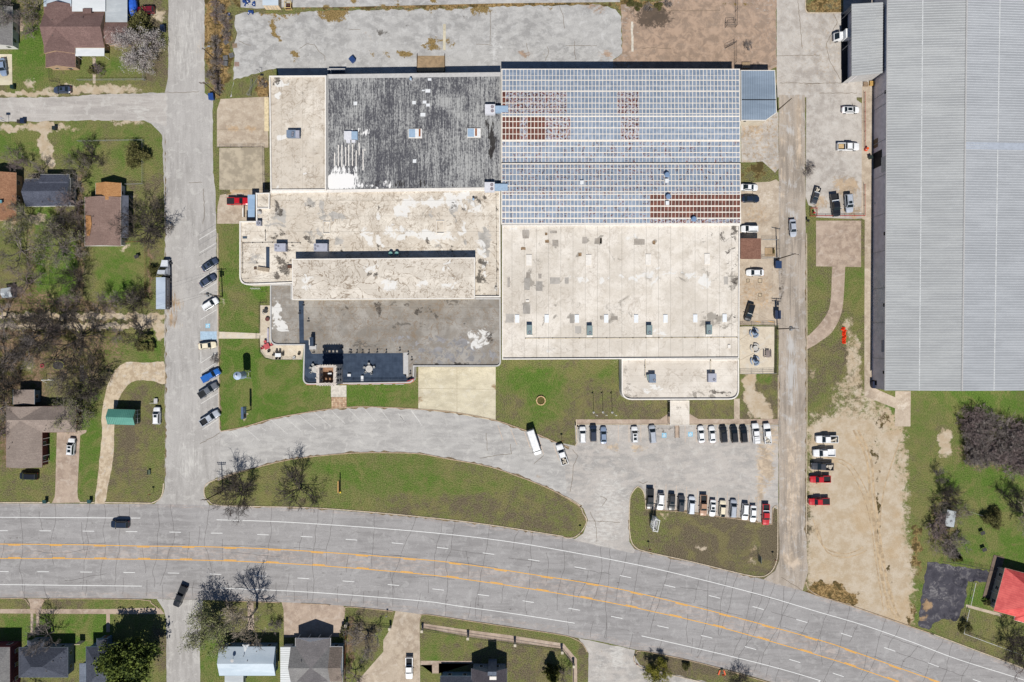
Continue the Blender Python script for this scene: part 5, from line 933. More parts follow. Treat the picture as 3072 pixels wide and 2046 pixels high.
def door(root, cx, cy, hx, hy, a, side, t=0., mat=None):
    x, y, r = {'N': (t, hy, 0), 'S': (t, -hy, 0), 'E': (hx, t, math.pi/2), 'W': (-hx, t, math.pi/2)}[side]; gx, gy = rot2(x, y, a)
    d = MB().box(cx+gx, cy+gy, .1, .95, .12, 2.05, a+r).build("door", mat or plain("door_brown", (110, 84, 66), .6, .3), root)
    hx_, hy_ = rot2(x+(.35 if r == 0 else .0), y+(.0 if r == 0 else .35), a); MB().box(cx+hx_, cy+hy_, 1.0, .1, .2, .1, a+r).build("handle", M_TRIMG, d)
def wing(root, rect, ze, zr, axis, rm, wm, a=0, hip=0.0, wins="NSEW", over=.4, wname="wall", th=.14, half=None):
    """one gabled or hipped wing; rect is its eave rectangle in survey pixels"""
    x0, y0, x1, y1 = rect; A_, B_ = Wd((x0, y0), ze), Wd((x1, y1), ze); cx, cy = (A_.x+B_.x)/2, (A_.y+B_.y)/2; hx, hy = abs(B_.x-A_.x)/2, abs(A_.y-B_.y)/2
    return wing_m(root, cx, cy, hx, hy, ze, zr, axis, rm, wm, a, hip, wins, over, wname, th, half)
def wing_m(root, cx, cy, hx, hy, ze, zr, axis, rm, wm, a=0, hip=0., wins="NSEW", over=.4, wname="wall", th=.14, half=None):
    def G(x, y, z): g = rot2(x, y, a); return (cx+g[0], cy+g[1], z)
    mb = MB()
    if zr is None: mb.add([G(-hx, -hy, ze-th), G(hx, -hy, ze-th), G(hx, hy, ze-th), G(-hx, hy, ze-th), G(-hx, -hy, ze), G(hx, -hy, ze), G(hx, hy, ze), G(-hx, hy, ze)], [(3, 2, 1, 0), (4, 5, 6, 7), (0, 1, 5, 4), (1, 2, 6, 5), (2, 3, 7, 6), (3, 0, 4, 7)])
    else:
        if axis == 'x': r0, r1 = (-hx+hip, 0), (hx-hip, 0)
        else: r0, r1 = (0, -hy+hip), (0, hy-hip)
        v = [G(-hx, -hy, ze), G(hx, -hy, ze), G(hx, hy, ze), G(-hx, hy, ze), G(*r0, zr), G(*r1, zr)]
        if axis == 'x': fs = [(0, 1, 5, 4), (2, 3, 4, 5)]; ends = [(1, 2, 5), (3, 0, 4)]
        else: fs = [(1, 2, 5, 4), (3, 0, 4, 5)]; ends = [(0, 1, 4), (2, 3, 5)]
        mb.add(v, fs+[(3, 2, 1, 0)], 0); mb.add(v, ends, 0 if hip else 1)
        # fascia board
        p = [G(-hx, -hy, 0), G(hx, -hy, 0), G(hx, hy, 0), G(-hx, hy, 0)]; band(mb, [(q[0], q[1]) for q in p], -.03, .05, ze-th, ze+.005, mi=1)
    mb.build("roof", (rm, wm), root)
    if wm is not None:
        ih, iv = hx-over, hy-over
        MB().prism([G(-ih, -iv, 0), G(ih, -iv, 0), G(ih, iv, 0), G(-ih, iv, 0)], 0, ze-.02, top=False).build(wname, wm, root)
        if wins: windows(root, cx, cy, ih, iv, a, wins)
    return cx, cy, hx-over, hy-over
def vents(root, pts, z, col=(120, 112, 108)):
    for k, x, y in pts: p = Wd(T(k, x, y), z); MB().cyl(p.x, p.y, z-.25, z+.28, .09, n=8).build("vent_pipe", plain("vent_lead", col, .6, .3, var=0), root)
def red_mat():
    q = NM("red_roof_metal", .55, .35); w = q.wave(math.pi/10/.6, 'Y', q.mapv((1, 1, 1), math.radians(14.9))); c = q.mix(q.sm(q.noise(.4, 5, .7), .4, .6), C(208, 74, 72), C(230, 98, 92)); return q.out(q.mix(q.sm(w, 0, .12, .4, 0), c, C(140, 44, 46)))
S_BROWN = shingle_mat("brown_shingles", (122, 98, 94), (146, 120, 114)); S_TAUPE = shingle_mat("taupe_shingles", (146, 132, 124), (168, 154, 144)); S_ROSE = shingle_mat("rosy_brown_shingles", (138, 114, 106), (160, 136, 126))
S_SLATE = shingle_mat("slate_shingles", (70, 74, 86), (96, 100, 112)); S_NAVY = shingle_mat("blue_black_shingles", (74, 78, 92), (100, 104, 118)); S_GREY = shingle_mat("grey_shingles", (126, 124, 124), (150, 148, 146)); S_ORANGE = shingle_mat("bare_plywood", (176, 126, 82), (204, 156, 108)); S_RUST = shingle_mat("weathered_orange_shingles", (150, 108, 84), (182, 140, 110))
S_GREEN = metal_mat("green_roof_metal", (88, 150, 136), (104, 164, 148)); S_RED = red_mat(); S_WHITE = metal_mat("white_roof_metal", (226, 230, 232), (238, 240, 242)); S_BLUEW = metal_mat("pale_blue_roof_metal", (190, 204, 216), (206, 218, 228)); S_GREYM = metal_mat("pale_grey_metal", (184, 190, 194), (200, 205, 208))
W_TAN = plain("tan_siding", (190, 160, 130), .85, .2, var=.1); W_BRICK = plain("red_brick_wall", (120, 70, 62), .9, .15, var=.15); W_WHITE = plain("white_siding", (224, 222, 216), .8, .2, var=.06); W_GREY = plain("grey_siding", (132, 142, 152), .8, .2, var=.08); W_BLUE = plain("blue_grey_siding", (112, 138, 156), .8, .2, var=.08); W_GREEN = plain("green_metal_wall", (90, 104, 84), .7, .3, var=.1)
def house(name, label, px, cat="house"): return bld(name, label, px, cat)

h = house("brown_house", "brown-shingled house with a white flat porch roof beside the blossoming tree", (220, 90))
wing(h, (133, 36, 313.5, 143), 3.0, 4.9, 'x', S_BROWN, W_TAN, wins="SE")
r = wing(h, (132, 13, 225, 160), 3.0, 4.75, 'y', S_BROWN, W_TAN, wins="W")
r = wing(h, (137, 159, 226.5, 203), 2.7, 4.3, 'y', S_BROWN, W_TAN, wins="SE"); door(h, *r, 0, 'S', 1.5)
wing(h, (303, 64, 385, 131), 2.5, 3.5, 'x', S_BROWN, W_TAN, wins="S")
wing(h, (226, 143, 313, 168), 2.75, None, 'x', S_WHITE, None); wing(h, (216, -30, 316, 34), 3.7, None, 'x', S_WHITE, W_WHITE, wins=""); wing(h, (316, -30, 382, 66), 3.3, None, 'x', S_GREYM, W_GREY, wins=""); wing(h, (131, -30, 214, 19), 3.4, None, 'x', S_BLUEW, W_WHITE, wins="")
wing(h, (248, 25, 274, 40), 4.2, None, 'x', S_BROWN, None)
vents(h, [('a0', 470,180), ('a0', 590,243), ('a0', 738,158), ('a0', 775,270), ('a0', 478,323)], 4.4)
mb = MB()
for x in (228, 268, 311): q = Wd((x, 166), 2.7); mb.cyl(q.x, q.y, 0, 2.62, .06, n=6)
mb.build("porch_post", M_TRIMW, h)
mb = MB(); q = Wd((133, 73), 4.4); mb.loft([[(q.x-.8+.05*i+math.cos(t)*.42*s_, q.y+math.sin(t)*.42*s_, 4.2+.1*i) for t in np.linspace(0, 2*math.pi, 11)[:-1]] for i, s_ in enumerate((.3, .75, 1))]); mb.cyl(q.x-.8, q.y, 2.9, 4.2, .04, n=5); mb.build("satellite_dish", M_TRIMG, h)
h = house("grey_house", "grey-shingled house cut off by the frame beside its pale car pad, north-west corner", (0, 80))
r = wing(h, (-80, 20, 37, 138), 3.0, 4.9, 'y', S_GREY, W_WHITE, wins="ES")
h = house("navy_roof_house", "small house with a blue-black shingle roof among bare trees", (140, 570))
r = wing(h, (76, 536, 212, 618), 3.0, 4.6, 'x', S_NAVY, W_WHITE, a=math.radians(1), wins="NSEW"); wing(h, (122, 523, 208, 572), 2.9, 3.7, 'x', S_NAVY, W_WHITE, wins="N"); door(h, *r, 0, 'S', 1.)
vents(h, [('a1', 380,320)], 3.6)
h = house("orange_roof_house", "house with a weathered orange-brown roof at the west edge of the frame", (20, 590))
r = wing(h, (-70, 518, 49, 662), 3.0, 5.0, 'y', S_RUST, W_TAN, wins="NSE")
MB().box(Wd((2, 605), 4.6).x, Wd((2, 605), 4.6).y, 4.5, .9, .8, .35).build("skylight", plain("skylight_teal", (110, 160, 170), .3, .5), h)
h = house("patched_roof_house", "rosy brown gabled house with plywood patches on the roof and white gable end", (310, 660))
r = wing(h, (254.5, 591, 363, 738), 2.9, 4.3, 'y', S_ROSE, W_WHITE, wins="NSEW"); door(h, *r, 0, 'E', -1.)
wing(h, (287, 549, 364, 602), 2.6, 4.0, 'y', S_ORANGE, W_WHITE, wins="NE")
p = Wd(T('a1', 803, 530), 3.6); 
mb = MB(); q = [Wd(T('a1', *c), z) for c, z in (((775,440), 3.02), ((822,445), 3.72), ((830,520), 3.75), ((812,625), 3.5), ((785,630), 3.1))]; mb.add([(v.x, v.y, v.z+.05) for v in q], [(4, 3, 2, 1, 0)]); mb.build("plywood_patch", S_ORANGE, h)
vents(h, [('a1', 838,450), ('a1', 848,525)], 4.0, (200, 200, 200))
MB().box(Wd((372, 650), 2.4).x, Wd((372, 650), 2.4).y, 2.35, 2.6, 11.5, .12).build("porch_roof", plain("porch_grey", (92, 96, 108), .8, .2), h)
h = house("l_shaped_house", "large taupe-shingled L-shaped house wrapping its concrete driveway", (110, 1300))
r = wing(h, (18, 1219, 127, 1402), 3.0, 4.5, 'y', S_TAUPE, W_BRICK, wins="NSEW", half=1); r2 = wing(h, (18, 1219, 229, 1297), 3.0, 4.6, 'x', S_TAUPE, W_BRICK, wins="S", hip=1.5); door(h, *r, 0, 'E', 2)
vents(h, [('a2', 160,900), ('a2', 75,1045), ('a2', 420,832), ('a2', 405,877), ('a2', 110,990)], 3.9)
mb = MB()
for y in (955, 1015, 1110, 1165): q = Wd(T('a2', 386, y), 2.8); mb.cyl(q.x, q.y, 0, 2.85, .09, n=8)
mb.build("porch_post", M_TRIMW, h)
h = house("back_cottage", "small flat taupe-roofed outbuilding north of the L-shaped house", (75, 1190), "outbuilding")
wing(h, (39, 1169, 104, 1213), 2.9, 3.3, 'y', S_TAUPE, W_BLUE, wins="EN"); vents(h, [('a2', 168,630)], 3.3, (70, 62, 58))
h = house("green_shed", "green ribbed-metal shed with open framed east end beside the gravel drive", (370, 1245), "shed")
A_, B_ = Wd((323, 1228), 3.0), Wd((405, 1274), 3.0); cx, cy, hx, hy = (A_.x+B_.x)/2, (A_.y+B_.y)/2, (B_.x-A_.x)/2, (A_.y-B_.y)/2
wing_m(h, cx, cy, hx, hy, 3.0, 4.0, 'x', S_GREEN, W_GREEN, math.radians(-2), wins="", over=.15)
mb = MB()
for i in range(15):
    x = cx-hx+.25+i*(2*hx-.5)/14
    for sg in (1, -1): mb.tube((x, cy+sg*hy, 3.03), (x, cy, 4.03), .05, n=4)
mb.build("roof_rib", S_GREEN, h)
mb = MB()
for i in range(4): mb.box(cx+hx-.1, cy-hy+.4+i*(2*hy-.8)/3, 0, .1, .1, 3.0)
mb.box(cx+hx-.08, cy, 1.6, .1, 2*hy-.5, .1); mb.build("end_frame", M_TRIMW, h)
# south row
h = house("maroon_house", "grey-roofed house with maroon walls at the south-west corner of the frame", (10, 1980))
wing(h, (-60, 1941, 30, 2075), 4.6, 6.4, 'x', S_GREY, plain("maroon_siding", (112, 58, 66), .85, .2), wins="NE", hip=3); wing(h, (-50, 1990, 20, 2100), 4.3, None, 'x', S_GREY, plain("maroon_siding", (112, 58, 66), .85, .2), wins="E")
h = house("slate_roof_house", "slate-shingled hip-roof house with a lattice trellis in the south-west row", (140, 1985))
r = wing(h, (57, 1942, 204, 2032), 3.3, 6.0, 'x', S_SLATE, W_GREY, wins="NE", hip=5.2); door(h, *r, 0, 'N', -2); wing(h, (82, 1921, 132, 1960), 3.0, 4.2, 'y', S_SLATE, W_GREY, wins="N")
vents(h, [('a3', 478,1380), ('a3', 552,1350), ('a3', 420,1455), ('a3', 425,1470)], 5.0, (180, 180, 180))
q = Wd(T('a3', 697, 1230), 2.5); MB().box(q.x, q.y, .1, 1.5, .12, 2.4).build("trellis_frame", plain("trellis_cream", (226, 208, 180), .8, .2), h)
h = house("blue_slate_house", "blue-slate roofed house with a north porch under the big evergreen tree", (310, 1990))
wing(h, (258, 1940, 395, 2060), 3.4, 6.4, 'x', S_SLATE, W_BLUE, wins="NW", hip=5.5); r = wing(h, (290, 1915, 322, 1960), 3.0, 4.4, 'y', S_SLATE, W_BLUE, wins=""); door(h, *r, 0, 'N'); wing(h, (238, 1990, 300, 2080), 3.0, None, 'x', shingle_mat("pale_slate_shingles", (112, 120, 134), (136, 144, 158)), W_BLUE, wins="W")
vents(h, [('a3', 905,1440), ('a3', 878,1475), ('a3', 865,1520)], 5.4, (235, 235, 235))
h = house("white_roof_house", "house with a bright white and pale blue metal gable roof south of the highway", (745, 1985))
r = wing(h, (658, 1940, 826, 2027), 3.4, 4.9, 'x', S_BLUEW, W_BLUE, wins="NEW"); door(h, *r, 0, 'N', .4)
wing(h, (728, 1933, 747, 1958), 3.2, 3.9, 'y', S_WHITE, None); wing(h, (674, 2026, 730, 2070), 2.8, None, 'x', S_GREYM, W_WHITE, wins="E")
vents(h, [('b3', 393,1333), ('b3', 430,1375), ('b3', 512,1290)], 4.6, (230, 230, 230))
q = Wd(T('b3', 298, 1360), 4.6); mb = MB(); mb.cyl(q.x, q.y, 4.4, 5.6, .04, n=5); mb.loft([[(q.x+.1*i+math.cos(t)*.45*s_, q.y+math.sin(t)*.45*s_, 5.5+.1*i) for t in np.linspace(0, 2*math.pi, 11)[:-1]] for i, s_ in enumerate((.3, .75, 1))]); mb.build("satellite_dish", M_TRIMG, h)
h = house("cross_gabled_house", "grey cross-gabled house with a white slatted carport roof south of the highway", (950, 1985))
wing(h, (872, 1940, 1028, 2046), 3.2, 5.4, 'x', S_GREY, W_BLUE, wins="NE"); wing(h, (888, 1990, 985, 2110), 3.15, 5.3, 'y', S_GREY, W_BLUE, wins=""); wing(h, (990, 1940, 1028, 2046), 3.26, 5.46, 'x', shingle_mat("brownish_grey_shingles", (118, 108, 100), (150, 136, 126)), None); wing(h, (886, 1914, 992, 2040), 3.1, 5.5, 'y', shingle_mat("mid_grey_shingles", (116, 112, 114), (138, 134, 134)), None)
wing(h, (841, 1941, 875, 2100), 2.9, None, 'x', S_WHITE, W_WHITE, wins="")
mb = MB(); A_, B_ = Wd((841, 1941), 2.95), Wd((875, 2100), 2.95)
for i in range(26): mb.box((A_.x+B_.x)/2, A_.y-.3-i*.5, 2.9, B_.x-A_.x, .08, .05)
mb.build("roof_rib", plain("rib_shade_grey", (206, 208, 204), .7, .2), h)  # pale grey ribs of the white carport roof
mb = MB()
for x in (892, 923, 953, 986): q = Wd((x, 1917), 3.0); mb.cyl(q.x, q.y, 0, 3.0, .1, n=8)
mb.build("porch_column", M_TRIMW, h); vents(h, [('b3', 915,1385), ('b3', 1033,1430), ('b3', 1030,1225)], 4.9, (235, 235, 235))
h = house("dark_roof_house", "dark-roofed house with a broad chimney and white trim at the bottom edge", (1420, 2040))
wing(h, (1321, 2028, 1420, 2110), 3.2, 5.2, 'x', S_SLATE, W_BLUE, wins="N"); wing(h, (1414, 2005, 1521, 2120), 3.6, 6.2, 'y', shingle_mat("charcoal_shingles", (74, 70, 76), (94, 90, 96)), W_GREY, wins="NE")
q = Wd((1477, 2008), 5.0); MB().box(q.x, q.y, 0, 2.3, 1.0, 7.4).build("chimney", plain("grey_brick", (112, 120, 134), .9, .1), h); q = Wd((1478, 2034), 6.0); MB().box(q.x, q.y, 5.2, 2.0, .9, .9).build("dormer", M_TRIMW, h)
h = house("red_roof_house", "house with a bright red metal hip roof at the south-east corner", (3060, 1790))
q = Wd(T('e3', 1992, 789), 3.1); a_ = math.radians(-14.9)
wing_m(h, q.x, q.y, 7.0, 6.0, 3.1, 5.8, 'y', S_RED, plain("cream_brick", (206, 190, 170), .85, .2), a_, 3.8, "NWS", .5)
q2 = Wd(T('e3', 1985, 1000), 2.9); wing_m(h, q2.x+1.5, q2.y+1.2, 3.6, 2.4, 2.95, 4.2, 'x', S_RED, None, a_, 1.8)
q3 = Wd(T('e3', 1745, 650), 1.); MB().box(q3.x-.3, q3.y+.6, .02, 3.0, 12.0, .1, a_).build("side_deck", plain("grey_deck", (120, 104, 92), .85, .2), h)
mb = MB()
for t in (-5, -1.5, 2, 5.2): g = rot2(-6.7, t, a_); mb.cyl(q.x+g[0], q.y+g[1], 0, 3.0, .09, n=8)
mb.build("porch_column", M_TRIMW, h)
h = house("white_shed", "small pale metal garden shed standing among bushes near the south-east corner", (2856, 1557), "shed")
q = Wd(T('e3', 1330, 90), 2.4); wing_m(h, q.x, q.y, 1.25, 2.2, 2.2, 2.7, 'y', S_GREYM, W_GREY, math.radians(-9), 0, "", .1); MB().box(q.x, q.y-2.2, .1, .9, .1, 1.8, math.radians(-9)).build("door", M_TRIMG, h)
h = house("garden_shed", "small white shed half hidden by bare trees at the west edge", (20, 880), "shed")
q = Wd(T('a1', 55, 1140), 2.3); wing_m(h, q.x, q.y, 1.4, 1.3, 2.2, 2.6, 'x', S_GREYM, W_GREY, .15, 0, "", .1); MB().box(q.x, q.y-1.25, .1, .9, .1, 1.8, .15).build("door", M_TRIMG, h)
h = house("utility_hut", "brown-shingled hut against the cream hall's east wall, beside a fenced pad", (2250, 747), "hut")
r = wing(h, (2221, 715, 2283, 777), 2.7, None, 'x', shingle_mat("brown_red_shingles", (132, 96, 82), (158, 120, 104)), W_WHITE, wins=""); door(h, *r, 0, 'S', 1.2)
h = house("cargo_container", "white-topped cream shipping container at the top edge of the cracked yard", (810, 10), "container")
q = Wd((811.5, -14), 2.7); MB().box(q.x, q.y, .15, 4.2, 5.4, 2.55).build("body", plain("container_cream", (238, 214, 180), .7, .3), h); MB().box(q.x, q.y, 2.7, 4.3, 5.5, .08).build("roof", S_BLUEW, h)
mb = MB(); [mb.box(q.x+x, q.y-2.75, .4, .12, .1, 2.1) for x in (-1.2, -.3, .3, 1.2)]; mb.build("door_bar", M_TRIMG, h)
q = Wd(T('a0', 1180, 40), 2.0); h = thing("blue_canopy", "bright blue domed tarp canopy beside the brown house", "tarp", (q.x, q.y, 0))
MB().loft([[(math.cos(t)*r_, math.sin(t)*1.9*r_, z) for t in np.linspace(0, 2*math.pi, 15)[:-1]] for r_, z in ((1.5, 1.2), (1.4, 1.8), (.9, 2.3), (.2, 2.5))]).build("cover", plain("tarp_blue", (42, 98, 206), .5, .4), h, False); 
mb = MB(); [mb.cyl(x, y, 0, 1.5, .05, n=5) for x, y in ((1.1, 1.6), (-1.1, 1.6), (1.1, -1.6), (-1.1, -1.6))]; mb.build("leg", M_TRIMG, h, False)
# ================================================================== VEHICLES
M_TYRE = plain("tyre_rubber", (34, 34, 36), .9, .2, var=0); M_RIM = plain("wheel_rim", (150, 152, 156), .4, .5, var=0); M_BLKPL = plain("black_trim", (26, 27, 30), .6, .3, var=0)
M_HL = plain("headlight_glass", (225, 230, 235), .2, .6, var=0); M_TLI = plain("tail_light_red", (150, 22, 24), .3, .5, var=0); M_LINER = plain("bed_liner", (44, 46, 50), .85, .2, var=.1)
def wheel_mesh(r, w):
    t = MB(); t.tube((0, -w/2, 0), (0, w/2, 0), r, n=14); m = MB(); m.tube((0, -w/2-.01, 0), (0, w/2+.01, 0), r*.6, n=10); return t.mesh("wheel", [M_TYRE], False), m.mesh("rim", [M_RIM])
def vehicle(kind):
    """list of (part name, mesh, location, parent index, painted)"""
    P = []; body = MB()
    spec = {'sedan': dict(L=4.85, W=1.84, H=1.45, belt=.96, st=[(-.5, .62, .78), (-.485, .84, .96), (-.40, .95, 1.03), (-.2, 1, 1.0), (.06, 1, .98), (.2, .99, .95), (.36, .95, .86), (.455, .84, .74), (.5, .55, .62)], base=(-.385, .235), top=(-.235, .075), hw=(.90, .70)),
            'suv': dict(L=4.8, W=1.92, H=1.74, belt=1.08, st=[(-.5, .74, .9), (-.49, .92, 1.08), (-.40, .99, 1.12), (-.2, 1, 1.1), (.06, 1, 1.08), (.2, 1, 1.07), (.36, .96, 1.0), (.465, .86, .88), (.5, .62, .7)], base=(-.485, .25), top=(-.43, .1), hw=(.92, .76)),
            'pickup': dict(L=5.9, W=2.0, H=1.9, belt=1.2, st=[(-.13, 1, 1.2), (.06, 1, 1.2), (.24, 1, 1.2), (.38, .97, 1.15), (.465, .92, 1.06), (.495, .82, .95), (.5, .7, .8)], base=(-.13, .245), top=(-.105, .12), hw=(.91, .77)),
            'van': dict(L=6.8, W=2.06, H=2.6, belt=1.25, st=[(-.5, .94, 1.25), (-.49, 1, 1.25), (0, 1, 1.25), (.34, 1, 1.25), (.44, .95, 1.12), (.49, .84, .95), (.5, .7, .8)], base=(-.495, .385), top=(-.49, .30), hw=(.985, .86)),
            'mini': dict(L=5.1, W=1.96, H=1.75, belt=1.05, st=[(-.5, .74, .95), (-.49, .94, 1.05), (-.3, 1, 1.08), (.1, 1, 1.06), (.25, 1, 1.02), (.4, .94, .9), (.47, .82, .76), (.5, .55, .64)], base=(-.49, .30), top=(-.455, .13), hw=(.92, .74))}[kind]
    L, W, Hh, st = spec['L'], spec['W'], spec['H'], spec['st']; w = W/2; rings = []
    for t, f, z in st:
        x = t*L; y = w*f; rings.append([(x, -y, .32), (x, -y, z*.72), (x, -y*.97, z-.07), (x, -y*.82, z), (x, 0, z+.025), (x, y*.82, z), (x, y*.97, z-.07), (x, y, z*.72), (x, y, .32)])
    body.loft(rings)
    b0, b1 = spec['base'][0]*L, spec['base'][1]*L; t0, t1 = spec['top'][0]*L, spec['top'][1]*L; hb, ht = w*spec['hw'][0], w*spec['hw'][1]; zb, zt = spec['belt'], Hh
    B = [(b0, -hb, zb), (b1, -hb, zb), (b1, hb, zb), (b0, hb, zb)]; Tt = [(t0, -ht, zt-.05), (t1, -ht, zt-.05), (t1, ht, zt-.05), (t0, ht, zt-.05)]
    s = .90; Tp = [(t0+(t1-t0)*.04, -ht*s, zt), (t1-(t1-t0)*.06, -ht*s, zt), (t1-(t1-t0)*.06, ht*s, zt), (t0+(t1-t0)*.04, ht*s, zt)]
    body.loft([B, Tt, Tp])
    if kind == 'pickup':
        xb, xf = -.5*L, -.135*L; body.box((xb+xf)/2, 0, .35, xf-xb, W*.98, .45)
        for sg in (-1, 1): body.box((xb+xf)/2, sg*(w-.09), .8, xf-xb, .16, .42)
        body.box(xb+.06, 0, .8, .1, W-.3, .40); body.box(xf-.05, 0, .8, .1, W-.3, .42)
    P.append(("body", body.mesh("body", [None] and [M_TRIMW]), (0, 0, 0), None, True))
    def pane(a, b, c, d, ins, off, name):
        a, b, c, d = map(Vector, (a, b, c, d)); cen = (a+b+c+d)/4; n = (b-a).cross(d-a).normalized()
        q = [p.lerp(cen, ins)+n*off for p in (a, b, c, d)]; m = MB(); m.add(q+[p-n*.03 for p in q], [(0, 1, 2, 3), (1, 0, 4, 5), (2, 1, 5, 6), (3, 2, 6, 7), (0, 3, 7, 4)])
        P.append((name, m.mesh(name, [M_GLASS]), (0, 0, 0), None, False))
    pane(B[1], B[2], Tt[2], Tt[1], .09, .012, "windscreen")
    if kind != 'van':
        pane(B[3], B[0], Tt[0], Tt[3], .12, .012, "rear_window")
        pane(B[0], B[1], Tt[1], Tt[0], .14, .012, "side_window"); pane(B[2], B[3], Tt[3], Tt[2], .14, .012, "side_window")
    else:
        for sg in (-1, 1):
            x0, x1 = .16*L, .35*L; m = MB(); yb, yt = hb, hb+(ht-hb)*.5; m.add([(x0, sg*(yb+.012), 1.3), (x1+.25, sg*(yb+.012), 1.3), (x1, sg*(yt+.02), 1.95), (x0, sg*(yt+.02), 1.95)], [(0, 1, 2, 3)] if sg < 0 else [(3, 2, 1, 0)]); P.append(("side_window", m.mesh("side_window", [M_GLASS]), (0, 0, 0), None, False))
    if kind == 'pickup':
        m = MB().box((-.5*L-.135*L)/2, 0, .8, .365*L-.24, W-.36, .02); P.append(("bed_liner", m.mesh("bed_liner", [M_LINER]), (0, 0, 0), None, False))
    r = .34 if kind in ('sedan', 'mini') else .39; wm, rm = wheel_mesh(r, .24); wx = .30*L
    for sx in (-1, 1):
        for sg in (-1, 1): P.append(("wheel", wm, (sx*wx+(.1 if sx > 0 else -.0), sg*(w-.10), r), None, False)); P.append(("rim", rm, (0, 0, 0), len(P)-1, False))
    for sg in (-1, 1):
        m = MB().box(st[-2][0]*L-.06, sg*w*.62, st[-2][2]-.2, .2, .36, .14); P.append(("headlight", m.mesh("headlight", [M_HL]), (0, 0, 0), None, False))
        xr = -.5*L; m = MB().box(xr+.04, sg*w*.76, .7, .12, .3, .2); P.append(("tail_light", m.mesh("tail_light", [M_TLI]), (0, 0, 0), None, False))
        m = MB().box(b1-.28, sg*(w+.10), zb-.03, .16, .24, .16); P.append(("mirror", m.mesh("mirror", [M_BLKPL]), (0, 0, 0), None, False))
    if kind in ('suv', 'mini'):
        for sg in (-1, 1): m = MB().box((t0+t1)/2, sg*ht*.86, zt, (t1-t0)*.8, .05, .05); P.append(("roof_rail", m.mesh("roof_rail", [M_BLKPL]), (0, 0, 0), None, False))
    return P, spec
VT = {k: vehicle(k) for k in ('sedan', 'suv', 'pickup', 'van', 'mini')}
def car(kind, p, ang, col, label, cat=None, extra=(), group=None, sc=1.0, name=None, zc=.8):
    q = Wd(p, zc); parts, sp = VT[kind]
    cat = cat or {'sedan': 'car', 'suv': 'car', 'mini': 'car', 'pickup': 'pickup', 'van': 'van'}[kind]
    root = thing(name or {'sedan': 'sedan', 'suv': 'suv', 'mini': 'minivan', 'pickup': 'pickup_truck', 'van': 'cargo_van'}[kind], label, cat, (q.x, q.y, .04), math.radians(ang), group); root.scale = (sc, sc, sc)
    m = paint("paint_%d_%d_%d" % col, col); objs = []
    for nm, me, loc, par, painted in parts:
        o = place(nm, me, root if par is None else objs[par]); o.location = loc; objs.append(o)
        if painted: o.material_slots[0].link = 'OBJECT'; o.material_slots[0].material = m
    L, W = sp['L'], sp['W']
    def add(nm, mb, mat): mb.build(nm, mat, root, False)
    t0, t1 = sp['top'][0]*L, sp['top'][1]*L
    for e in extra:
        if e == 'sunroof': add("sunroof", MB().box(t1-.5, 0, sp['H'], .7, .85, .012), M_GLASS)
        elif e == 'sunroof2': add("sunroof", MB().box(t1-.5, 0, sp['H'], .62, .85, .012), M_GLASS); add("sunroof", MB().box((t0+t1)/2-.25, 0, sp['H'], .8, .85, .012), M_GLASS)
        elif e == 'cover': add("bed_cover", MB().box(-.32*L, 0, 1.2, .345*L, W-.3, .05), M_LINER)
        elif e == 'colourcover': add("bed_cover", MB().box(-.32*L, 0, 1.2, .345*L, W-.25, .06), m)
        elif e == 'topper': add("camper_shell", MB().loft([[(-.5*L+.05, -.88, 1.2), (-.14*L, -.88, 1.2), (-.14*L, .88, 1.2), (-.5*L+.05, .88, 1.2)], [(-.49*L, -.75, 1.85), (-.15*L, -.75, 1.85), (-.15*L, .75, 1.85), (-.49*L, .75, 1.85)]]), m); add("roof_rack", MB().box(-.22*L, 0, 1.86, .06, 1.4, .05).box(-.36*L, 0, 1.86, .06, 1.4, .05), M_BLKPL)
        elif e == 'bedwhite': add("bed_floor", MB().box(-.32*L, 0, .83, .34*L, W-.38, .02), M_PATCHW)
        elif e == 'cargo':
            mb = MB(); rr = random.Random(len(label)); [mb.box(-.32*L+rr.uniform(-.7, .7), rr.uniform(-.55, .55), .83, rr.uniform(.3, .7), rr.uniform(.3, .6), rr.uniform(.2, .5), rr.random()) for _ in range(6)]; add("cargo", mb, plain("cargo_pale", (206, 196, 180), .8, .2))
        elif e == 'toolbox': add("tool_box", MB().box(-.175*L, 0, 1.05, .5, W-.2, .25), plain("bright_aluminium", (214, 218, 222), .35, .5))
        elif e == 'sheetload': add("cargo", MB().box(-.33*L, .1, .83, 1.4, 1.1, .25), plain("cardboard", (206, 176, 130), .8, .2))
        elif e == 'rearblack': add("rear_cap", MB().box(t0+.2, 0, sp['H'], .8, 1.1, .012), M_GLASS)
    return root
K = {'wh': (236, 237, 238), 'si': (176, 182, 192), 'sb': (130, 146, 170), 'gr': (104, 108, 116), 'db': (64, 74, 96), 'bk': (26, 28, 34), 'nv': (30, 42, 62), 'rd': (190, 20, 34), 'mr': (110, 22, 38), 'bl': (40, 100, 180), 'cr': (236, 224, 196), 'bg': (172, 132, 104), 'dg': (60, 62, 68), 'pw': (220, 226, 234)}
gW = "cars parked at an angle along the west street"; gT = "cars in the top row of the front parking lot"; gL = "cars in the lower row of the front parking lot"; gD = "pickups parked on the dirt lot"; gE = "cars parked along the east side of the factory"
car('sedan', T('a1', 1898,885), 33, K['db'], "slate-blue car with a sunroof, northernmost in the angled bays on the west street", extra=('sunroof',), group=gW)
car('sedan', T('a1', 1880,1030), 33, K['db'], "dark slate-blue sedan without sunroof in the angled bays of the west street", group=gW)
car('suv', T('a1', 1902,1243), 32, K['wh'], "white sport utility parked in the angled bays beneath the utility pole", group=gW)
car('sedan', T('a2', 1875,110), 7, K['cr'], "cream coloured old sedan beside the blue-painted disabled bay", group=gW)
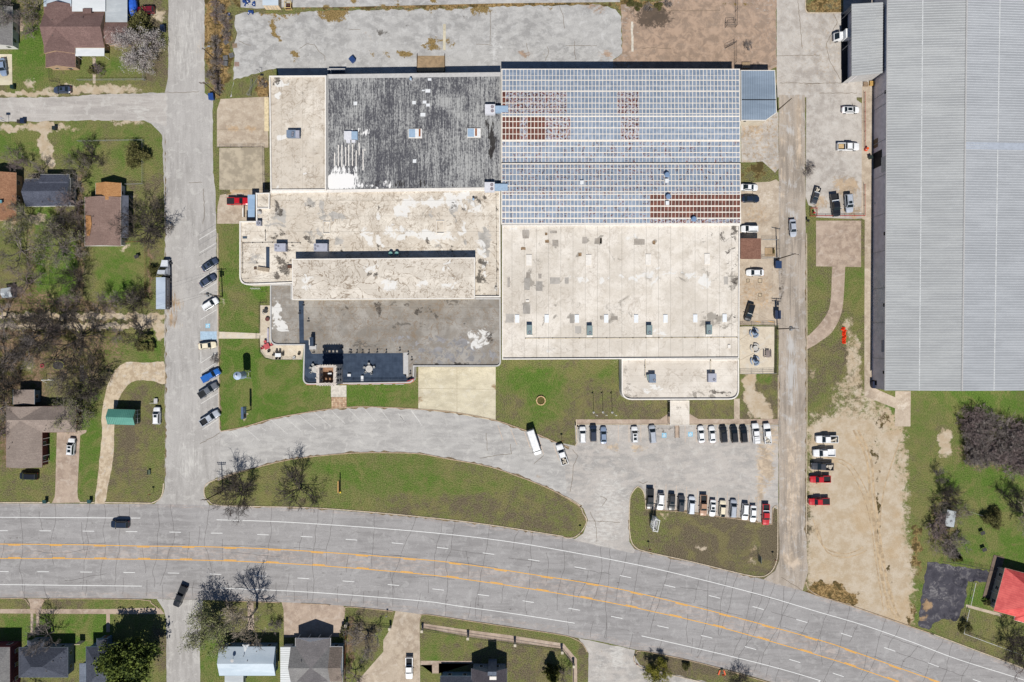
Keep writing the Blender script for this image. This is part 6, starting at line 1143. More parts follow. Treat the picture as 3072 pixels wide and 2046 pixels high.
car('pickup', T('a2', 1908,380), 29, K['bl'], "bright blue pickup with matching bed cover on the west street", extra=('colourcover',), group=gW, sc=.93)
car('pickup', T('a2', 1885,515), 33, K['gr'], "dark grey pickup with covered bed, between the blue and the silver pickup", extra=('cover',), group=gW)
car('pickup', T('a2', 1900,765), 33, K['si'], "silver pickup with an open black bed, southernmost in the angled bays", group=gW)
car('suv', T('a2', 1420,745), 90, K['wh'], "white sport utility parked on the grass beside the green shed", extra=('sunroof',))
car('suv', T('a2', 645,1025), 86, K['wh'], "white sport utility with two sunroof panels on the L-shaped house's driveway", extra=('sunroof2',))
car('mini', T('a2', 258,1290), 178, K['bk'], "black minivan parked on the lawn south of the L-shaped house")
car('sedan', T('a0', 25,605), -84, K['sb'], "blue-silver sedan on the pale car pad at the west edge")
car('sedan', T('a0', 562,812), 181, K['db'], "dark blue-grey car parked on the verge of the side street", extra=('sunroof',))
car('suv', T('a0', 1318,92), 181, K['mr'], "dark red sport utility parked beside the brown house")
car('suv', T('a3', 1085,140), 179, K['nv'], "dark blue car driving west on the highway", sc=1.04)
car('pickup', T('a3', 1632,790), -113, K['bk'], "black covered pickup turning off the highway into the south street", extra=('cover',), sc=1.02)
car('pickup', T('b1', 345,313), 0, K['rd'], "red pickup with a dark bed cover, nose under the blue canopy", extra=('cover',))
car('pickup', T('b3', 1893,1440), -90, K['wh'], "white pickup with a black bed on the driveway south of the highway", sc=1.0)
car('van', T('c2', 1214,985), -71.5, K['wh'], "long white cargo van parked beside the curved driveway", zc=1.2, sc=1.06)
car('pickup', T('c2', 1466,1095), 107.5, K['wh'], "white pickup with a black bed beside the curved driveway", extra=('cargo',), sc=.98)
for c in (('suv', 'c2', 1652,918, 91, 'wh', "white wagon, westernmost in the top row of the front lot", ()), ('suv', 'c2', 1748,903, 91, 'nv', "dark navy car between white wagon and silver sedan in the top row", ()), ('sedan', 'c2', 1841,922, 91, 'sb', "blue-silver sedan in the top row, third from the west", ()),
          ('suv', 'd2', 313,917, 92, 'wh', "white sport utility with two sunroofs, alone between empty stalls in the top row", ('sunroof2',)), ('mini', 'd2', 475,912, 95, 'si', "silver minivan west of the entrance canopy in the top row", ()),
          ('sedan', 'd2', 915,913, 94, 'wh', "white sedan nearest the entrance canopy on its east side", ()), ('sedan', 'd2', 1015,915, 94.5, 'wh', "white sedan parked next to the black vehicles in the top row", ()), ('suv', 'd2', 1118,912, 95, 'bk', "black sport utility beside the white sedan, first of three black cars", ()),
          ('suv', 'd2', 1214,912, 95, 'bk', "middle one of three black cars in the top row", ()), ('suv', 'd2', 1300,912, 94.5, 'bk', "black car directly west of the white camper-shell pickup", ()), ('pickup', 'd2', 1408,903, 95, 'wh', "white pickup with a camper shell and roof rack in the top row", ('topper',)), ('pickup', 'd2', 1512,905, 95, 'wh', "white pickup with an open white bed, easternmost in the top row", ('bedwhite', 'cargo'))):
    car(c[0], T(c[1], c[2], c[3]), c[4], K[c[5]], c[6], extra=c[7], group=gT, sc=.94 if c[0] == 'pickup' else .96)
zx = lambda x, y: (1920+x/5.607, 1430+y/5.607)
for c in (('pickup', 168,370, -91.5, 'bk', "black pickup with a covered bed beside the curved kerb, westernmost of the lower row", ('cover',)), ('suv', 347,420, -95, 'wh', "white wagon second from the west in the lower row", ()), ('suv', 532,430, -93, 'bk', "black sport utility with a roof rack in the lower row", ('sunroof',)), ('suv', 693,450, 86, 'dg', "dark charcoal car with a sunroof facing north in the lower row", ('sunroof',)),
          ('mini', 867,480, 86, 'pw', "pale silver minivan west of the brown pickup in the lower row", ()), ('pickup', 1064,480, -92, 'bg', "brown pickup with an empty black bed in the lower row", ()), ('sedan', 1222,530, -94, 'wh', "white sedan with a dark sunroof east of the brown pickup", ('sunroof',)), ('suv', 1387,535, 86, 'cr', "cream-white wagon facing north in the lower row", ('rearblack',)),
          ('mini', 1568,535, 86, 'si', "silver minivan facing north in the lower row", ()), ('suv', 1768,590, -94, 'wh', "white sport utility third from the east end of the lower row", ()), ('sedan', 1904,625, -92, 'wh', "white sedan next to the red pickup in the lower row", ()), ('pickup', 2115,635, -91, 'rd', "bright red pickup with a silver tool box at the lower row's east end", ('toolbox',))):
    car(c[0], zx(c[1], c[2]), c[3], K[c[4]], c[5], extra=c[6], group=gL, sc=.97 if c[0] == 'pickup' else .95)
for c in ((205,957, 180, 'wh', "white pickup with a loaded bed, northernmost on the dirt lot", ('cargo',)), (180,1080, 181, 'wh', "white pickup with a white bed on the dirt lot", ('bedwhite',)), (163,1202, 178, 'dg', "charcoal pickup carrying pale cargo on the dirt lot", ('cargo',)), (145,1318, 181, 'rd', "red pickup with an empty bed beside the charcoal pickup", ()), (135,1520, 181, 'rd', "red pickup with a dark bed cover parked alone on the dirt lot", ('cover',))):
    car('pickup', T('e2', c[0], c[1]), c[2], K[c[3]], c[4], extra=c[5], group=gD, sc=1.02 if c[3] != 'rd' else .96)
car('sedan', T('e0', 422,993), 0, K['wh'], "white car with two dark sunroof panels on the upper lot by the warehouse", extra=('sunroof2',))
car('pickup', T('e0', 397,1328), 0, K['wh'], "white pickup with boxes in its bed on the upper lot", extra=('sheetload',), sc=1.02)
car('pickup', T('e1', 108,262), -106, K['dg'], "small worn dark flatbed pickup parked askew by the alley", extra=('cargo', 'toolbox'), sc=.8)
car('pickup', T('e1', 282,348), -83, K['bk'], "black pickup beside the silver sport utility on the upper lot", extra=('toolbox',), sc=1.06)
car('suv', T('e1', 405,330), -85, K['si'], "silver sport utility parked by the red pipe railing", extra=('sunroof',), sc=1.08)
car('sedan', T('d1', 1745,555), -86, K['si'], "silver car driving south down the alley")
car('sedan', T('d1', 1350,187), -2, K['wh'], "white car with a black rear roof half under the seamed metal roof's eave", extra=('rearblack',), group=gE)
car('sedan', T('d1', 1362,292), 0, K['nv'], "dark navy sedan beside the white car east of the seamed roof", group=gE)
car('suv', T('d1', 1352,562), 180, K['wh'], "white sport utility just north of the brown utility hut", group=gE)
car('sedan', T('d1', 1402,958), 180, K['wh'], "white sedan parked south of the brown utility hut", group=gE)
car('suv', T('d1', 1352,1318), -106, K['bk'], "black sport utility parked at an angle north of the fenced patio", extra=('sunroof',), group=gE)
# box truck backed to the dock
q = Wd(T('e0', 372,325), 1.6); bt = thing("box_truck", "white box truck with its cab turned towards the yard, backed under the dock roof", "truck", (q.x, q.y, 0.02), math.radians(182))
W_ = paint("paint_236_237_238", K['wh']); MB().box(-1.6, 0, .9, 4.6, 2.4, 2.5).build("cargo_box", W_, bt, False)
MB().loft([[(.8, -1.05, .5), (2.9, -1.0, .5), (2.9, 1.0, .5), (.8, 1.05, .5)], [(.8, -1.05, 1.3), (2.9, -1.0, 1.25), (2.9, 1.0, 1.25), (.8, 1.05, 1.3)], [(.8, -.95, 2.2), (1.7, -.9, 2.2), (1.7, .9, 2.2), (.8, .95, 2.2)]]).build("cab", W_, bt, False)
MB().add([(2.78, -.88, 1.36), (2.78, .88, 1.36), (1.82, .8, 2.16), (1.82, -.8, 2.16)], [(0, 1, 2, 3)]).build("windscreen", M_GLASS, bt, False)
wm, rm = wheel_mesh(.42, .3)
for x in (-2.6, 1.9):
    for y in (-.98, .98): o = place("wheel", wm, bt); o.location = (x, y, .42); place("rim", rm, o)
# semi-trailer truck
M_TRNAVY = paint("paint_30_40_72", (30, 40, 72)); M_TRTOP = metal_mat("trailer_roof_metal", (178, 190, 206), (190, 202, 216))
a, b = Wd((468.5, 832), 3.7), Wd((496, 927), 3.7); cx, cy = (a.x+b.x)/2, (a.y+b.y)/2; tw_, tl_ = b.x-a.x, a.y-b.y
tr = thing("semi_truck", "long semi-truck with a white cab and a grey-topped navy trailer parked on the west street", "truck", (cx, cy, .02))
trl = MB().box(0, 0, 1.1, tw_, tl_, 2.55).build("trailer", M_TRNAVY, tr, False); MB().box(0, 0, 3.65, tw_+.04, tl_+.04, .06).build("trailer_roof", M_TRTOP, trl, False)
mb = MB(); x = tw_/2+.012; mb.box(x, tl_*.18, 2.2, .02, tl_*.52, .28); mb.box(x, -tl_*.45, 2.1, .02, tl_*.05, .5)
for i in range(6):                      # the white lettering strip on the trailer side
    y = -tl_*.13-i*.36; mb.box(x, y, 2.0, .02, .06, .5); mb.box(x, y-.12, (2.0, 2.22, 2.44)[i % 3], .02, .2, .07)
mb.build("side_lettering", M_WHITE, trl, False)
mb = MB(); [mb.box(tw_/2+.02, -tl_/2+.7+i*(tl_-1.4)/8, 1.2, .03, .06, 2.4) for i in range(9)]; mb.build("side_rib", paint("paint_52_62_92", (52, 62, 92)), trl, False)
cy0 = tl_/2+.7; mb = MB()
mb.loft([[(-1.2, cy0+.2, 1.0), (1.2, cy0+.2, 1.0), (1.2, cy0+2.3, 1.0), (-1.2, cy0+2.3, 1.0)], [(-1.2, cy0+.2, 2.4), (1.2, cy0+.2, 2.4), (1.15, cy0+2.3, 2.1), (-1.15, cy0+2.3, 2.1)], [(-1.05, cy0+.3, 3.7), (1.05, cy0+.3, 3.7), (.95, cy0+1.3, 3.3), (-.95, cy0+1.3, 3.3)]])
mb.loft([[(-1.05, cy0+2.3, .8), (1.05, cy0+2.3, .8), (1.05, cy0+2.3, 1.95), (-1.05, cy0+2.3, 1.95)], [(-.85, cy0+4.2, .8), (.85, cy0+4.2, .8), (.8, cy0+4.2, 1.6), (-.8, cy0+4.2, 1.6)]])
cab = mb.build("cab", paint("paint_226_230_236", (226, 230, 236)), tr, False)
MB().add([(-1.0, cy0+2.22, 2.2), (1.0, cy0+2.22, 2.2), (.88, cy0+1.42, 3.22), (-.88, cy0+1.42, 3.22)], [(0, 1, 2, 3)][::-1]).build("windscreen", M_GLASS, cab, False)
mb = MB().box(0, cy0-1.2, .85, .9, 5.0, .25); mb.build("chassis", M_BLKPL, tr, False); MB().box(0, cy0+4.3, .5, 2.2, .2, .5).build("bumper", M_RIM, tr, False)
mb = MB(); [mb.cyl(s_*1.0, cy0-.05, 1, 3.9, .09, n=8) for s_ in (-1, 1)]; mb.build("exhaust_stack", M_RIM, tr, False)
mb = MB(); [mb.box(s_*1.35, cy0+2.0, 1.9, .3, .15, .5) for s_ in (-1, 1)]; mb.build("mirror", M_BLKPL, tr, False)
wm, rm = wheel_mesh(.5, .5)
for y in (cy0+3.5, cy0-.4, cy0-1.6, -tl_/2+1.0, -tl_/2+2.2):
    for s_ in (-1, 1): o = place("wheel", wm, tr); o.location = (s_*(tw_/2-.3), y, .5); o.rotation_euler = (0, 0, math.pi/2); place("rim", rm, o)
# ================================================================== ROOFTOP EQUIPMENT
M_UNIT = plain("unit_grey", (176, 178, 192), .6, .3, var=.06); M_UNITB = plain("unit_blue_grey", (122, 138, 160), .6, .3, var=.06); M_UNITT = plain("unit_teal_grey", (132, 150, 152), .6, .3, var=.06); M_UNITW = plain("unit_white", (222, 222, 228), .6, .3, var=.05); M_DUCT = plain("duct_blue", (160, 184, 208), .5, .4, var=.06); M_RUSTY = plain("rust_metal", (150, 92, 56), .8, .2, var=.2); M_FANB = plain("fan_brown", (112, 70, 52), .7, .2, var=0)
def roof_thing(name, label, cat, p, z, group=None): q = Wd(p, z); return thing(name, label, cat, (q.x, q.y, z), 0, group)
def fan(root, x, y, z, r, mat=None):
    mb = MB(); mb.cyl(x, y, z, z+.05, r, n=16); f = mb.build("fan", mat or M_DARK, root, False); mb = MB()
    for i in range(4): mb.box(x, y, z+.05, r*1.7, .09, .03, i*math.pi/4)
    mb.build("fan_blade", M_UNIT, f, False); return f
u = roof_thing("rooftop_unit", "grey rooftop air unit with two dark fans on the west cream bay", "air unit", T('b0', 855,1225), 5.8, "rooftop air units"); MB().box(0, .1, .1, 3.4, 1.9, 1.3).build("casing", M_UNITB, u, False); MB().box(1.3, -.1, 1.2, 1.0, 1.9, .5).build("hood", M_UNIT, u, False); fan(u, 0, .3, 1.4, .38); fan(u, -.1, -.4, 1.4, .38)
u = roof_thing("rooftop_unit", "white and blue rooftop unit amid bright coating splashes on the streaked roof", "air unit", T('b0', 1370,1235), 5.5, "rooftop air units"); MB().box(-.8, .1, .1, 2.0, 2.2, .8).build("casing", M_UNITW, u, False); MB().box(1.0, .1, .1, 1.6, 2.1, .7).build("hood", M_DUCT, u, False); MB().box(-.7, -1.4, .1, 1.1, .8, .6).box(.7, -1.4, .1, 1.0, .7, .5).build("duct", M_UNITW, u, False)
for (k, x, y), lb in ((('c0', 140,1210), "pale hatch with a rust stripe near the middle of the streaked roof"), (('c0', 670,1205), "pale hatch with an orange rust band toward the east of the streaked roof")):
    u = roof_thing("roof_hatch_unit", lb, "roof hatch", T(k, x, y), 5.5, "hatches on the streaked roof"); MB().box(0, 0, 0, 3.6, 2.5, .45).build("kerb", M_TRIMW, u, False); MB().box(-.85, 0, .45, 1.7, 2.2, .1).build("lid", M_DUCT, u, False); MB().box(.85, 0, .45, 1.7, 2.2, .08).build("lid", M_PATCHW, u, False); MB().box(.55 if x > 300 else 1.2, .1, .53, .5, 2.0, .04).build("rust_strip", M_RUSTY, u, False)
for (x, y), lb in (((820, 1005), "white condenser with two brown fans at the seamed roof's west edge, upper one"), ((815, 1703), "white condenser with two brown fans at the corner above the stained cream block")):
    u = roof_thing("rooftop_unit", lb, "air unit", T('c0', x, y), 5.5, "rooftop air units"); MB().box(-.1, 0, .2, 2.7, 2.5, 1.5).build("casing", M_UNITW, u, False); fan(u, .5, .6, 1.7, .42, M_FANB); fan(u, .5, -.5, 1.7, .42, M_FANB); MB().box(3.0, -.1, 1.0, 3.4, 1.8, .9).build("duct", M_DUCT, u, False)
    mb = MB(); [mb.box(sx, sy, 0, .12, .12, .3) for sx in (-1.2, 1.0) for sy in (-1, 1)]; mb.build("leg", M_TRIMG, u, False)
for (x, y), w, lb in (((745, 737), 3.0, "grey cooling unit with three fans at the stained block's west end"), ((1108, 737), 3.6, "larger grey cooling unit with three fans beside the penthouse")):
    u = roof_thing("rooftop_unit", lb, "air unit", T('b1', x, y), 5.0, "rooftop air units"); MB().box(0, 0, .1, w, 2.0, 1.8).build("casing", M_UNIT, u, False); [fan(u, -w/2+fx, fy, 1.9, .27) for fx, fy in ((.4, .5), (.4, -.4), (1.05, .3))]
u = roof_thing("condenser", "small pale square condenser with one fan by the blue canopy", "air unit", T('b1', 545,518), 5.0, "rooftop air units"); MB().box(0, 0, .1, 1.2, 1.2, 1.3).build("casing", M_UNIT, u, False); fan(u, 0, 0, 1.4, .42)
for (k, x, y), lb in ((('c1', 1170,1478), "teal-grey unit, westernmost of four below the skylight row"), (('c1', 1712,1483), "teal-grey unit second from the west below the skylight row, on a rust stain"), (('d1', 440,1480), "teal-grey unit third from the west below the skylight row"), (('d1', 977,1475), "teal-grey unit easternmost of four below the skylight row")):
    u = roof_thing("rooftop_unit", lb, "air unit", T(k, x, y), 5.5, "teal-grey units on the cream hall"); MB().box(0, .1, .1, 1.45, 2.5, 1.2).build("casing", M_UNITT, u, False); fan(u, .05, -.55, 1.3, .36); MB().box(.1, -1.5, .05, 1.6, .5, .2).build("pad", M_TRIMW, u, False)
for (x, y), lb in (((463, 405), "grey tapered unit with a hood on the office roof, west one"), ((1000, 400), "square grey unit on the office roof, east one")):
    u = roof_thing("rooftop_unit", lb, "air unit", T('d2', x, y), 4.3, "units on the office roof"); MB().box(.1, 0, .1, 1.8 if x < 600 else 2.2, 2.3, 1.3).build("casing", M_UNITB if x < 600 else M_UNIT, u, False); fan(u, .55, -.45, 1.4, .36)
    if x < 600: MB().box(-.9, .2, .1, .7, 1.6, .8, .25).build("hood", M_UNITT, u, False)
M_TEAL = plain("ventilator_teal", (120, 168, 162), .5, .4, var=.05)
for (x), lb in ((1730, "teal round ventilator against the penthouse's shaded wall, west one"), (1785, "teal round ventilator against the penthouse's shaded wall, east one")):
    u = roof_thing("ventilator", lb, "ventilator", T('b1', x, 790), 5.0, "teal ventilators"); MB().cyl(0, 0, 0, .9, .35).build("stem", M_UNITT, u, False); MB().cyl(0, 0, .9, 1.25, .62, .5, 18).build("cap", M_TEAL, u, False); MB().box(0, -.3, 0, .9, .9, .3).build("base", M_TRIMW, u, False)
for (k, x, y), z, lb in ((('d1', 600,78), 6.5, "round blue-topped vent on the seamed roof's lower gable"), (('d1', 612,275), 6.9, "blue vent on the rusted part of the seamed roof"), (('d1', 842,477), 6.2, "large blue vent at the rusted roof's lower edge")):
    u = roof_thing("roof_vent", lb, "vent", T(k, x, y), z, "vents on the seamed roof"); MB().cyl(0, 0, 0, .9, .5, .5, 12).build("stem", M_DUCT, u, False); MB().cyl(0, 0, .9, 1.2, .75, .55, 16).build("cap", plain("vent_blue", (122, 148, 182), .5, .4, var=0), u, False)
for (k, x, y), z, lb in ((('c1', 1643,147), 6.6, "white square vent box on the seamed roof's west half"), (('d1', 600,132), 6.7, "white square vent box directly below the blue-topped vent"), (('d1', 605,332), 6.8, "white square vent box within the rusted panels")):
    u = roof_thing("vent_box", lb, "vent", T(k, x, y), z, "vent boxes on the seamed roof"); MB().box(0, 0, -.2, .8, .9, .8).build("casing", M_UNITW, u, False); MB().box(0, 0, .6, .95, 1.05, .08).build("lid", M_PATCHW, u, False)
for k, x, y, z in (('b1', 543,415,5.0),):
    u = roof_thing("exhaust_fan", "round pale exhaust fan with a grey bonnet on the stained block", "ventilator", T(k, x, y), z); MB().cyl(0, 0, 0, .6, .5).build("curb", M_UNIT, u, False); MB().cyl(0, 0, .6, 1.0, .55, .3, 16).build("bonnet", M_TRIMG, u, False)
for (k, x, y), z, lb in ((('b0', 1910,725), 5.5, "white-collared dark stack near the streaked roof's upper edge"), (('c1', 665,300), 5.0, "small blue-white round vent on the stained block")):
    u = roof_thing("stack", lb, "vent", T(k, x, y), z); MB().cyl(0, 0, 0, 1.1, .24).build("pipe", M_UNITW, u, False); MB().cyl(0, 0, 1.1, 1.3, .34, .2).build("cap", M_DUCT, u, False)
# gas pipes with supports, on the roofs
M_PIPE = plain("yellow_gas_pipe", (188, 168, 120), .6, .3, var=.1); M_BLOCK = plain("pipe_block", (60, 56, 52), .9, .1, var=0)
def pipe(label, chain, z, mat=M_PIPE, r=.05, sp=3.3):
    L_ = [tuple(p) for p in WL(chain, z+.25)]; t = thing("gas_pipe", label, "pipe", (L_[0][0], L_[0][1], z)); mb = MB()
    for a, b in zip(L_, L_[1:]): mb.tube((a[0], a[1], z+.25), (b[0], b[1], z+.25), r, n=6)
    mb.build("pipe", mat, t); s_ = MB().box(0, 0, 0, .2, .22, .24).mesh("support", [M_BLOCK])
    for p in rough(L_, 0, sp, False): o = place("support", s_, t); o.location = (p[0]-L_[0][0], p[1]-L_[0][1], 0)
pipe("pale gas pipe on dark blocks across the cream hall's south side", [T('c2', 1135,46), T('c2', 1990,43), T('d2', 1240,37)], 5.5)
pipe("gas pipe running down to the tapered unit on the office roof", [T('d2', 408,42), T('d2', 410,395)], 4.9, sp=2.6); pipe("gas pipe running down to the square unit on the office roof", [T('d2', 1002,40), T('d2', 1003,350)], 4.9, sp=2.6)
M_DPIPE = plain("dark_pipe", (96, 88, 80), .7, .2, var=0)
pipe("dark roof pipe bending round the rounded west corner roof", [T('b1', 385,960), T('b1', 385,690), T('b1', 655,685), T('b1', 830,688), T('b1', 905,690)], 5.0, M_DPIPE, .04, 2.6); pipe("dark pipe along the stained block's east edge", [T('c1', 868,250), T('c1', 872,550), T('c1', 875,1160)], 5.0, M_DPIPE, .04, 4); pipe("short dark pipe standing off the small condenser", [T('b1', 590,575), T('b1', 592,665)], 5.0, M_DPIPE, .04, 2)
# posts and lamps on the grey front roof
vp = [(1357, 168), (1370, 172), (1422, 172), (1474, 172), (1530, 172), (1605, 168), (1687, 170)]
proto = None
for i, (x, y) in enumerate(vp):
    q = Wd(T('b2', x, y), 4.3)
    if proto is None:
        proto = thing("spot_lamp", "small black spot lamp in the row along the navy terrace's north edge", "lamp", (q.x, q.y, 4.2), 0, "spot lamps along the terrace edge"); MB().cyl(0, 0, 0, .9, .05, n=6).build("stem", M_IRON, proto, False); MB().cyl(0, -.05, .85, 1.15, .14, .2, 8).build("head", M_IRON, proto, False); MB().box(0, 0, 0, .4, .4, .08).build("base", M_IRON, proto, False); o = proto
    else: o = copy_tree(proto)
    o.location = (q.x, q.y, 4.2)
for x, y, lb in ((1810, 152, "black spot lamp beyond the terrace's north-east corner"), (1885, 187, "black spot lamp beside the pale walkway, northern"), (1918, 237, "black spot lamp next to a white pipe by the pale walkway"), (1905, 362, "black spot lamp near the terrace's south-east corner"), (1032, 170, "black spot lamp beside the terrace door hood"), (1285, 130, "black spot lamp at the tower shadow's corner")):
    o = copy_tree(proto); q = Wd(T('b2', x, y), 4.3); o.location = (q.x, q.y, 4.2); o.rotation_euler.z = -.9; o["label"] = lb; del o["group"]
for x, y, lb in ((985, 1395, "black spot lamp on the grey roof just below the penthouse"), (905, 1325, "black lamp by the navy walkway gap"), (940, 1250, "black lamp against the penthouse's lower-left corner")):
    o = copy_tree(proto); q = Wd(T('b1', x, y), 4.3); o.location = (q.x, q.y, 4.2); o.rotation_euler.z = -1; o["label"] = lb; del o["group"]
q = Wd(T('b2', 1020, 75), 4.3); h = thing("roof_door", "white framed roof door hood with a dark slope above the terrace", "hatch", (q.x, q.y, 4.2)); MB().box(.2, 0, 0, 1.0, 2.4, 2.0).build("hood", M_NAVY, h, False); MB().box(.1, -1.5, 0, 1.9, 1.2, .4).build("step", M_TRIMG, h, False); MB().box(-.35, -.2, 0, .2, 1.5, 2.1).build("door", M_TRIMW, h, False)
for p, lb in ((T('b2', 1350,378), "small white box standing on the navy terrace beside the tower"), (T('b2', 1468,407), "white lounger-like box near the terrace railing")):
    q = Wd(p, 4.6); h = thing("white_box", lb, "box", (q.x, q.y, 4.23)); w, d = (.8, .6) if 'beside' in lb else (.6, 1.3); MB().box(0, 0, 0, w, d, .5).build("body", M_PATCHW, h, False); MB().box(0, 0, .5, w+.08, d+.08, .06).build("lid", M_PATCHW, h, False)
q = Wd(T('b2', 1905, 421), 4.9); h = thing("red_sign", "red oval sign with white lettering standing at the terrace's rounded corner", "sign", (q.x, q.y, 4.2), .35); MB().loft([[(math.cos(t)*1.1, -.12+.16*k, .55+math.sin(t)*.45+.2) for t in np.linspace(0, 2*math.pi, 17)[:-1]] for k in (0, 1)]).build("panel", plain("sign_red", (196, 40, 50), .5, .3, var=0), h, False)
mb = MB(); [mb.box(x, -.14, .62, .16, .03, .3) for x in (-.6, -.3, 0, .3, .6)]; mb.build("lettering", M_WHITE, h, False); mb = MB(); [mb.cyl(x, 0, 0, .5, .04, n=6) for x in (-.6, .6)]; mb.build("post", M_IRON, h, False)
# ================================================================== FURNITURE
M_TBLW = plain("table_pale", (200, 196, 190), .7, .3, var=.08); M_CHW = plain("chair_pale", (176, 176, 174), .7, .3, var=.06); M_CHD = plain("chair_dark", (62, 60, 60), .7, .3, var=0); M_WOODG = plain("grey_wood", (146, 134, 130), .85, .2, var=.1)
def chair(root_label, x, y, z, rz, mat, group, w=.6):
    c = thing("patio_chair", root_label, "chair", (x, y, z), rz, group); MB().box(0, 0, .38, w, w, .07).build("seat", mat, c, False); MB().box(0, -w/2, .42, w, .08, .5).build("backrest", mat, c, False)
    for sx in (-1, 1):
        for sy in (-1, 1): MB().box(sx*w*.42, sy*w*.42, 0, .06, .06, .4).build("leg", mat, c, False)
        MB().box(sx*w*.5, 0, .6, .06, w, .05).build("armrest", mat, c, False)
    return c
def rtable(label, p, z, r, mat, name="round_table"):
    q = Wd(p, z+.7); t = thing(name, label, "table", (q.x, q.y, z)); MB().cyl(0, 0, .7, .77, r, n=20).build("tabletop", mat, t, False); MB().cyl(0, 0, 0, .7, .1, n=8).build("pedestal", mat, t, False); MB().cyl(0, 0, 0, .06, r*.5, n=12).build("foot", mat, t, False); return q
q = rtable("round pale table ringed by chairs in the middle of the navy terrace", T('b2', 1530,322), 4.23, .95, M_TBLW)
for a in (95, 20, -65, 165, 222): r_ = math.radians(a); chair("pale patio chair around the round table in mid terrace", q.x+1.35*math.cos(r_), q.y+1.35*math.sin(r_), 4.23, r_+math.pi/2, M_CHW, "chairs around the mid terrace table", .52)
q = rtable("round pale table tucked against the tower's west side", T('b2', 1042,325), 4.23, .95, M_TBLW)
for a in (120, 165, 215): r_ = math.radians(a); chair("pale patio chair around the table beside the tower", q.x+1.35*math.cos(r_), q.y+1.35*math.sin(r_), 4.23, r_+math.pi/2, M_CHW, "chairs around the tower side table", .52)
pz = .042
q = Wd(T('b2', 706, 197), .7); t = thing("long_table", "white rectangular table among dark chairs on the west patio", "table", (q.x, q.y, pz)); MB().box(0, 0, .7, 1.6, 1.0, .05).build("tabletop", M_PATCHW, t, False); [MB().box(sx*.7, sy*.4, 0, .07, .07, .7).build("leg", M_IRON, t, False) for sx in (-1, 1) for sy in (-1, 1)]
for dx, dy, a in ((-.5, .95, 180), (.4, .95, 180), (-.5, -.85, 0), (.4, -.85, 0), (-1.25, .1, -90), (1.25, .1, 90), (1.2, .5, 110)): chair("dark patio chair around the white rectangular table", q.x+dx, q.y+dy, pz, math.radians(a), M_CHD, "dark chairs on the west patio", .55)
M_REDC = plain("red_fabric", (196, 92, 96), .85, .2, var=.12)
q = Wd(T('b2', 605, 118), .6); t = thing("red_table", "red mesh table at the corner of the west patio", "table", (q.x, q.y, pz)); MB().box(0, 0, .68, 1.5, 1.5, .06, .4).build("tabletop", M_REDC, t, False); MB().cyl(0, 0, 0, .68, .08, n=6).build("pedestal", M_IRON, t, False)
for a in (20, 110, 200, 290): r_ = math.radians(a); chair("red patio chair around the red table", q.x+1.35*math.cos(r_), q.y+1.35*math.sin(r_), pz, r_+math.pi/2, M_REDC if a != 290 else M_CHD, "chairs around the red table", .62)
q = Wd(T('b1', 610, 1378), .4); t = thing("fire_pit", "round dark red fire pit on the west patio", "fire pit", (q.x, q.y, pz)); MB().cyl(0, 0, 0, .45, .52, .62, 18).build("bowl", plain("pit_maroon", (92, 62, 60), .8, .2), t, False); MB().cyl(0, 0, .45, .5, .5, .4, 18).build("lid", plain("pit_maroon_lid", (112, 74, 70), .8, .2), t, False)
q = Wd(T('b1', 590, 1310), .5); t = thing("hammock_chair", "pale crescent-shaped hanging seat on the west patio", "seat", (q.x, q.y, pz)); mb = MB()
for i in range(10): a0, a1 = math.radians(150+i*18), math.radians(168+i*18); mb.tube((.8*math.cos(a0), .8*math.sin(a0), .3+.07*i), (.8*math.cos(a1), .8*math.sin(a1), .37+.07*i), .12, n=6)
mb.build("frame", M_TBLW, t, False); MB().loft([[(math.cos(a)*r_+.15, math.sin(a)*r_+.2, z) for a in np.linspace(0, 6.283, 11)[:-1]] for r_, z in ((.2, .5), (.5, .7), (.55, .95))]).build("seat", M_CHD, t, False)
q = Wd(T('b1', 615, 1525), .4); t = thing("bench", "long pale bench along the grey block's west wall", "bench", (q.x, q.y, pz)); MB().box(0, 0, .4, .45, 3.8, .06).build("seat", plain("bench_lilac", (190, 184, 196), .8, .2), t, False); [MB().box(0, y, 0, .4, .3, .4).build("leg", M_CHD, t, False) for y in (-1.6, 1.6)]
q = Wd(T('b2', 897, 185), .4); t = thing("planter_pot", "lone dark round pot on the west patio beside the terrace wall", "pot", (q.x, q.y, pz)); MB().cyl(0, 0, 0, .6, .3, .42, 14).build("pot", plain("pot_grey", (92, 92, 84), .8, .2), t, False); MB().cyl(0, 0, .6, .62, .36, n=14).build("soil", M_BLOCK, t, False)
q = Wd(T('b2', 852, 220), .4); chair("white chair standing alone at the west patio's fence", q.x, q.y, pz, .3, M_PATCHW, None, .6)
# east patio
def ring_table(label, p, top, bench, para):
    q = Wd(p, .8); t = thing("picnic_table", label, "picnic table", (q.x, q.y, .026)); MB().cyl(0, 0, .7, .78, .72, n=22).build("tabletop", top, t, False); MB().cyl(0, 0, 0, .7, .15, n=8).build("pedestal", top, t, False)
    for a0 in (20, 140, 260):
        mb = MB(); pts = [(1.18*math.cos(math.radians(a0+a)), 1.18*math.sin(math.radians(a0+a))) for a in range(0, 91, 15)]; band(mb, pts, -.18, .18, .38, .46, False); b = mb.build("bench", bench, t, False); MB().box(1.18*math.cos(math.radians(a0+45)), 1.18*math.sin(math.radians(a0+45)), 0, .2, .2, .4).build("leg", bench, b, False)
    if para: MB().cyl(0, 0, .78, 2.6, .035, n=6).build("umbrella_pole", M_IRON, t, False); MB().tube((0, 0, 1.4), (0, 0, 2.6), .5, .06, 8).build("folded_umbrella", plain("umbrella_blue", (118, 142, 172), .7, .3), t, False)
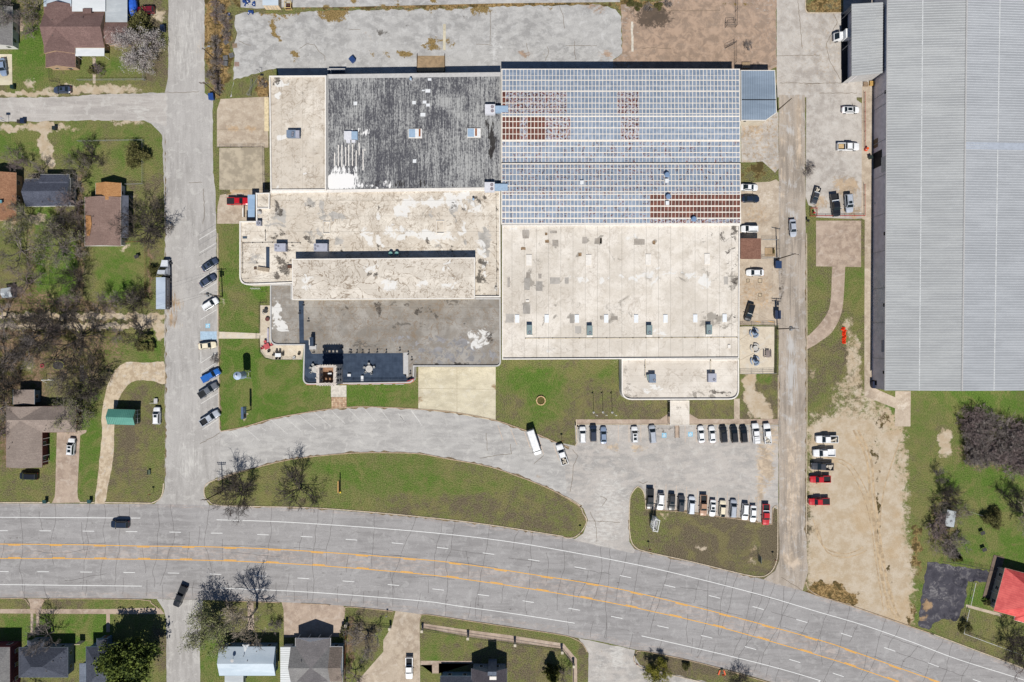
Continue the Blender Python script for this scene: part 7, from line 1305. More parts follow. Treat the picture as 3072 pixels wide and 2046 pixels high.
M_BENT = plain("bench_blue", (150, 164, 184), .7, .3, var=.05)
ring_table("round table with a folded blue umbrella, northern one on the fenced east patio", T('d1', 1400,1505), M_BENT, M_BENT, True); ring_table("plain pale round stone table, middle one on the fenced east patio", T('d2', 1408,135), M_TBLW, M_TBLW, False); ring_table("round table with a folded blue umbrella, southern one on the fenced east patio", T('d2', 1408,250), M_BENT, M_BENT, True)
q = Wd(T('d2', 1518, 185), .7); t = thing("wooden_picnic_table", "weathered grey plank picnic table on the fenced east patio", "picnic table", (q.x, q.y, .026))
pm = MB().box(0, 0, 0, .24, 2.0, .05).mesh("plank", [M_WOODG])
for i in range(4): o = place("plank", pm, t); o.location = ((i-1.5)*.27, 0, .72)
for x in (-.95, .95): MB().box(x, 0, .42, .28, 2.0, .05).build("seat", M_WOODG, t, False)
for y in (-.8, .8): MB().box(0, y, 0, 1.5, .1, .1).box(-.5, y, 0, .1, .1, .72).box(.5, y, 0, .1, .1, .72).build("leg", M_WOODG, t, False)
# ================================================================== FENCES
M_GALV = plain("galvanised_wire", (150, 152, 152), .6, .4, var=0); M_RUSTF = plain("rusty_wire", (128, 82, 54), .8, .2, var=.1)
def fence(label, chain, h=1.3, mat=None, sp=3.0, name="chain_link_fence", rails=(1.0,), pr=.04, wire=True, z=0, pm=None):
    L_ = [(p.x, p.y) for p in WL(chain)]; mat = mat or M_GALV; t = thing(name, label, "fence", (L_[0][0], L_[0][1], z)); R_ = rough(L_, 0, sp, False)
    pmh = MB().cyl(0, 0, 0, h+.05, pr, n=6).mesh("post", [pm or mat])
    for p in R_: o = place("post", pmh, t); o.location = (p[0]-L_[0][0], p[1]-L_[0][1], 0)
    for f in rails:
        mb = MB()
        for a, b in zip(L_, L_[1:]): mb.tube((a[0], a[1], z+h*f), (b[0], b[1], z+h*f), pr*.75, n=5)
        mb.build("rail", mat, t)
    if wire:
        mb = MB()
        for a, b in zip(L_, L_[1:]):
            d = math.hypot(b[0]-a[0], b[1]-a[1]); n = max(1, int(d/.35))
            for i in range(n): x, y = a[0]+(b[0]-a[0])*i/n, a[1]+(b[1]-a[1])*i/n; mb.tube((x, y, z+.05), (x+.3*(b[0]-a[0])/d, y+.3*(b[1]-a[1])/d, z+h), .012, n=3, cap=False)
            for k in (.25, .5, .75): mb.tube((a[0], a[1], z+h*k), (b[0], b[1], z+h*k), .012, n=3, cap=False)
        mb.build("wire_mesh", mat, t)["kind"] = 'stuff'
    return t
fence("wire fence around the brown house's front garden", TL('a0', 720,733, 1325,728, 1310,735, 1325,540)); fence("short dark fence west of the brown house's front steps", TL('a0', 465,615, 475,740, 540,750), 1.4, M_IRON)
fence("wire fence enclosing the corner lawn south of the side street", TL('a0', 720,1283, 1305,1272, 1305,1568)+TL('a1', 1305,160, 1150,165), 1.2); fence("rusty wire fence along the patched-roof house's street lawn", TL('a1', 1140,685, 1330,680, 1335,1275), 1.2, M_RUSTF); fence("wire fence west of the patched-roof house's yard", TL('a1', 745,250, 735,700, 725,1250), 1.2, M_IRON)
fence("wire fence between the woods and the dirt track", TL('a1', 0,1235, 500,1240, 1330,1280), 1.1, M_IRON); fence("dark wire fence in the bright green yard", TL('a1', 260,1060, 475,1072, 475,880), 1.2, M_IRON); fence("low wire fence south of the dirt track", TL('a1', 880,1490, 1035,1502, 1035,1450), 1.0, M_IRON); fence("iron fence in the lawn under the small tree", TL('a2', 1000,80, 1128,82, 1122,0), 1.1, M_IRON)
fence("black railing round the west patio", TL('b1', 545,1500, 545,1230, 605,1228)+[], 1.1, M_IRON, 2.0, "patio_railing", (1.0, .6, .2), .035, False); fence("black railing along the west patio's rounded south corner", TL('b1', 542,1560)+TL('b2', 548,165, 590,222, 660,237, 922,238), 1.1, M_IRON, 2.2, "patio_railing", (1.0, .6, .2), .035, False); fence("small black gate rail where the walk meets the patio", TL('b1', 515,1500, 515,1552, 545,1552), 1.1, M_IRON, 1.5, "patio_gate", (1.0, .5), .03, False)
fence("tall galvanised fence on the north side of the east patio", PX([2220,980, 2324,978]), 2.0, M_GALV, 2.7, "patio_fence", (1.0, .66, .33), .045, True); fence("tall galvanised fence on the south side of the east patio", PX([2220,1121, 2322,1119]), 2.0, M_GALV, 2.7, "patio_fence", (1.0, .66, .33), .045, True); fence("dark screened fence on the alley side of the east patio", PX([2324,978, 2323,1119]), 1.8, M_IRON, 2.7, "patio_fence", (1.0, .8, .6, .4, .2), .05, True)
fence("white wire fence around the concrete pad beside the utility hut", PX([2285,720, 2331,721, 2331,774, 2285,776]), 1.6, M_GALV, 2.4, "pad_fence", (1.0, .5), .04, True)
M_REDP = plain("red_pipe_paint", (176, 52, 52), .6, .3, var=.05)
fence("red pipe railing along the warehouse's west walk", TL('e0', 540,840, 542,1365), .9, M_REDP, 2.4, "pipe_railing", (1.0, .5), .06, False, pm=M_REDP); fence("red pipe railing along the bottom of the upper lot", TL('e1', 110,448, 540,446, 538,165), .9, M_REDP, 2.4, "pipe_railing", (1.0, .5), .06, False); fence("square red pipe guard round a red valve by the alley", TL('e1', 50,378, 108,378, 108,450, 50,450, 50,378), .9, M_REDP, 2.0, "pipe_guard", (1.0, .5), .06, False)
q = Wd(T('e1', 88, 418), .5); t = thing("fire_valve", "red fire valve inside the square pipe guard", "valve", (q.x, q.y, 0)); MB().cyl(0, 0, 0, .9, .14, n=10).build("body", M_REDP, t, False); MB().cyl(0, 0, .9, 1.0, .25, n=12).build("wheel", M_REDP, t, False); MB().box(.25, 0, .5, .5, .15, .15).build("outlet", M_REDP, t, False)
fence("tall wire fence with a bent gate on the brown dirt yard, north part", TL('d0', 1225,-40, 1222,250, 1130,255, 1135,210, 1210,205), 2.0, M_IRON, 3, "yard_fence", (1.0,), .05); fence("tall wire fence with an open gate on the brown dirt yard, south part", TL('d0', 1215,395, 1215,580)+[], 2.0, M_IRON, 3, "yard_fence", (1.0,), .05); fence("open wire gate leaf beside the yard fence's south part", TL('d0', 1210,400, 1130,440), 1.9, M_IRON, 2.6, "yard_gate", (1.0, .5, .1), .05)
fence("low fence between blacktop lot and green yard", TL('e3', 1240,470, 1400,490, 1705,555), 1.2, M_IRON); fence("wire fence slanting across the south-east green yard", TL('e3', 1480,20, 1670,80), 1.2, M_GALV); fence("white rail fence along the red-roofed house's front lawn", TL('e3', 1535,665, 1490,865), .9, M_WHITE, 2.0, "rail_fence", (1.0,), .07, False); fence("white rail fence turning the corner of the red-roofed house's lawn", TL('e3', 1478,905, 1428,1118, 1760,1240, 1990,1325), .9, M_WHITE, 2.0, "rail_fence", (1.0,), .07, False)
fence("leaning wire fence at the cracked yard's west corner", TL('b0', 535,730, 440,870, 465,870, 480,735), 1.6, M_GALV, 2.6); fence("wire fence round the west storage slab", PX([659,444, 793,443, 794,566]), 1.5, M_IRON, 3.0); fence("wire fence in the weeds east of the north street", PX([655,0, 653,130, 662,280]), 1.4, M_IRON, 3.2)
# iron fence with pillars along the south walk
M_PIL = plain("pillar_stone", (206, 196, 176), .85, .2, var=.1)
def pillar_fence(label, chain, h=1.25, ph=1.9):
    L_ = [(p.x, p.y) for p in WL(chain)]; t = thing("pillar_fence", label, "fence", (L_[0][0], L_[0][1], 0)); pm_ = MB().box(0, 0, 0, .55, .55, ph).box(0, 0, ph, .7, .7, .14).mesh("pillar", [M_PIL]); bar = MB().box(0, 0, 0, .03, .03, h).mesh("post", [M_IRON])
    for p in L_: o = place("pillar", pm_, t); o.location = (p[0]-L_[0][0], p[1]-L_[0][1], 0)
    mb = MB()
    for a, b in zip(L_, L_[1:]):
        for z in (.2, h*.92): mb.tube((a[0], a[1], z), (b[0], b[1], z), .04, n=5)
        n = int(math.hypot(b[0]-a[0], b[1]-a[1])/.22)
        for i in range(n): x, y = a[0]+(b[0]-a[0])*i/n, a[1]+(b[1]-a[1])*i/n; mb.box(x, y, 0, .025, .025, h)
        for i in range(1, 7): o = place("post", bar, t); o.location = (a[0]+(b[0]-a[0])*i/7-L_[0][0], a[1]+(b[1]-a[1])*i/7-L_[0][1], 0)
    mb.build("iron_bars", M_IRON, t)["kind"] = 'stuff'
pillar_fence("black iron fence with pale square pillars along the south walk", TL('c3', 205,1085, 617,1150, 1040,1210, 1463,1275, 1568,1400, 1568,1640)); pillar_fence("short black iron fence between two pillars by the forked driveway", TL('b3', 1332,1035, 1725,1065), 1.1, 1.9)
t = fence("rusty wooden fence in the leaf-strewn strip beside the grey house", TL('b3', 1330,1060, 1318,1568), 1.6, M_RUSTF, 2.4, "wood_fence", (1.0, .5), .06, True)
# ================================================================== POLES, SIGNS, STREET FURNITURE
M_POLE = plain("pole_wood", (96, 82, 70), .9, .15, var=.15); M_CAN = plain("transformer_grey", (150, 154, 158), .5, .4, var=0); M_PORC = plain("insulator_grey", (196, 196, 198), .4, .4, var=0)
def pole(label, base, h, arms=((-.4, 2.6, 0),), cans=0, lean=0, lamp=False):
    q = Wd(base); t = thing("utility_pole", label, "utility pole", (q.x, q.y, 0)); MB().tube((0, 0, -.1), (lean, 0, h), .17, .11, 10).build("pole", M_POLE, t, False)
    for dz, w, a in arms:
        ar = MB().box(0, 0, h+dz, w, .12, .14, a).build("crossarm", M_POLE, t, False); mb = MB()
        for k in (-.46, -.2, .2, .46): mb.cyl(k*w*math.cos(a), k*w*math.sin(a), h+dz+.14, h+dz+.36, .06, n=6)
        mb.build("insulator", M_PORC, ar, False)
    for i in range(cans): a = i*2.1; MB().cyl(.42*math.cos(a), .42*math.sin(a), h-2.6, h-1.6, .26, n=10).build("transformer", M_CAN, t, False)
    if lamp: MB().tube((0, 0, h-.3), (1.5, .4, h), .04, n=5).build("lamp_arm", M_CAN, t, False); MB().box(1.7, .45, h-.05, .7, .35, .15).build("lamp_head", M_CAN, t, False)
pole("tall utility pole with transformer cans by the angled bays", T('b1', 203,1175), 10.8, ((-.4, 2.6, 0), (-1.3, 1.6, 0)), 3); pole("utility pole with one crossarm beside the alley near the silver car", T('d1', 1600,838), 12.2, ((-.4, 2.4, -.2),)); pole("utility pole with transformers beside the alley north of the patio", T('d1', 1603,1468), 11.8, ((-.3, 2.6, -.05), (-1.2, 2.4, -.05)), 3)
pole("utility pole at the street corner by the dry weeds", T('b0', 178,868), 10.0, ((-.3, 2.6, 0), (-1.0, 2.6, 0)), 0); pole("bare pole without crossarms east of the metal annex", T('d0', 1605,1000), 9.5, ()); pole("leaning-looking utility pole at the south-west tip of the grass island", T('b2', 205,1425), 11.0, ((-.3, 2.5, 0), (-.9, 2.2, 0)), 0); pole("utility pole with a pale lamp head beside the north street", (652, 186), 9.0, ((-.6, 1.0, 0),), 0, 0, True)
def wires(label, pts, r=.018):
    t = thing("power_line", label, "power line", tuple(pts[0][0])); 
    for ch in pts:
        mb = MB()
        for a, b in zip(ch, ch[1:]):
            a, b = Vector(a), Vector(b); n = 14; P_ = [a.lerp(b, i/n)-Vector((0, 0, .5*4*(i/n)*(1-i/n))) for i in range(n+1)]
            for u_, v_ in zip(P_, P_[1:]): mb.tube(u_, v_, r, n=3, cap=False)
        mb.build("wire", M_IRON, t)
def at(b, h, dx=0): q = Wd(b); return (q.x+dx, q.y, h)
B2, B6, B5 = T('b1', 203,1175), T('b2', 205,1425), T('b0', 178,868)
wires("power lines strung from the angled-bay pole over the trailer to the west", [[at(B2, 10.6, -1), at((250, 990), 8.5), at((-80, 1040), 9)], [at(B2, 10.6, 1), at((250, 1010), 8.6), at((-80, 1062), 9)]]); wires("power lines between the alley poles", [[at(T('d1', 1600,838), 12.0, d), at(T('d1', 1603,1468), 11.8, d)] for d in (-1, 1)]); wires("service line from the angled-bay pole to the factory roof", [[at(B2, 9.6), tuple(Wd(T('b1', 640,1030), 5.4))], [at(B2, 9.6), tuple(Wd(T('b1', 780,940), 5.5))]])
wires("service line from the alley pole to the cream hall", [[at(T('d1', 1603,1468), 9.6), tuple(Wd(T('d1', 1262,1270), 6.0))]])
# small water tower
q = Wd(T('b2', 428, 372)); t = thing("water_tower", "silver cone-topped water tower standing on the front lawn", "water tower", (q.x, q.y, 0)); M_TANK = plain("tank_silver", (168, 188, 216), .45, .5, var=.06)
MB().cyl(0, 0, 2.9, 6.9, 1.0, n=24).build("tank", M_TANK, t, False); MB().tube((0, 0, 6.9), (0, 0, 7.6), 1.08, .12, 24).build("cone_roof", plain("tank_roof_silver", (182, 198, 222), .45, .5, var=.05), t, False); MB().cyl(0, 0, 7.55, 7.9, .2, n=10).build("finial", M_PATCHW, t, False)
for sx in (-1, 1):
    for sy in (-1, 1): MB().tube((sx*.95, sy*.95, 0), (sx*.7, sy*.7, 2.9), .09, n=6).build("leg", M_TRIMW, t, False)
mb = MB()
for s_ in (-1, 1): mb.tube((-.9, s_*.9, .4), (.75, s_*.75, 2.4), .03, n=4); mb.tube((.9, s_*.9, .4), (-.75, s_*.75, 2.4), .03, n=4); mb.tube((s_*.85, -.85, 1.4), (s_*.85, .85, 1.4), .04, n=4)
mb.build("brace", M_TRIMW, t, False); mb = MB(); [mb.tube((1.03, s_*.2, 2.9), (1.03, s_*.2, 6.9), .03, n=4) for s_ in (-1, 1)]; mb.build("ladder", M_TRIMW, t, False)
# pole sign
q = Wd(T('b2', 462, 690)); t = thing("pole_sign", "blue-grey pole sign with a dark red oval emblem on the front lawn", "sign", (q.x, q.y, 0)); MB().cyl(0, 0, 0, 4.3, .14, n=10).build("pole", M_IRON, t, False); y0 = -.3
MB().box(0, y0, 4.0, .55, 3.2, 2.3).build("cabinet", plain("sign_blue_grey", (84, 104, 138), .5, .3, var=.05), t, False); MB().box(.285, y0, 4.1, .03, 3.0, 2.1).build("face", plain("sign_face_blue", (122, 142, 172), .4, .4, var=.04), t, False)
MB().add([(.315, y0-.75+.55*math.cos(a), 5.15+.62*math.sin(a)) for a in np.linspace(0, 6.283, 21)[:-1]], [tuple(range(20))]).build("emblem", plain("emblem_maroon", (84, 34, 38), .5, .3, var=0), t, False); mb = MB(); [mb.box(.31, y0+.35+i*.3, 4.9, .02, .08, .5) for i in range(3)]; mb.build("lettering", M_WHITE, t, False)
# board sign on the island
q = Wd(T('b2', 1272, 1372)); t = thing("board_sign", "upright board sign in a wooden frame on the grass island", "sign", (q.x, q.y, 0)); M_WOODY = plain("yellow_wood", (202, 160, 100), .8, .2, var=.1)
MB().box(-.05, 0, .6, .16, 2.9, 1.9).build("panel", plain("sign_teal", (96, 128, 140), .6, .3), t, False); MB().box(.06, 0, .9, .05, 2.4, 1.2).build("face", plain("sign_brown", (120, 92, 64), .7, .3), t, False); MB().box(-.05, 0, 2.5, .3, 3.2, .14).build("cap", M_WOODY, t, False); [MB().box(-.03, y, 0, .2, .2, 2.6).build("post", M_WOODY, t, False) for y in (-1.55, 1.55)]; MB().box(-.03, -2.0, 0, .45, .4, .35).build("foot", plain("sign_yellow_foot", (226, 202, 60), .7, .3, var=0), t, False)
# flagpoles
proto = None
for i, (x, y) in enumerate(((1752, 716), (1836, 714), (1920, 716))):
    q = Wd(T('c2', x, y)); lb = ("westernmost of three bare flagpoles on the office lawn", "middle of three bare flagpoles on the office lawn", "easternmost of three bare flagpoles on the office lawn")[i]
    if proto is None: proto = o = thing("flagpole", lb, "flagpole", (0, 0, 0), 0, "flagpoles on the office lawn"); MB().tube((0, 0, 0), (0, 0, 7.9), .07, .04, 8).build("mast", M_TRIMW, o, False); MB().cyl(0, 0, 7.85, 8.05, .1, n=8).build("ball", M_TRIMW, o, False); MB().box(-.2, 0, 7.3, .4, .05, .5).build("folded_flag", M_WHITE, o, False); MB().cyl(0, 0, 0, .1, .3, n=10).build("base", M_TRIMG, o, False)
    else: o = copy_tree(proto); o["label"] = lb
    o.location = (q.x, q.y, 0)
# brick ring planter
q = Wd(T('c2', 1274, 608)); t = thing("ring_planter", "round brick ring planter on the lawn east of the concrete apron", "planter", (q.x, q.y, 0)); bk = [MB().box(0, 0, 0, .34, .28, .45).mesh("brick", [plain(n_, c_, .9, .15)]) for n_, c_ in (("planter_brick", (206, 172, 128)), ("planter_brick_pale", (220, 190, 146)))]
for i in range(22): a = 2*math.pi*i/22; o = place("brick", bk[i % 2], t); o.location = (1.18*math.cos(a), 1.18*math.sin(a), 0); o.rotation_euler = (0, 0, a+math.pi/2)
MB().cyl(0, 0, 0, .22, 1.04, n=20).build("soil", plain("planter_soil", (98, 92, 52), .95, .1, var=.3, sc=4), t, False)
# stop and road signs
def stop(label, base, h=2.2, face='oct', rz=0, col=(170, 30, 36), group=None):
    q = Wd(base); t = thing("road_sign", label, "road sign", (q.x, q.y, 0), rz, group); MB().cyl(0, 0, 0, h, .04, n=6).build("post", M_GALV, t, False); n = 8 if face == 'oct' else 4; r = .38
    MB().loft([[(r*math.cos(2*math.pi*(i+.5)/n), -.06+.03*k, h+r*math.sin(2*math.pi*(i+.5)/n)) for i in range(n)] for k in (0, 1)]).build("plate", plain("sign_%d%d%d" % col, col, .4, .4, var=0), t, False)
stop("round-looking stop sign at the island's east tip", T('c3', 1630,200)); stop("stop sign on the corner lawn by the west street", T('a2', 1390,1440)); stop("stop sign at the left edge of the parking-lot median", T('d3', 437,345)); stop("stop sign at the right corner of the parking-lot median", T('d3', 1562,440)); stop("stop sign at the grass verge across the highway", T('d3', 322,1370)); stop("small sign post on the lawn by the white pickup's stalls", T('c2', 1462,960)); stop("thin marker sign on the verge before the south row", T('b3', 1697,950), 1.8, 'sq', 0, (210, 210, 205))
q = Wd(T('d3', 1430, 470)); t = thing("twin_post_sign", "grey twin-post sign on the parking-lot median", "sign", (q.x, q.y, 0)); MB().box(0, .9, .4, .1, 1.5, 2.2).build("panel", plain("sign_back_grey", (112, 120, 112), .6, .3), t, False); [MB().cyl(x, y, 0, 2.6, .06, n=6).build("post", M_GALV, t, False) for x, y in ((0, 0), (0, 1.8))]
q = Wd(T('d3', 478, 112)); t = thing("marquee_frame", "white lattice sign frame on the median next to the black pickup", "sign", (q.x, q.y, 0), -.2); mb = MB()
for x in (-.55, .55):
    for y in (-1.5, 1.5): mb.cyl(x, y, 0, 4.6, .08, n=6)
for z in (.5, 1.4, 2.3, 3.2):
    for x in (-.55, .55): mb.tube((x, -1.5, z), (x, 1.5, z+.9), .04, n=4); mb.tube((x, 1.5, z), (x, -1.5, z+.9), .04, n=4); mb.tube((x, -1.5, z), (x, 1.5, z), .05, n=4)
    for y in (-1.5, 1.5): mb.tube((-.55, y, z), (.55, y, z+.9), .04, n=4); mb.tube((-.55, y, z), (.55, y, z), .05, n=4)
mb.build("lattice", M_WHITE, t, False); mb = MB(); band(mb, [(-.7, -1.65), (.7, -1.65), (.7, 1.65), (-.7, 1.65)], 0, .16, 4.6, 4.75); mb.build("top_frame", M_WHITE, t, False); MB().box(-.1, 0, 2.0, .15, 2.6, 1.8).build("panel", plain("marquee_grey", (160, 158, 166), .7, .2), t, False)
q = Wd(T('d3', 1100, 1482)); t = thing("road_work_sign", "pair of orange sandbagged sign stands on the far verge", "road sign", (q.x, q.y, 0)); M_OR = plain("safety_orange", (236, 96, 44), .6, .3, var=0); mb = MB(); mb.tube((-.7, 0, .15), (.7, 0, .15), .05, n=5); mb.cyl(0, 0, 0, 1.6, .04, n=5); mb.build("stand", M_GALV, t, False); [MB().box(s_*.75, .1, .05, .35, 1.3, .25, s_*.3).build("sandbag", M_OR, t, False) for s_ in (-1, 1)]; MB().box(0, .05, 1.1, .8, .05, .8).build("plate", M_OR, t, False)
# bins, dumpsters, pallets, cones
def bin_(label, p, col, w=.75, d=.85, h=1.1, rz=0, name="wheelie_bin", group=None):
    q = Wd(p, .6); t = thing(name, label, "bin" if h < 1.2 else "dumpster", (q.x, q.y, 0.02), rz, group); m = plain("bin_%d_%d_%d" % col, col, .5, .4, var=.05); MB().loft([[(-w*.4, -d*.4, .1), (w*.4, -d*.4, .1), (w*.4, d*.4, .1), (-w*.4, d*.4, .1)], [(-w/2, -d/2, h), (w/2, -d/2, h), (w/2, d/2, h), (-w/2, d/2, h)]]).build("body", m, t, False); MB().box(0, .02, h, w+.06, d+.06, .09).build("lid", plain("lid_%d_%d_%d" % col, tuple(int(x*.8) for x in col), .5, .4, var=0), t, False)
    for sx in (-1, 1): o = place("wheel", BW, t); o.location = (sx*w*.42, d*.42, .12)
BW = MB().tube((-.05, 0, 0), (.05, 0, 0), .13, n=10).mesh("wheel", [M_TYRE])
NB = (36, 56, 92)
bin_("dark blue bin beside the north street's west kerb", T('a0', 1478,262), NB, 1.1, 1.6, 1.3, 0, "dumpster"); bin_("blue open-topped bin at the street corner below the utility pole", T('b0', 108,880), (44, 92, 176), 1.3, 1.7, 1.3, .1, "dumpster"); bin_("tilted blue crate bin standing in the cracked yard", T('b0', 1380,545), (48, 84, 150), 1.3, 1.4, 1.2, .7, "dumpster"); bin_("dark green bin at the car pad's lower corner", T('a0', 120,790), (30, 62, 58), .9, 1.0)
bin_("dark blue bin at the side street verge, larger of a pair", T('a0', 212,1098), NB, 1.1, 1.1); bin_("brown-black bin at the side street verge, left of a blue bin", T('a0', 180,1103), (70, 66, 66), .8, .9); bin_("dark bin standing on the sandy drive entrance", T('a0', 497,1162), (40, 58, 62), .9, 1.0); bin_("teal bin at the highway kerb west of the house driveway", T('a2', 412,1520), (36, 84, 84), .9, .9); bin_("teal bin at the highway kerb between driveway and gravel drive", T('a2', 815,1518), (36, 96, 100), .9, .9)
bin_("navy dumpster under the utility pole by the concrete pad", T('d1', 1605,890), (34, 70, 122), 1.6, 2.0, 1.4, 0, "dumpster"); bin_("navy dumpster with a wire cage next to the transformer pole", T('d1', 1600,1340), (38, 60, 100), 1.5, 2.3, 1.4, 0, "dumpster"); bin_("navy dumpster by the warehouse's south-west corner", T('e2', 630,465), (34, 48, 84), 1.4, 1.9, 1.4, 0, "dumpster"); bin_("black bin in the lot corner beside the warehouse walk", T('e0', 600,1425), (50, 66, 62), .9, .9, 1.0, .4)
q = Wd(T('e1', 30, 490), .6); t = thing("post_box", "black box on a stake by the red pipe guard", "box", (q.x, q.y, 0)); MB().cyl(0, 0, 0, .9, .05, n=6).build("stake", M_POLE, t, False); MB().box(0, 0, .9, .5, .6, .5).build("box", M_BLKPL, t, False)
q = Wd(T('e0', 570, 1345), .5); t = thing("traffic_drum", "orange traffic drum beside the warehouse wall", "drum", (q.x, q.y, 0.03)); MB().cyl(0, 0, 0, .95, .42, .34, 14).build("body", M_OR, t, False); MB().cyl(0, 0, .0, .12, .6, .55, 14).build("base", plain("drum_base_orange", (226, 84, 40), .7, .2, var=0), t, False); MB().cyl(0, 0, .5, .62, .405, .39, 14).build("stripe", M_WHITE, t, False)
q = Wd(T('e1', 365, 1530), .3); t = thing("orange_netting", "crumpled strip of bright orange safety netting on the grass", "netting", (q.x, q.y, 0)); mb = MB(); rr = random.Random(3); n = 26
pts = [(rr.uniform(-.45, .45)*(.6+.4*math.sin(i*.5)), 2.3-4.6*i/n, .1+.35*rr.random()) for i in range(n)]
for i in range(n-1): a, b = pts[i], pts[i+1]; mb.quad((a[0]-.4, a[1], a[2]*.4), (a[0]+.4, a[1]+.1, a[2]), (b[0]+.4, b[1], b[2]*.5), (b[0]-.35, b[1], b[2])); mb.quad((a[0]-.55, a[1]+.1, .04), (a[0]+.1, a[1], a[2]+.2), (b[0]+.15, b[1], .05), (b[0]-.5, b[1]-.1, b[2]*.6))
mb.build("net", plain("net_orange_red", (244, 62, 22), .8, .2, var=.15, sc=6), t, False)
M_PALLET = plain("pallet_wood", (160, 138, 116), .9, .1, var=.15); M_PALG = plain("pallet_grey", (120, 120, 122), .9, .1, var=.15)
def pallet(label, p, rz, mat, n=1, grp=None):
    q = Wd(p, .2); t = thing("pallet", label, "pallet", (q.x, q.y, 0.01), rz, grp)
    for j in range(n):
        z = j*.16; b = MB(); [b.box(0, y, z, 1.3, .1, .09) for y in (-.5, 0, .5)]; b.build("bearer", mat, t, False); pm2 = MB().box(0, 0, 0, .16, 1.2, .03).mesh("plank", [mat])
        for i in range(6): o = place("plank", pm2, t); o.location = (-.55+i*.22, 0, z+.09)
pallet("brown wooden pallet lying at the weedy yard edge", T('b0', 313,412), .1, M_PALLET); pallet("grey pallet with bent slats in the weeds", T('b0', 235,378), .5, M_PALG); pallet("grey stack of pallets in the weeds, northern one", T('b0', 232,525), .1, M_PALG, 3); pallet("grey stack of pallets in the weeds, southern one", T('b0', 232,575), -.1, M_PALG, 4); pallet("grey pallet leaning beside the stacks", T('b0', 285,500), .3, M_PALG, 2); pallet("faded red pallet on the cracked yard edge", T('b0', 332,580), 0, plain("pallet_red", (166, 138, 126), .9, .1), 1); pallet("yellow pallet stack beside the loading dock wall", T('e0', 610,757), 0, plain("pallet_yellow", (206, 166, 100), .9, .1), 4); pallet("brown pallet stack beside the yellow pallets by the dock", T('e0', 555,763), 0, M_PALLET, 3)
q = Wd(T('b0', 800, 50), .8); t = thing("wooden_crate", "open yellow timber crate frame beside the cream container", "crate", (q.x, q.y, 0.02)); M_YT = plain("yellow_timber", (222, 196, 130), .8, .2, var=.1); mb = MB()
for x in (-.85, .85):
    for y in (-.9, .9): mb.box(x, y, 0, .14, .14, 1.5)
for z in (.1, 1.4):
    for s_ in (-1, 1): mb.box(0, s_*.9, z, 1.7, .12, .12); mb.box(s_*.85, 0, z, .12, 1.8, .12)
mb.build("frame", M_YT, t, False); MB().box(0, 0, .1, 1.5, 1.6, .25).build("contents", plain("crate_dark", (86, 58, 54), .9, .1, var=.3, sc=4), t, False)
rr = random.Random(8); M_TARP = plain("scrap_blue", (40, 70, 130), .6, .3, var=.2)
for (k, x, y), lb, n in ((('b0', 440,22), "heap of blue scrap at the yard's north-west corner", 12), (('b0', 455,108), "small strewn pile of blue scrap on the cracked yard", 5), (('b0', 262,125), "single dark blue scrap bundle in the weeds", 2)):
    q = Wd(T(k, x, y), .3); t = thing("scrap_pile", lb, "scrap", (q.x, q.y, 0)); mb = MB(); [mb.box(rr.uniform(-.13, .13)*n, rr.uniform(-.09, .09)*n, 0, rr.uniform(.3, .9), rr.uniform(.3, .8), rr.uniform(.2, .6), rr.random()*3) for _ in range(n)]; mb.build("scrap", M_TARP, t, False); mb = MB(); [mb.box(rr.uniform(-.13, .13)*n, rr.uniform(-.09, .09)*n, .2, .3, .2, .3, rr.random()) for _ in range(n//2)]; mb.build("scrap_pieces", M_PATCHW, t, False)
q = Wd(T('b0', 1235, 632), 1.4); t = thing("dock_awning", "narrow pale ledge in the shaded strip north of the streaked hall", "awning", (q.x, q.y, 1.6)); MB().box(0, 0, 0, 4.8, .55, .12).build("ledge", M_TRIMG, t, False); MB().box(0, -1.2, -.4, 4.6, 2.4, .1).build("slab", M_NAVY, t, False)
a = Wd(T('c0', 282, 570), 0); t = thing("dock_ramp", "sloping tan loading ramp against the streaked hall's north wall", "ramp", (a.x, a.y, 0)); mb = MB(); w = 3.7; mb.add([(-w, 2.0, .04), (w, 2.0, .04), (w, -2.6, 1.1), (-w, -2.6, 1.1), (-w, -2.6, 0), (w, -2.6, 0)], [(3, 2, 1, 0), (0, 4, 3), (1, 2, 5)]); mb.build("deck", M_CREAMCON, t, False); [MB().box(s_*(w+.1), -.2, 0, .15, 4.6, .9).build("side_kerb", M_POLE, t, False) for s_ in (-1, 1)]
a = Wd(T('d0', 1315, 585), 0); t = thing("dock_step", "small tan step at the annex's north wall", "step", (a.x, a.y, 0)); MB().box(0, 0, 0, 2.1, 1.0, .5).build("tread", M_CREAMCON, t, False); MB().box(0, -.8, 0, 2.1, .8, .8).build("landing", M_TANCON, t, False)
# west bay fence walls and truck-bay rails
a = Wd((731, 638), .6); t = thing("ramp_wall", "low white-capped wall beside the blue canopy", "wall", (a.x, a.y, 0)); MB().box(0, 0, 0, .25, 2.4, 1.1).build("wall", M_WALLC, t, False); MB().box(0, 0, 1.1, .35, 2.5, .1).build("cap", M_TRIMW, t, False)
# canopy ramp rails in the parking lot
for x in (2024.5, 2037): 
    a = Wd((x, 1297), .5); t = thing("ramp_rail", "dark handrail of the entrance ramp below the canopy", "handrail", (a.x, a.y, 0.03), 0, "handrails of the entrance ramp"); MB().box(0, 0, .85, .08, 3.0, .06).build("rail", M_IRON, t, False); [MB().cyl(0, y, 0, .9, .035, n=6).build("post", M_IRON, t, False) for y in (-1.4, 0, 1.4)]
sheet("entry_ramp", WL(PX([2024, 1276, 2038, 1276, 2038, 1313, 2024, 1313])), .06, M_WALK)
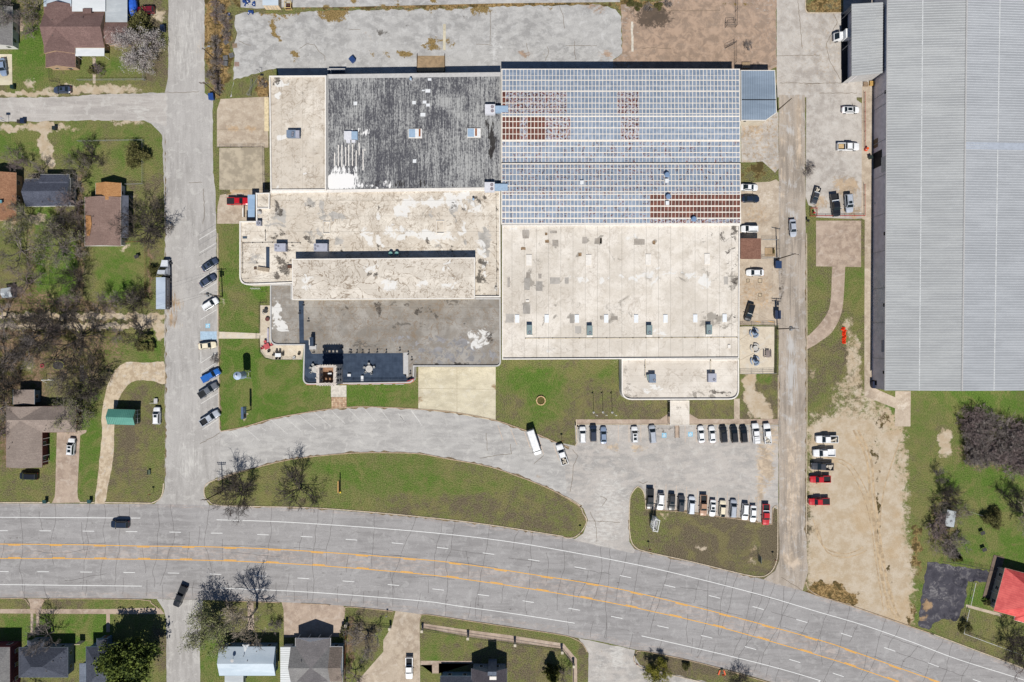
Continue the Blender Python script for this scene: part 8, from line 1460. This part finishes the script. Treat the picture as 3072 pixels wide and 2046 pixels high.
# playground bits and yard objects
q = Wd(T('a2', 378, 293), .3); t = thing("toy_ring", "small red toy ring on the bare yard", "toy", (q.x, q.y, 0)); mb = MB(); [mb.tube((.45*math.cos(i*.6), .45*math.sin(i*.6), .15), (.45*math.cos(i*.6+.6), .45*math.sin(i*.6+.6), .15), .13, n=6) for i in range(11)]; mb.build("ring", plain("toy_red", (176, 60, 80), .6, .3, var=0), t, False)
q = Wd(T('a2', 530, 290), .5); t = thing("trampoline", "oval grey trampoline mat with a yellow ring in the bare yard", "trampoline", (q.x, q.y, 0)); mb = MB(); mb.add([(1.6*math.cos(a), 1.2*math.sin(a), .7) for a in np.linspace(0, 6.283, 21)[:-1]], [tuple(range(20))]); mb.build("mat", M_CHD, t, False); mb = MB(); P_ = [(1.65*math.cos(a), 1.25*math.sin(a), .7) for a in np.linspace(0, 6.283, 21)]; [mb.tube(a, b, .07, n=5) for a, b in zip(P_, P_[1:])]; [mb.cyl(P_[i][0], P_[i][1], 0, .7, .04, n=5) for i in (0, 5, 10, 15)]; mb.build("frame", plain("toy_yellow", (186, 182, 90), .6, .3, var=0), t, False)
q = Wd(T('a2', 460, 420), .5); t = thing("swing_set", "white swing frame in the yard behind the L-shaped house", "swing set", (q.x, q.y, 0)); mb = MB(); mb.tube((-1.5, 0, 2.2), (1.5, 0, 2.2), .07, n=6); [mb.tube((sx*1.5, sy*.9, 0), (sx*1.5, 0, 2.2), .06, n=6) for sx in (-1, 1) for sy in (-1, 1)]; mb.build("frame", M_WHITE, t, False); [MB().box(x, 0, .5, .4, .2, .06).build("seat", M_PATCHW, t, False) for x in (-.6, .6)]
q = Wd(T('a2', 740, 362), .2); t = thing("ladder", "long pale ladder lying on the ground under bare branches", "ladder", (q.x, q.y, .05)); mb = MB(); [mb.box(x, 0, 0, .08, 4.4, .1) for x in (-.3, .3)]; mb.build("rail", M_TRIMG, t, False); mb = MB(); [mb.box(0, -2+i*.35, .03, .6, .06, .05) for i in range(12)]; mb.build("rung", M_TRIMG, t, False)
q = Wd(T('a2', 1410, 612), .4); t = thing("utility_trailer", "small pale flat trailer parked on the grass by the white car", "trailer", (q.x, q.y, 0)); MB().box(0, 0, .45, 1.0, 1.4, .12).build("deck", M_TRIMG, t, False); MB().box(-1.1, -.6, .45, 1.2, .1, .1).build("tow_bar", M_TRIMG, t, False); [MB().tube((s_*.5, 0, .28), (s_*.62, 0, .28), .27, n=10).build("wheel", M_TYRE, t, False) for s_ in (-1, 1)]
q = Wd(T('a2', 1350, 1255), .4); t = thing("stone_bench", "small dark green bench standing alone on the corner lawn", "bench", (q.x, q.y, 0)); MB().box(0, 0, .42, .7, 1.3, .08).build("seat", plain("bench_green", (88, 100, 84), .8, .2), t, False); MB().box(-.3, 0, .5, .08, 1.3, .4).build("backrest", plain("bench_green2", (78, 90, 76), .8, .2), t, False); [MB().box(0, y, 0, .6, .12, .42).build("leg", M_IRON, t, False) for y in (-.5, .5)]
q = Wd(T('a1', 530, 505), .4); t = thing("pool_ring", "round dark empty trampoline under grey twigs", "trampoline", (q.x, q.y, 0)); MB().add([(1.75*math.cos(a), 1.75*math.sin(a), .75) for a in np.linspace(0, 6.283, 25)[:-1]], [tuple(range(24))]).build("mat", M_CHD, t, False); mb = MB(); P_ = [(1.85*math.cos(a), 1.85*math.sin(a), .78) for a in np.linspace(0, 6.283, 25)]; [mb.tube(a, b, .07, n=5) for a, b in zip(P_, P_[1:])]; [mb.cyl(P_[i][0], P_[i][1], 0, .75, .04, n=5) for i in (0, 6, 12, 18)]; mb.build("frame", plain("frame_green_grey", (112, 124, 104), .6, .3, var=0), t, False)
q = Wd(T('a0', 20, 1085), .5); t = thing("basketball_hoop", "small basketball hoop standing at the side street verge", "basketball hoop", (q.x, q.y, 0)); MB().cyl(1.5, -.7, 0, 3.0, .06, n=6).build("post", M_IRON, t, False); MB().box(1.4, -.3, 2.6, 1.2, .08, .8).build("backboard", M_UNIT, t, False); mb = MB(); [mb.tube((1.4+.25*math.cos(i*.7), .05+.25*math.sin(i*.7), 2.75), (1.4+.25*math.cos(i*.7+.7), .05+.25*math.sin(i*.7+.7), 2.75), .03, n=4) for i in range(9)]; mb.build("rim", M_RUSTY, t, False)
for (k, x, y), nm, lb in ((('a1', 1245,815), "play_set", "small dark play frame on the lawn south of the patched-roof house"), (('e3', 1605,215), "garden_table", "dark garden table in the south-east green yard"), (('e3', 1620,365), "grill", "small black grill in the south-east green yard")):
    q = Wd(T(k, x, y), .4); t = thing(nm, lb, nm.split('_')[-1], (q.x, q.y, 0)); lg = MB().cyl(0, 0, 0, .9, .05, n=5).mesh("leg", [M_IRON])
    for a in (-.5, .5):
        for b in (-.4, .4): o = place("leg", lg, t); o.location = (a, b, 0)
    MB().box(0, 0, .9, 1.2, .9, .12, .4).build("top", M_CHD, t, False)
q = Wd(T('b0', 555, 650), .5); t = thing("hoist_frame", "small dark bent hoist frame on the cracked yard", "hoist", (q.x, q.y, 0.03)); MB().tube((0, -.6, 0), (0, -.3, 2.2), .06, n=6).build("mast", M_IRON, t, False); MB().tube((0, -.3, 2.2), (-.8, .1, 2.0), .05, n=6).build("arm", M_IRON, t, False); MB().box(0, -.6, 0, .9, .5, .08).build("base", M_IRON, t, False)
q = Wd(T('b1', 500, 1100), .6); t = thing("bike_rack", "white wire rack with bent hoops beside the rounded west corner", "rack", (q.x, q.y, 0)); mb = MB(); [mb.tube((-1.2+i*.4, -.3, 0), (-1.2+i*.4, 0, .9), .04, n=5) for i in range(7)]; [mb.tube((-1.2+i*.4, .3, 0), (-1.2+i*.4, 0, .9), .04, n=5) for i in range(7)]; mb.build("hoop", M_WHITE, t, False); MB().tube((-1.4, 0, .9), (1.4, 0, .9), .04, n=5).build("bar", M_WHITE, t, False)
fence("dark low fence corner beside the grey block's west wall", TL('b1', 605,1080, 605,1130, 560,1130), 1.0, M_IRON, 1.6, "corner_fence", (1.0,), .04, False)
q = Wd(T('d1', 1540, 770), .4); t = thing("equipment_pad", "tan concrete pad with a small cabinet inside the white wire fence", "pad", (q.x, q.y, .02)); MB().box(0, 0, 0, 2.8, 2.3, .15).build("slab", M_CREAMCON, t, False); MB().box(.9, 0, .15, .4, 1.0, .9).build("cabinet", plain("cabinet_olive", (120, 110, 70), .7, .2), t, False)
for (k, x, y, r_) , lb in ((('d1', 1447,1030,.85), "square steel ground hatch, east of two south of the white sedan"), (('d1', 1337,1030,.7), "square steel ground hatch, west of two south of the white sedan"), (('d1', 1447,1160,.7), "square ground hatch farther south on the tan slab")):
    q = Wd(T(k, x, y)); t = thing("ground_hatch", lb, "hatch", (q.x, q.y, .015)); mb = MB(); a = r_*.7; band(mb, [(-a, -a), (a, -a), (a, a), (-a, a)], 0, .12, 0, .03); mb.build("frame", plain("hatch_frame", (108, 96, 78), .8, .2), t, False); MB().box(0, 0, 0, 2*a-.3, 2*a-.3, .02).build("lid", plain("hatch_lid", (196, 178, 152), .9, .2), t, False)
for i, x in enumerate((2262, 2303)): sheet("yellow_bay_mark", WL(PX([x, 962, x+20, 966, x+20, 967.4, x, 963.4])), .02, M_YELLOW)
# ================================================================== TREES AND SHRUBS
B_GREY = bark_mat("grey_bark", (118, 110, 106), (158, 148, 142)); B_DARK = bark_mat("dark_bark", (66, 60, 56), (102, 94, 88)); B_PALE = bark_mat("pale_bark", (150, 138, 122), (190, 178, 160)); B_PURP = bark_mat("purplish_twigs", (122, 107, 106), (158, 143, 140))
def tube_chain(mb, pts, r0, r1, n=4):
    rings = []
    for i, p in enumerate(pts):
        d = (pts[min(i+1, len(pts)-1)]-pts[max(i-1, 0)]).normalized(); u = d.orthogonal().normalized(); w = d.cross(u); r = r0+(r1-r0)*i/(len(pts)-1)
        rings.append([p+u*math.cos(2*math.pi*k/n)*r+w*math.sin(2*math.pi*k/n)*r for k in range(n)])
    mb.loft(rings, cap=False)
def bare(seed, h, spread, clear=.22, nl=6, dens=1.0, tw=.022, up=.55, trunk_r=None, multi=1):
    """returns (trunk mesh data, twig mesh data, twig points)"""
    rnd = random.Random(seed); tm, cm = MB(), MB(); tips = []
    def branch(p, d, L, r, lvl, mb):
        n = 4 if lvl < 2 else 3; pts = [p]; q = p; dd = d
        for i in range(n):
            dd = (dd+Vector((rnd.gauss(0, .22), rnd.gauss(0, .22), rnd.gauss(.03, .16)))).normalized(); q = q+dd*L/n; pts.append(q)
        tube_chain(mb, pts, r, r*.45, 5 if lvl == 0 else (4 if lvl == 1 else 3))
        if lvl >= 3: tips.append((pts[-1], dd)); return
        k = int((6, 6, 5)[lvl]*dens+rnd.random())
        for i in range(k):
            t = .3+.7*(i+rnd.random())/k; j = min(int(t*n), n-1); a = pts[j].lerp(pts[j+1], t*n-j)
            ax = Vector((rnd.gauss(0, 1), rnd.gauss(0, 1), rnd.gauss(0, .7))); ax = (ax-dd*ax.dot(dd)).normalized()
            nd = (dd*.75+ax*rnd.uniform(.55, 1.0)+Vector((0, 0, .12))).normalized()
            branch(a, nd, L*rnd.uniform(.42, .62), max(tw, r*.5), lvl+1, cm if lvl >= 0 else tm)
    tr = trunk_r or h*.02
    for m in range(multi):
        off = Vector((rnd.gauss(0, .25), rnd.gauss(0, .25), 0)) if multi > 1 else Vector((0, 0, 0)); top = off+Vector((rnd.gauss(0, .15), rnd.gauss(0, .15), h*clear)); tube_chain(tm, [off, off.lerp(top, .5)+Vector((rnd.gauss(0, .05), 0, 0)), top], tr*1.3, tr, 8)
        c = max(2, nl//multi)
        for i in range(c):
            a = 2*math.pi*(i+rnd.uniform(-.3, .3))/c+m; e = rnd.uniform(up-.25, up+.35); d = Vector((math.cos(a)*math.cos(e)*spread, math.sin(a)*math.cos(e)*spread, math.sin(e))).normalized()
            branch(top-Vector((0, 0, rnd.uniform(0, h*.05))), d, h*(1-clear)*rnd.uniform(.52, .72), tr*.62, 0, tm)
    return tm, cm, tips
def add_leaves(mb, pts, n, size, rad, seed, flat=.4):
    rnd = random.Random(seed)
    for p, d in pts:
        for _ in range(n):
            c = p+Vector((rnd.gauss(0, rad), rnd.gauss(0, rad), rnd.gauss(0, rad*.7))); s_ = size*rnd.uniform(.6, 1.4); a = Vector((rnd.gauss(0, 1), rnd.gauss(0, 1), rnd.gauss(0, flat))).normalized(); b = a.orthogonal(); b.rotate(Matrix.Rotation(rnd.uniform(0, 6.28), 3, a)); mb.quad(c-a*s_-b*s_*.5, c+a*s_-b*s_*.5, c+a*s_+b*s_*.5, c-a*s_+b*s_*.5)
L_OAK = leaf_mat("evergreen_leaf", (60, 76, 30), (118, 132, 56), (30, 42, 18)); L_BUD = leaf_mat("budding_leaf", (128, 132, 84), (152, 152, 104), (98, 102, 62)); L_SPR = leaf_mat("spring_leaf", (122, 128, 84), (158, 158, 112), (92, 100, 58)); L_YEL = leaf_mat("yellow_green_leaf", (136, 134, 48), (168, 160, 70), (96, 102, 36)); L_PINE = leaf_mat("conifer_leaf", (72, 78, 30), (112, 110, 44), (44, 52, 22)); L_BLO = leaf_mat("blossom", (176, 168, 164), (214, 208, 204), (128, 120, 118)); L_OLV = leaf_mat("olive_leaf", (92, 92, 50), (122, 118, 70), (66, 68, 36))
VAR = {}
def variant(key, h, **k):
    leaf = k.pop('leaf', None); bark = k.pop('bark', B_GREY); ln, ls, lr = k.pop('lf', (3, .1, .3)); sub = k.pop('sub', 1.0)
    tm, cm, tips = bare(k.pop('seed'), h, **k)
    if leaf:
        rnd = random.Random(1); tp = [t for t in tips if rnd.random() < sub]; lm = MB(); add_leaves(lm, tp, ln, ls, lr, 5); o = len(cm.v); cm.add(lm.v, lm.f, 1)
    VAR[key] = (tm.mesh("trunk", [bark], True), cm.mesh("crown", [bark, leaf] if leaf else [bark]), h)
variant('b0', 10, seed=1, spread=.95, nl=9, bark=B_DARK, tw=.032, clear=.16, dens=1.15); variant('b1', 10, seed=2, spread=1.1, nl=6, bark=B_GREY, tw=.026); variant('b2', 10, seed=3, spread=1.05, nl=9, bark=B_DARK, tw=.032, clear=.14); variant('b3', 10, seed=4, spread=.9, nl=6, bark=B_PURP, tw=.026); variant('pale', 10, seed=5, spread=1.1, nl=7, bark=B_PALE, tw=.028, clear=.35)
variant('bud', 10, seed=6, spread=1.2, nl=7, bark=B_GREY, leaf=L_BUD, lf=(3, .085, .35), sub=.6); variant('bud2', 10, seed=7, spread=1.4, nl=6, bark=B_GREY, leaf=L_OLV, lf=(3, .085, .35), sub=.55); variant('spr', 10, seed=8, spread=1.1, nl=8, bark=B_GREY, leaf=L_SPR, lf=(4, .10, .4), sub=.85)
variant('blo', 10, seed=9, spread=1.3, nl=10, bark=B_PURP, leaf=L_BLO, lf=(6, .085, .30), dens=1.0, clear=.12); variant('bush', 5, seed=10, spread=1.3, nl=8, bark=B_PURP, clear=.05, multi=2, tw=.03, up=.7); variant('bush2', 5, seed=11, spread=1.1, nl=8, bark=B_GREY, clear=.05, multi=2, tw=.03, up=.8); variant('gbush', 4, seed=12, spread=1.2, nl=7, bark=B_DARK, leaf=L_OLV, lf=(5, .1, .3), clear=.06, multi=2); variant('yel', 6, seed=13, spread=.8, nl=7, bark=B_DARK, leaf=L_YEL, lf=(10, .1, .3), clear=.15, dens=.8)
def clump_tree(key, h, R_, zc, leaf, ncl, per, size, seed, rz=.8, bark=B_DARK, cone=False):
    rnd = random.Random(seed); tm = MB(); tube_chain(tm, [Vector((0, 0, 0)), Vector((.1, 0, h*.3)), Vector((0, .1, h*.75))], h*.03, h*.012, 8); cm = MB(); pts = []
    for i in range(ncl):
        if cone: z = h*(.12+.86*rnd.random()**1.3); rr_ = R_*(1.02-z/h)*rnd.uniform(.5, 1.15); a = rnd.uniform(0, 6.283); p = Vector((rr_*math.cos(a), rr_*math.sin(a), z))
        else:
            v = Vector((rnd.gauss(0, 1), rnd.gauss(0, 1), abs(rnd.gauss(0, 1))-.25)).normalized(); rr_ = rnd.uniform(.62, 1.08)*(1+.22*math.sin(3*math.atan2(v.y, v.x)+seed)); p = Vector((v.x*R_*rr_, v.y*R_*rr_, zc+v.z*R_*rz*rr_))
        pts.append((p, Vector((0, 0, 1))))
        if i % 5 == 0: tube_chain(tm, [Vector((0, 0, h*.3)), (Vector((0, 0, h*.4))+p)/2, p*.92], h*.012, .03, 4)
    add_leaves(cm, pts, per, size, R_*.105, seed, .7); VAR[key] = (tm.mesh("trunk", [bark], True), cm.mesh("crown", [leaf]), h)
clump_tree('oak', 11, 5.8, 5.6, L_OAK, 150, 75, .2, 21); clump_tree('pine', 6, 1.9, 3, L_PINE, 90, 45, .12, 22, cone=True); clump_tree('shrub', 2.2, 1.2, 1.1, L_OLV, 40, 40, .09, 23); clump_tree('gshrub', 3, 1.8, 1.4, L_OAK, 60, 40, .11, 24)
TRN = random.Random(77)
def tree(key, p, h, label, group=None, name="bare_tree", cat="tree", w=1.0, rz=None):
    tm, cm, h0 = VAR[key]; q = Wd(p); t = thing(name, label, cat, (q.x, q.y, 0), TRN.uniform(0, 6.28) if rz is None else rz, group); k = h/h0; t.scale = (k*w, k*w, k); place("trunk", tm, t); place("crown", cm, t); return t
tree('b0', (727, 1474), 10.5, "large dark bare tree at the grass island's west tip", w=.92); tree('b2', (906, 1462), 11, "large bare tree on the grass island east of the corner tree", w=.85)
tree('pale', (771, 1824), 16, "tall pale-limbed bare tree casting its shadow over the highway", w=.85); tree('spr', (655, 1874), 11.5, "pale green leafing tree beside the south street", name="leafy_tree", w=1.05); tree('oak', (420, 1958), 11.5, "big dark evergreen tree in the south-west house row", name="evergreen_tree", w=1.08)
tree('b1', (162, 1894), 11, "slender bare tree in front of the slate-roofed house", w=.8); tree('b3', (108, 2050), 7, "bare tree at the bottom edge by the maroon house"); tree('b1', (1106, 1901), 9, "bare tree in the leafy strip behind the short pillar fence", w=1.1); tree('b3', (1068, 2022), 8, "thin bare tree lower in the leafy strip behind the fence", w=.8); tree('bush2', (828, 1872), 3, "small bare shrub on the lawn by the grey driveway", name="shrub", cat="shrub")
tree('pine', (1656, 2012), 7, "yellowish conifer inside the pillared iron fence", name="conifer", w=1.05); tree('b3', (1690, 2015), 5.5, "small bare tree beside the yellowish conifer", w=.8); tree('yel', (1972, 2002), 6, "yellow-green young tree on the far verge", name="young_tree", w=.8); tree('b0', (2218, 2040), 5.5, "small dark bare tree on the far verge", w=1.0); tree('gbush', (2058, 1996), 1.6, "tiny shrub on the far verge", name="shrub", cat="shrub")
tree('blo', (436, 165), 10, "round tree in greyish-white blossom beside the brown house", name="blossom_tree", w=.88); tree('b0', (458, 690), 10.5, "spreading bare tree overhanging the west street by the patched-roof house", w=1.05)
tree('bud2', (250, 505), 8, "dense grey-green tree by the sandy drive", name="budding_tree", w=.75); tree('b3', (92, 500), 7, "dark narrow bare tree beside the sandy drive's west side", w=.5); tree('b2', (285, 470), 6, "spreading dark shrub tree next to the corner lawn's fence", w=.9); tree('gbush', (422, 472), 4.2, "lone dark shrub on the corner lawn", name="shrub", cat="shrub", w=1.1)
gw = "trees of the wooded lots west of the street"
KN = {'b0': "dark bare tree among the wooded lots west of the street", 'b1': "grey bare tree among the wooded lots west of the street", 'b2': "broad dark bare tree among the wooded lots west of the street", 'b3': "purplish bare tree among the wooded lots west of the street", 'bud': "pale budding tree among the wooded lots west of the street", 'bud2': "olive budding tree among the wooded lots west of the street"}
LMK = (("blue-black roofed house", 144, 577), ("orange-brown roofed house", 20, 590), ("plywood-patched house", 308, 665), ("round dark trampoline", 176, 667), ("small west-edge shed", 18, 878), ("twin-rutted dirt track", 130, 962), ("L-shaped house", 110, 1320), ("ladder on the ground", 245, 1120), ("bare yard's trampoline", 170, 1095), ("small taupe outbuilding", 72, 1190), ("brown-shingled house", 180, 80), ("sandy drive", 130, 440), ("bright green yard", 150, 810), ("grey-roofed corner house", 0, 80)); SEEN = set()
def near(kind, x, y):
    for n_, a, b in sorted(LMK, key=lambda q: (q[1]-x)**2+(q[2]-y)**2):
        dx, dy = x-a, y-b; d = ("east" if dx > 0 else "west") if abs(dx) > 1.6*abs(dy) else ("south" if dy > 0 else "north") if abs(dy) > 1.6*abs(dx) else ("south" if dy > 0 else "north")+("-east" if dx > 0 else "-west")
        lb = "%s %s of the %s" % (kind, d, n_)
        if lb not in SEEN: SEEN.add(lb); return lb
for k, x, y, h, w in (('b1', 243, 560, 8, .9), ('b3', 246, 620, 9, .8), ('b0', 240, 690, 9, .8), ('b1', 242, 770, 8.5, .7), ('b0', 243, 840, 9, .7), ('b3', 240, 905, 8, .7), ('bud', 200, 745, 10, 1.15), ('bud', 170, 690, 7, .9), ('bud2', 80, 755, 10, 1.1), ('bud', 90, 655, 8, .9), ('b3', 95, 850, 9, .9), ('b1', 20, 950, 9, 1.1), ('b0', 155, 995, 12, .95), ('b2', 248, 1012, 13, 1.0), ('b1', 100, 1030, 11, 1.1), ('b2', 20, 1085, 10, 1.1), ('b0', 35, 1160, 9, .9), ('b1', 10, 1225, 9, 1.0), ('b3', 15, 1300, 8, .9), ('b0', 280, 1142, 10, 1.05), ('bud', 246, 1232, 9.5, 1.0), ('bud2', 260, 1190, 7, .9), ('b1', 200, 1130, 7, .9), ('b1', 60, 55, 9, .9), ('bud2', 120, 30, 8, 1.0), ('b3', 100, 95, 7, .9), ('bud', 20, 60, 8, .9), ('b1', 130, 520, 8, .7), ('b3', 60, 490, 7, .8), ('b1', 60, 620, 7, .9), ('b3', 200, 620, 6, .8)):
    tree(k, (x, y), h, near(KN[k].split(' among')[0], x, y), gw, w=w, name="budding_tree" if k[:3] == 'bud' else "bare_tree")
for k, x, y, h, lb in (('b3', 342, 905, 8, "grey-twigged bare tree at the bottom of the patched-roof house's lawn"), ('b1', 392, 910, 8.5, "bare tree nearest the semi-trailer's fence, western"), ('b0', 418, 905, 8, "bare tree nearest the semi-trailer's fence, eastern"), ('b1', 300, 940, 7, "bare tree just north of the dirt track's middle"), ('b2', 424, 990, 8, "bare tree south of the dirt track's mouth"), ('b3', 196, 1000, 9, "thin bare tree between the dirt track and the toy yard"), ('b1', 358, 1000, 6, "small bare tree south of the track beside the iron fence")):
    tree(k, (x, y), h, lb, w=.75)
tree('shrub', (443, 1030), 2.6, "round olive shrub inside a curved lawn bed by the street", name="shrub", cat="shrub", w=1.6); tree('gbush', (468, 812), 2.5, "dark little bush by the semi-truck's cab", name="shrub", cat="shrub"); tree('shrub', (285, 215), 2, "grey-green shrub left of the garden path", name="shrub", cat="shrub"); tree('bush', (302, 213), 3.5, "bare shrub right of the garden path", name="shrub", cat="shrub", w=.8); tree('gbush', (428, 92), 4.5, "dark green shrub behind the blossoming tree", name="shrub", cat="shrub", w=1.2); tree('shrub', (1036, 1880), 1.8, "dark hedge bush by the short pillar fence", name="shrub", cat="shrub"); tree('shrub', (1034, 1900), 1.8, "lower hedge bush by the rusty wooden fence", name="shrub", cat="shrub")
gt = "bare shrubs of the thicket south of the warehouse"
tr_ = random.Random(31)
for i in range(34):
    x = 2895+tr_.uniform(0, 190); y = 1262+tr_.uniform(-10, 115)+(x-2900)*.12
    if (i % 2 == 0 and x < 2930 and y > 1360): continue
    tree(('bush', 'bush2')[i % 2], (x, y), tr_.uniform(3.6, 5.2), ("purplish", "grey")[i % 2]+" bare shrub "+("at the west end" if x < 2950 else "in the middle" if x < 3020 else "at the east end")+(", upper side," if y < 1320 else ", lower side,")+" of the thicket below the warehouse", gt, "shrub", "shrub", w=tr_.uniform(1.0, 1.35))
for k, x, y, h, lb, w in (('b0', 2832, 1478, 7, "dark bare tree north of the white garden shed", .7), ('bud2', 2826, 1506, 6.5, "bushy dark tree at the white garden shed's north-west side", .9), ('b3', 2868, 1530, 5, "grey twiggy tree just right of the white shed", 1.0), ('bush', 2808, 1565, 5, "bare shrub left of the white shed", 1.2), ('b3', 2802, 1610, 6.5, "purplish bare tree above the blacktop lot", 1.0), ('bush2', 2850, 1625, 4.5, "grey bare shrub right above the blacktop lot", 1.3), ('b2', 3012, 1486, 8, "crooked dark bare tree in the far-right green yard", .6), ('pale', 3052, 1530, 8, "pale bare tree at the right edge above the red-roofed house", 1.2), ('b3', 3075, 1560, 7, "purplish bare tree at the right edge by the fence", 1.0), ('b0', 3030, 1925, 8.5, "dark bare tree in front of the red-roofed house", .95), ('b3', 3062, 1985, 7, "twiggy bare tree at the bottom-right verge", 1.1), ('b1', 2810, 1425, 6, "thin bare tree on the lot's weedy edge", .7)):
    tree(k, (x, y), h, lb, w=w)
tree('pine', (2862, 1668), 3.5, "small dark conifer at the blacktop lot's corner", name="conifer", w=1.2); tree('gbush', (2968, 1550), 3.2, "dark green bush by the slanting yard fence", name="shrub", cat="shrub", w=1.2); tree('gbush', (2892, 1880), 2.4, "small dark bush at the white rail fence's corner", name="shrub", cat="shrub"); tree('shrub', (2955, 1804), 1.5, "yellowish shrub beside the red-roofed house's deck", name="shrub", cat="shrub")
for i, (x, y) in enumerate(((1915, 22), (1945, 26), (1975, 22), (2000, 14), (1890, 12))): tree(('gbush', 'bush2')[i % 2], (x, y), (1.3, 1.7)[i % 2], "dark olive shrub in the damp clump at the dirt yard's top edge", "shrubs in the damp clump", "shrub", "shrub", w=1.2)
for x, y, lb in ((2420, 520, "small dark bush at the alley's east kerb"), (2430, 500, "bare tuft at the alley edge near the white pickup"), (2233+10, 142, "dark little tuft in the brown dirt yard"), (648, 1075, "small bare shrub at the kerb above the blue pickup"), (790, 252, "straw-coloured brush against the cream bay's corner")): tree('bush2', (x, y), 1.5, lb, name="shrub", cat="shrub", w=1.4)
gz = "dry brush in the weed strip east of the north street"
for i in range(16): tree(('bush', 'bush2')[i % 2], (tr_.uniform(640, 690), 15+i*17+tr_.uniform(-6, 6)), tr_.uniform(1.2, 2.6), "dry brush clump in the %s third of the weed strip along the north street" % ("upper", "middle", "lower")[i*3//16], gz, "shrub", "shrub", w=1.3)
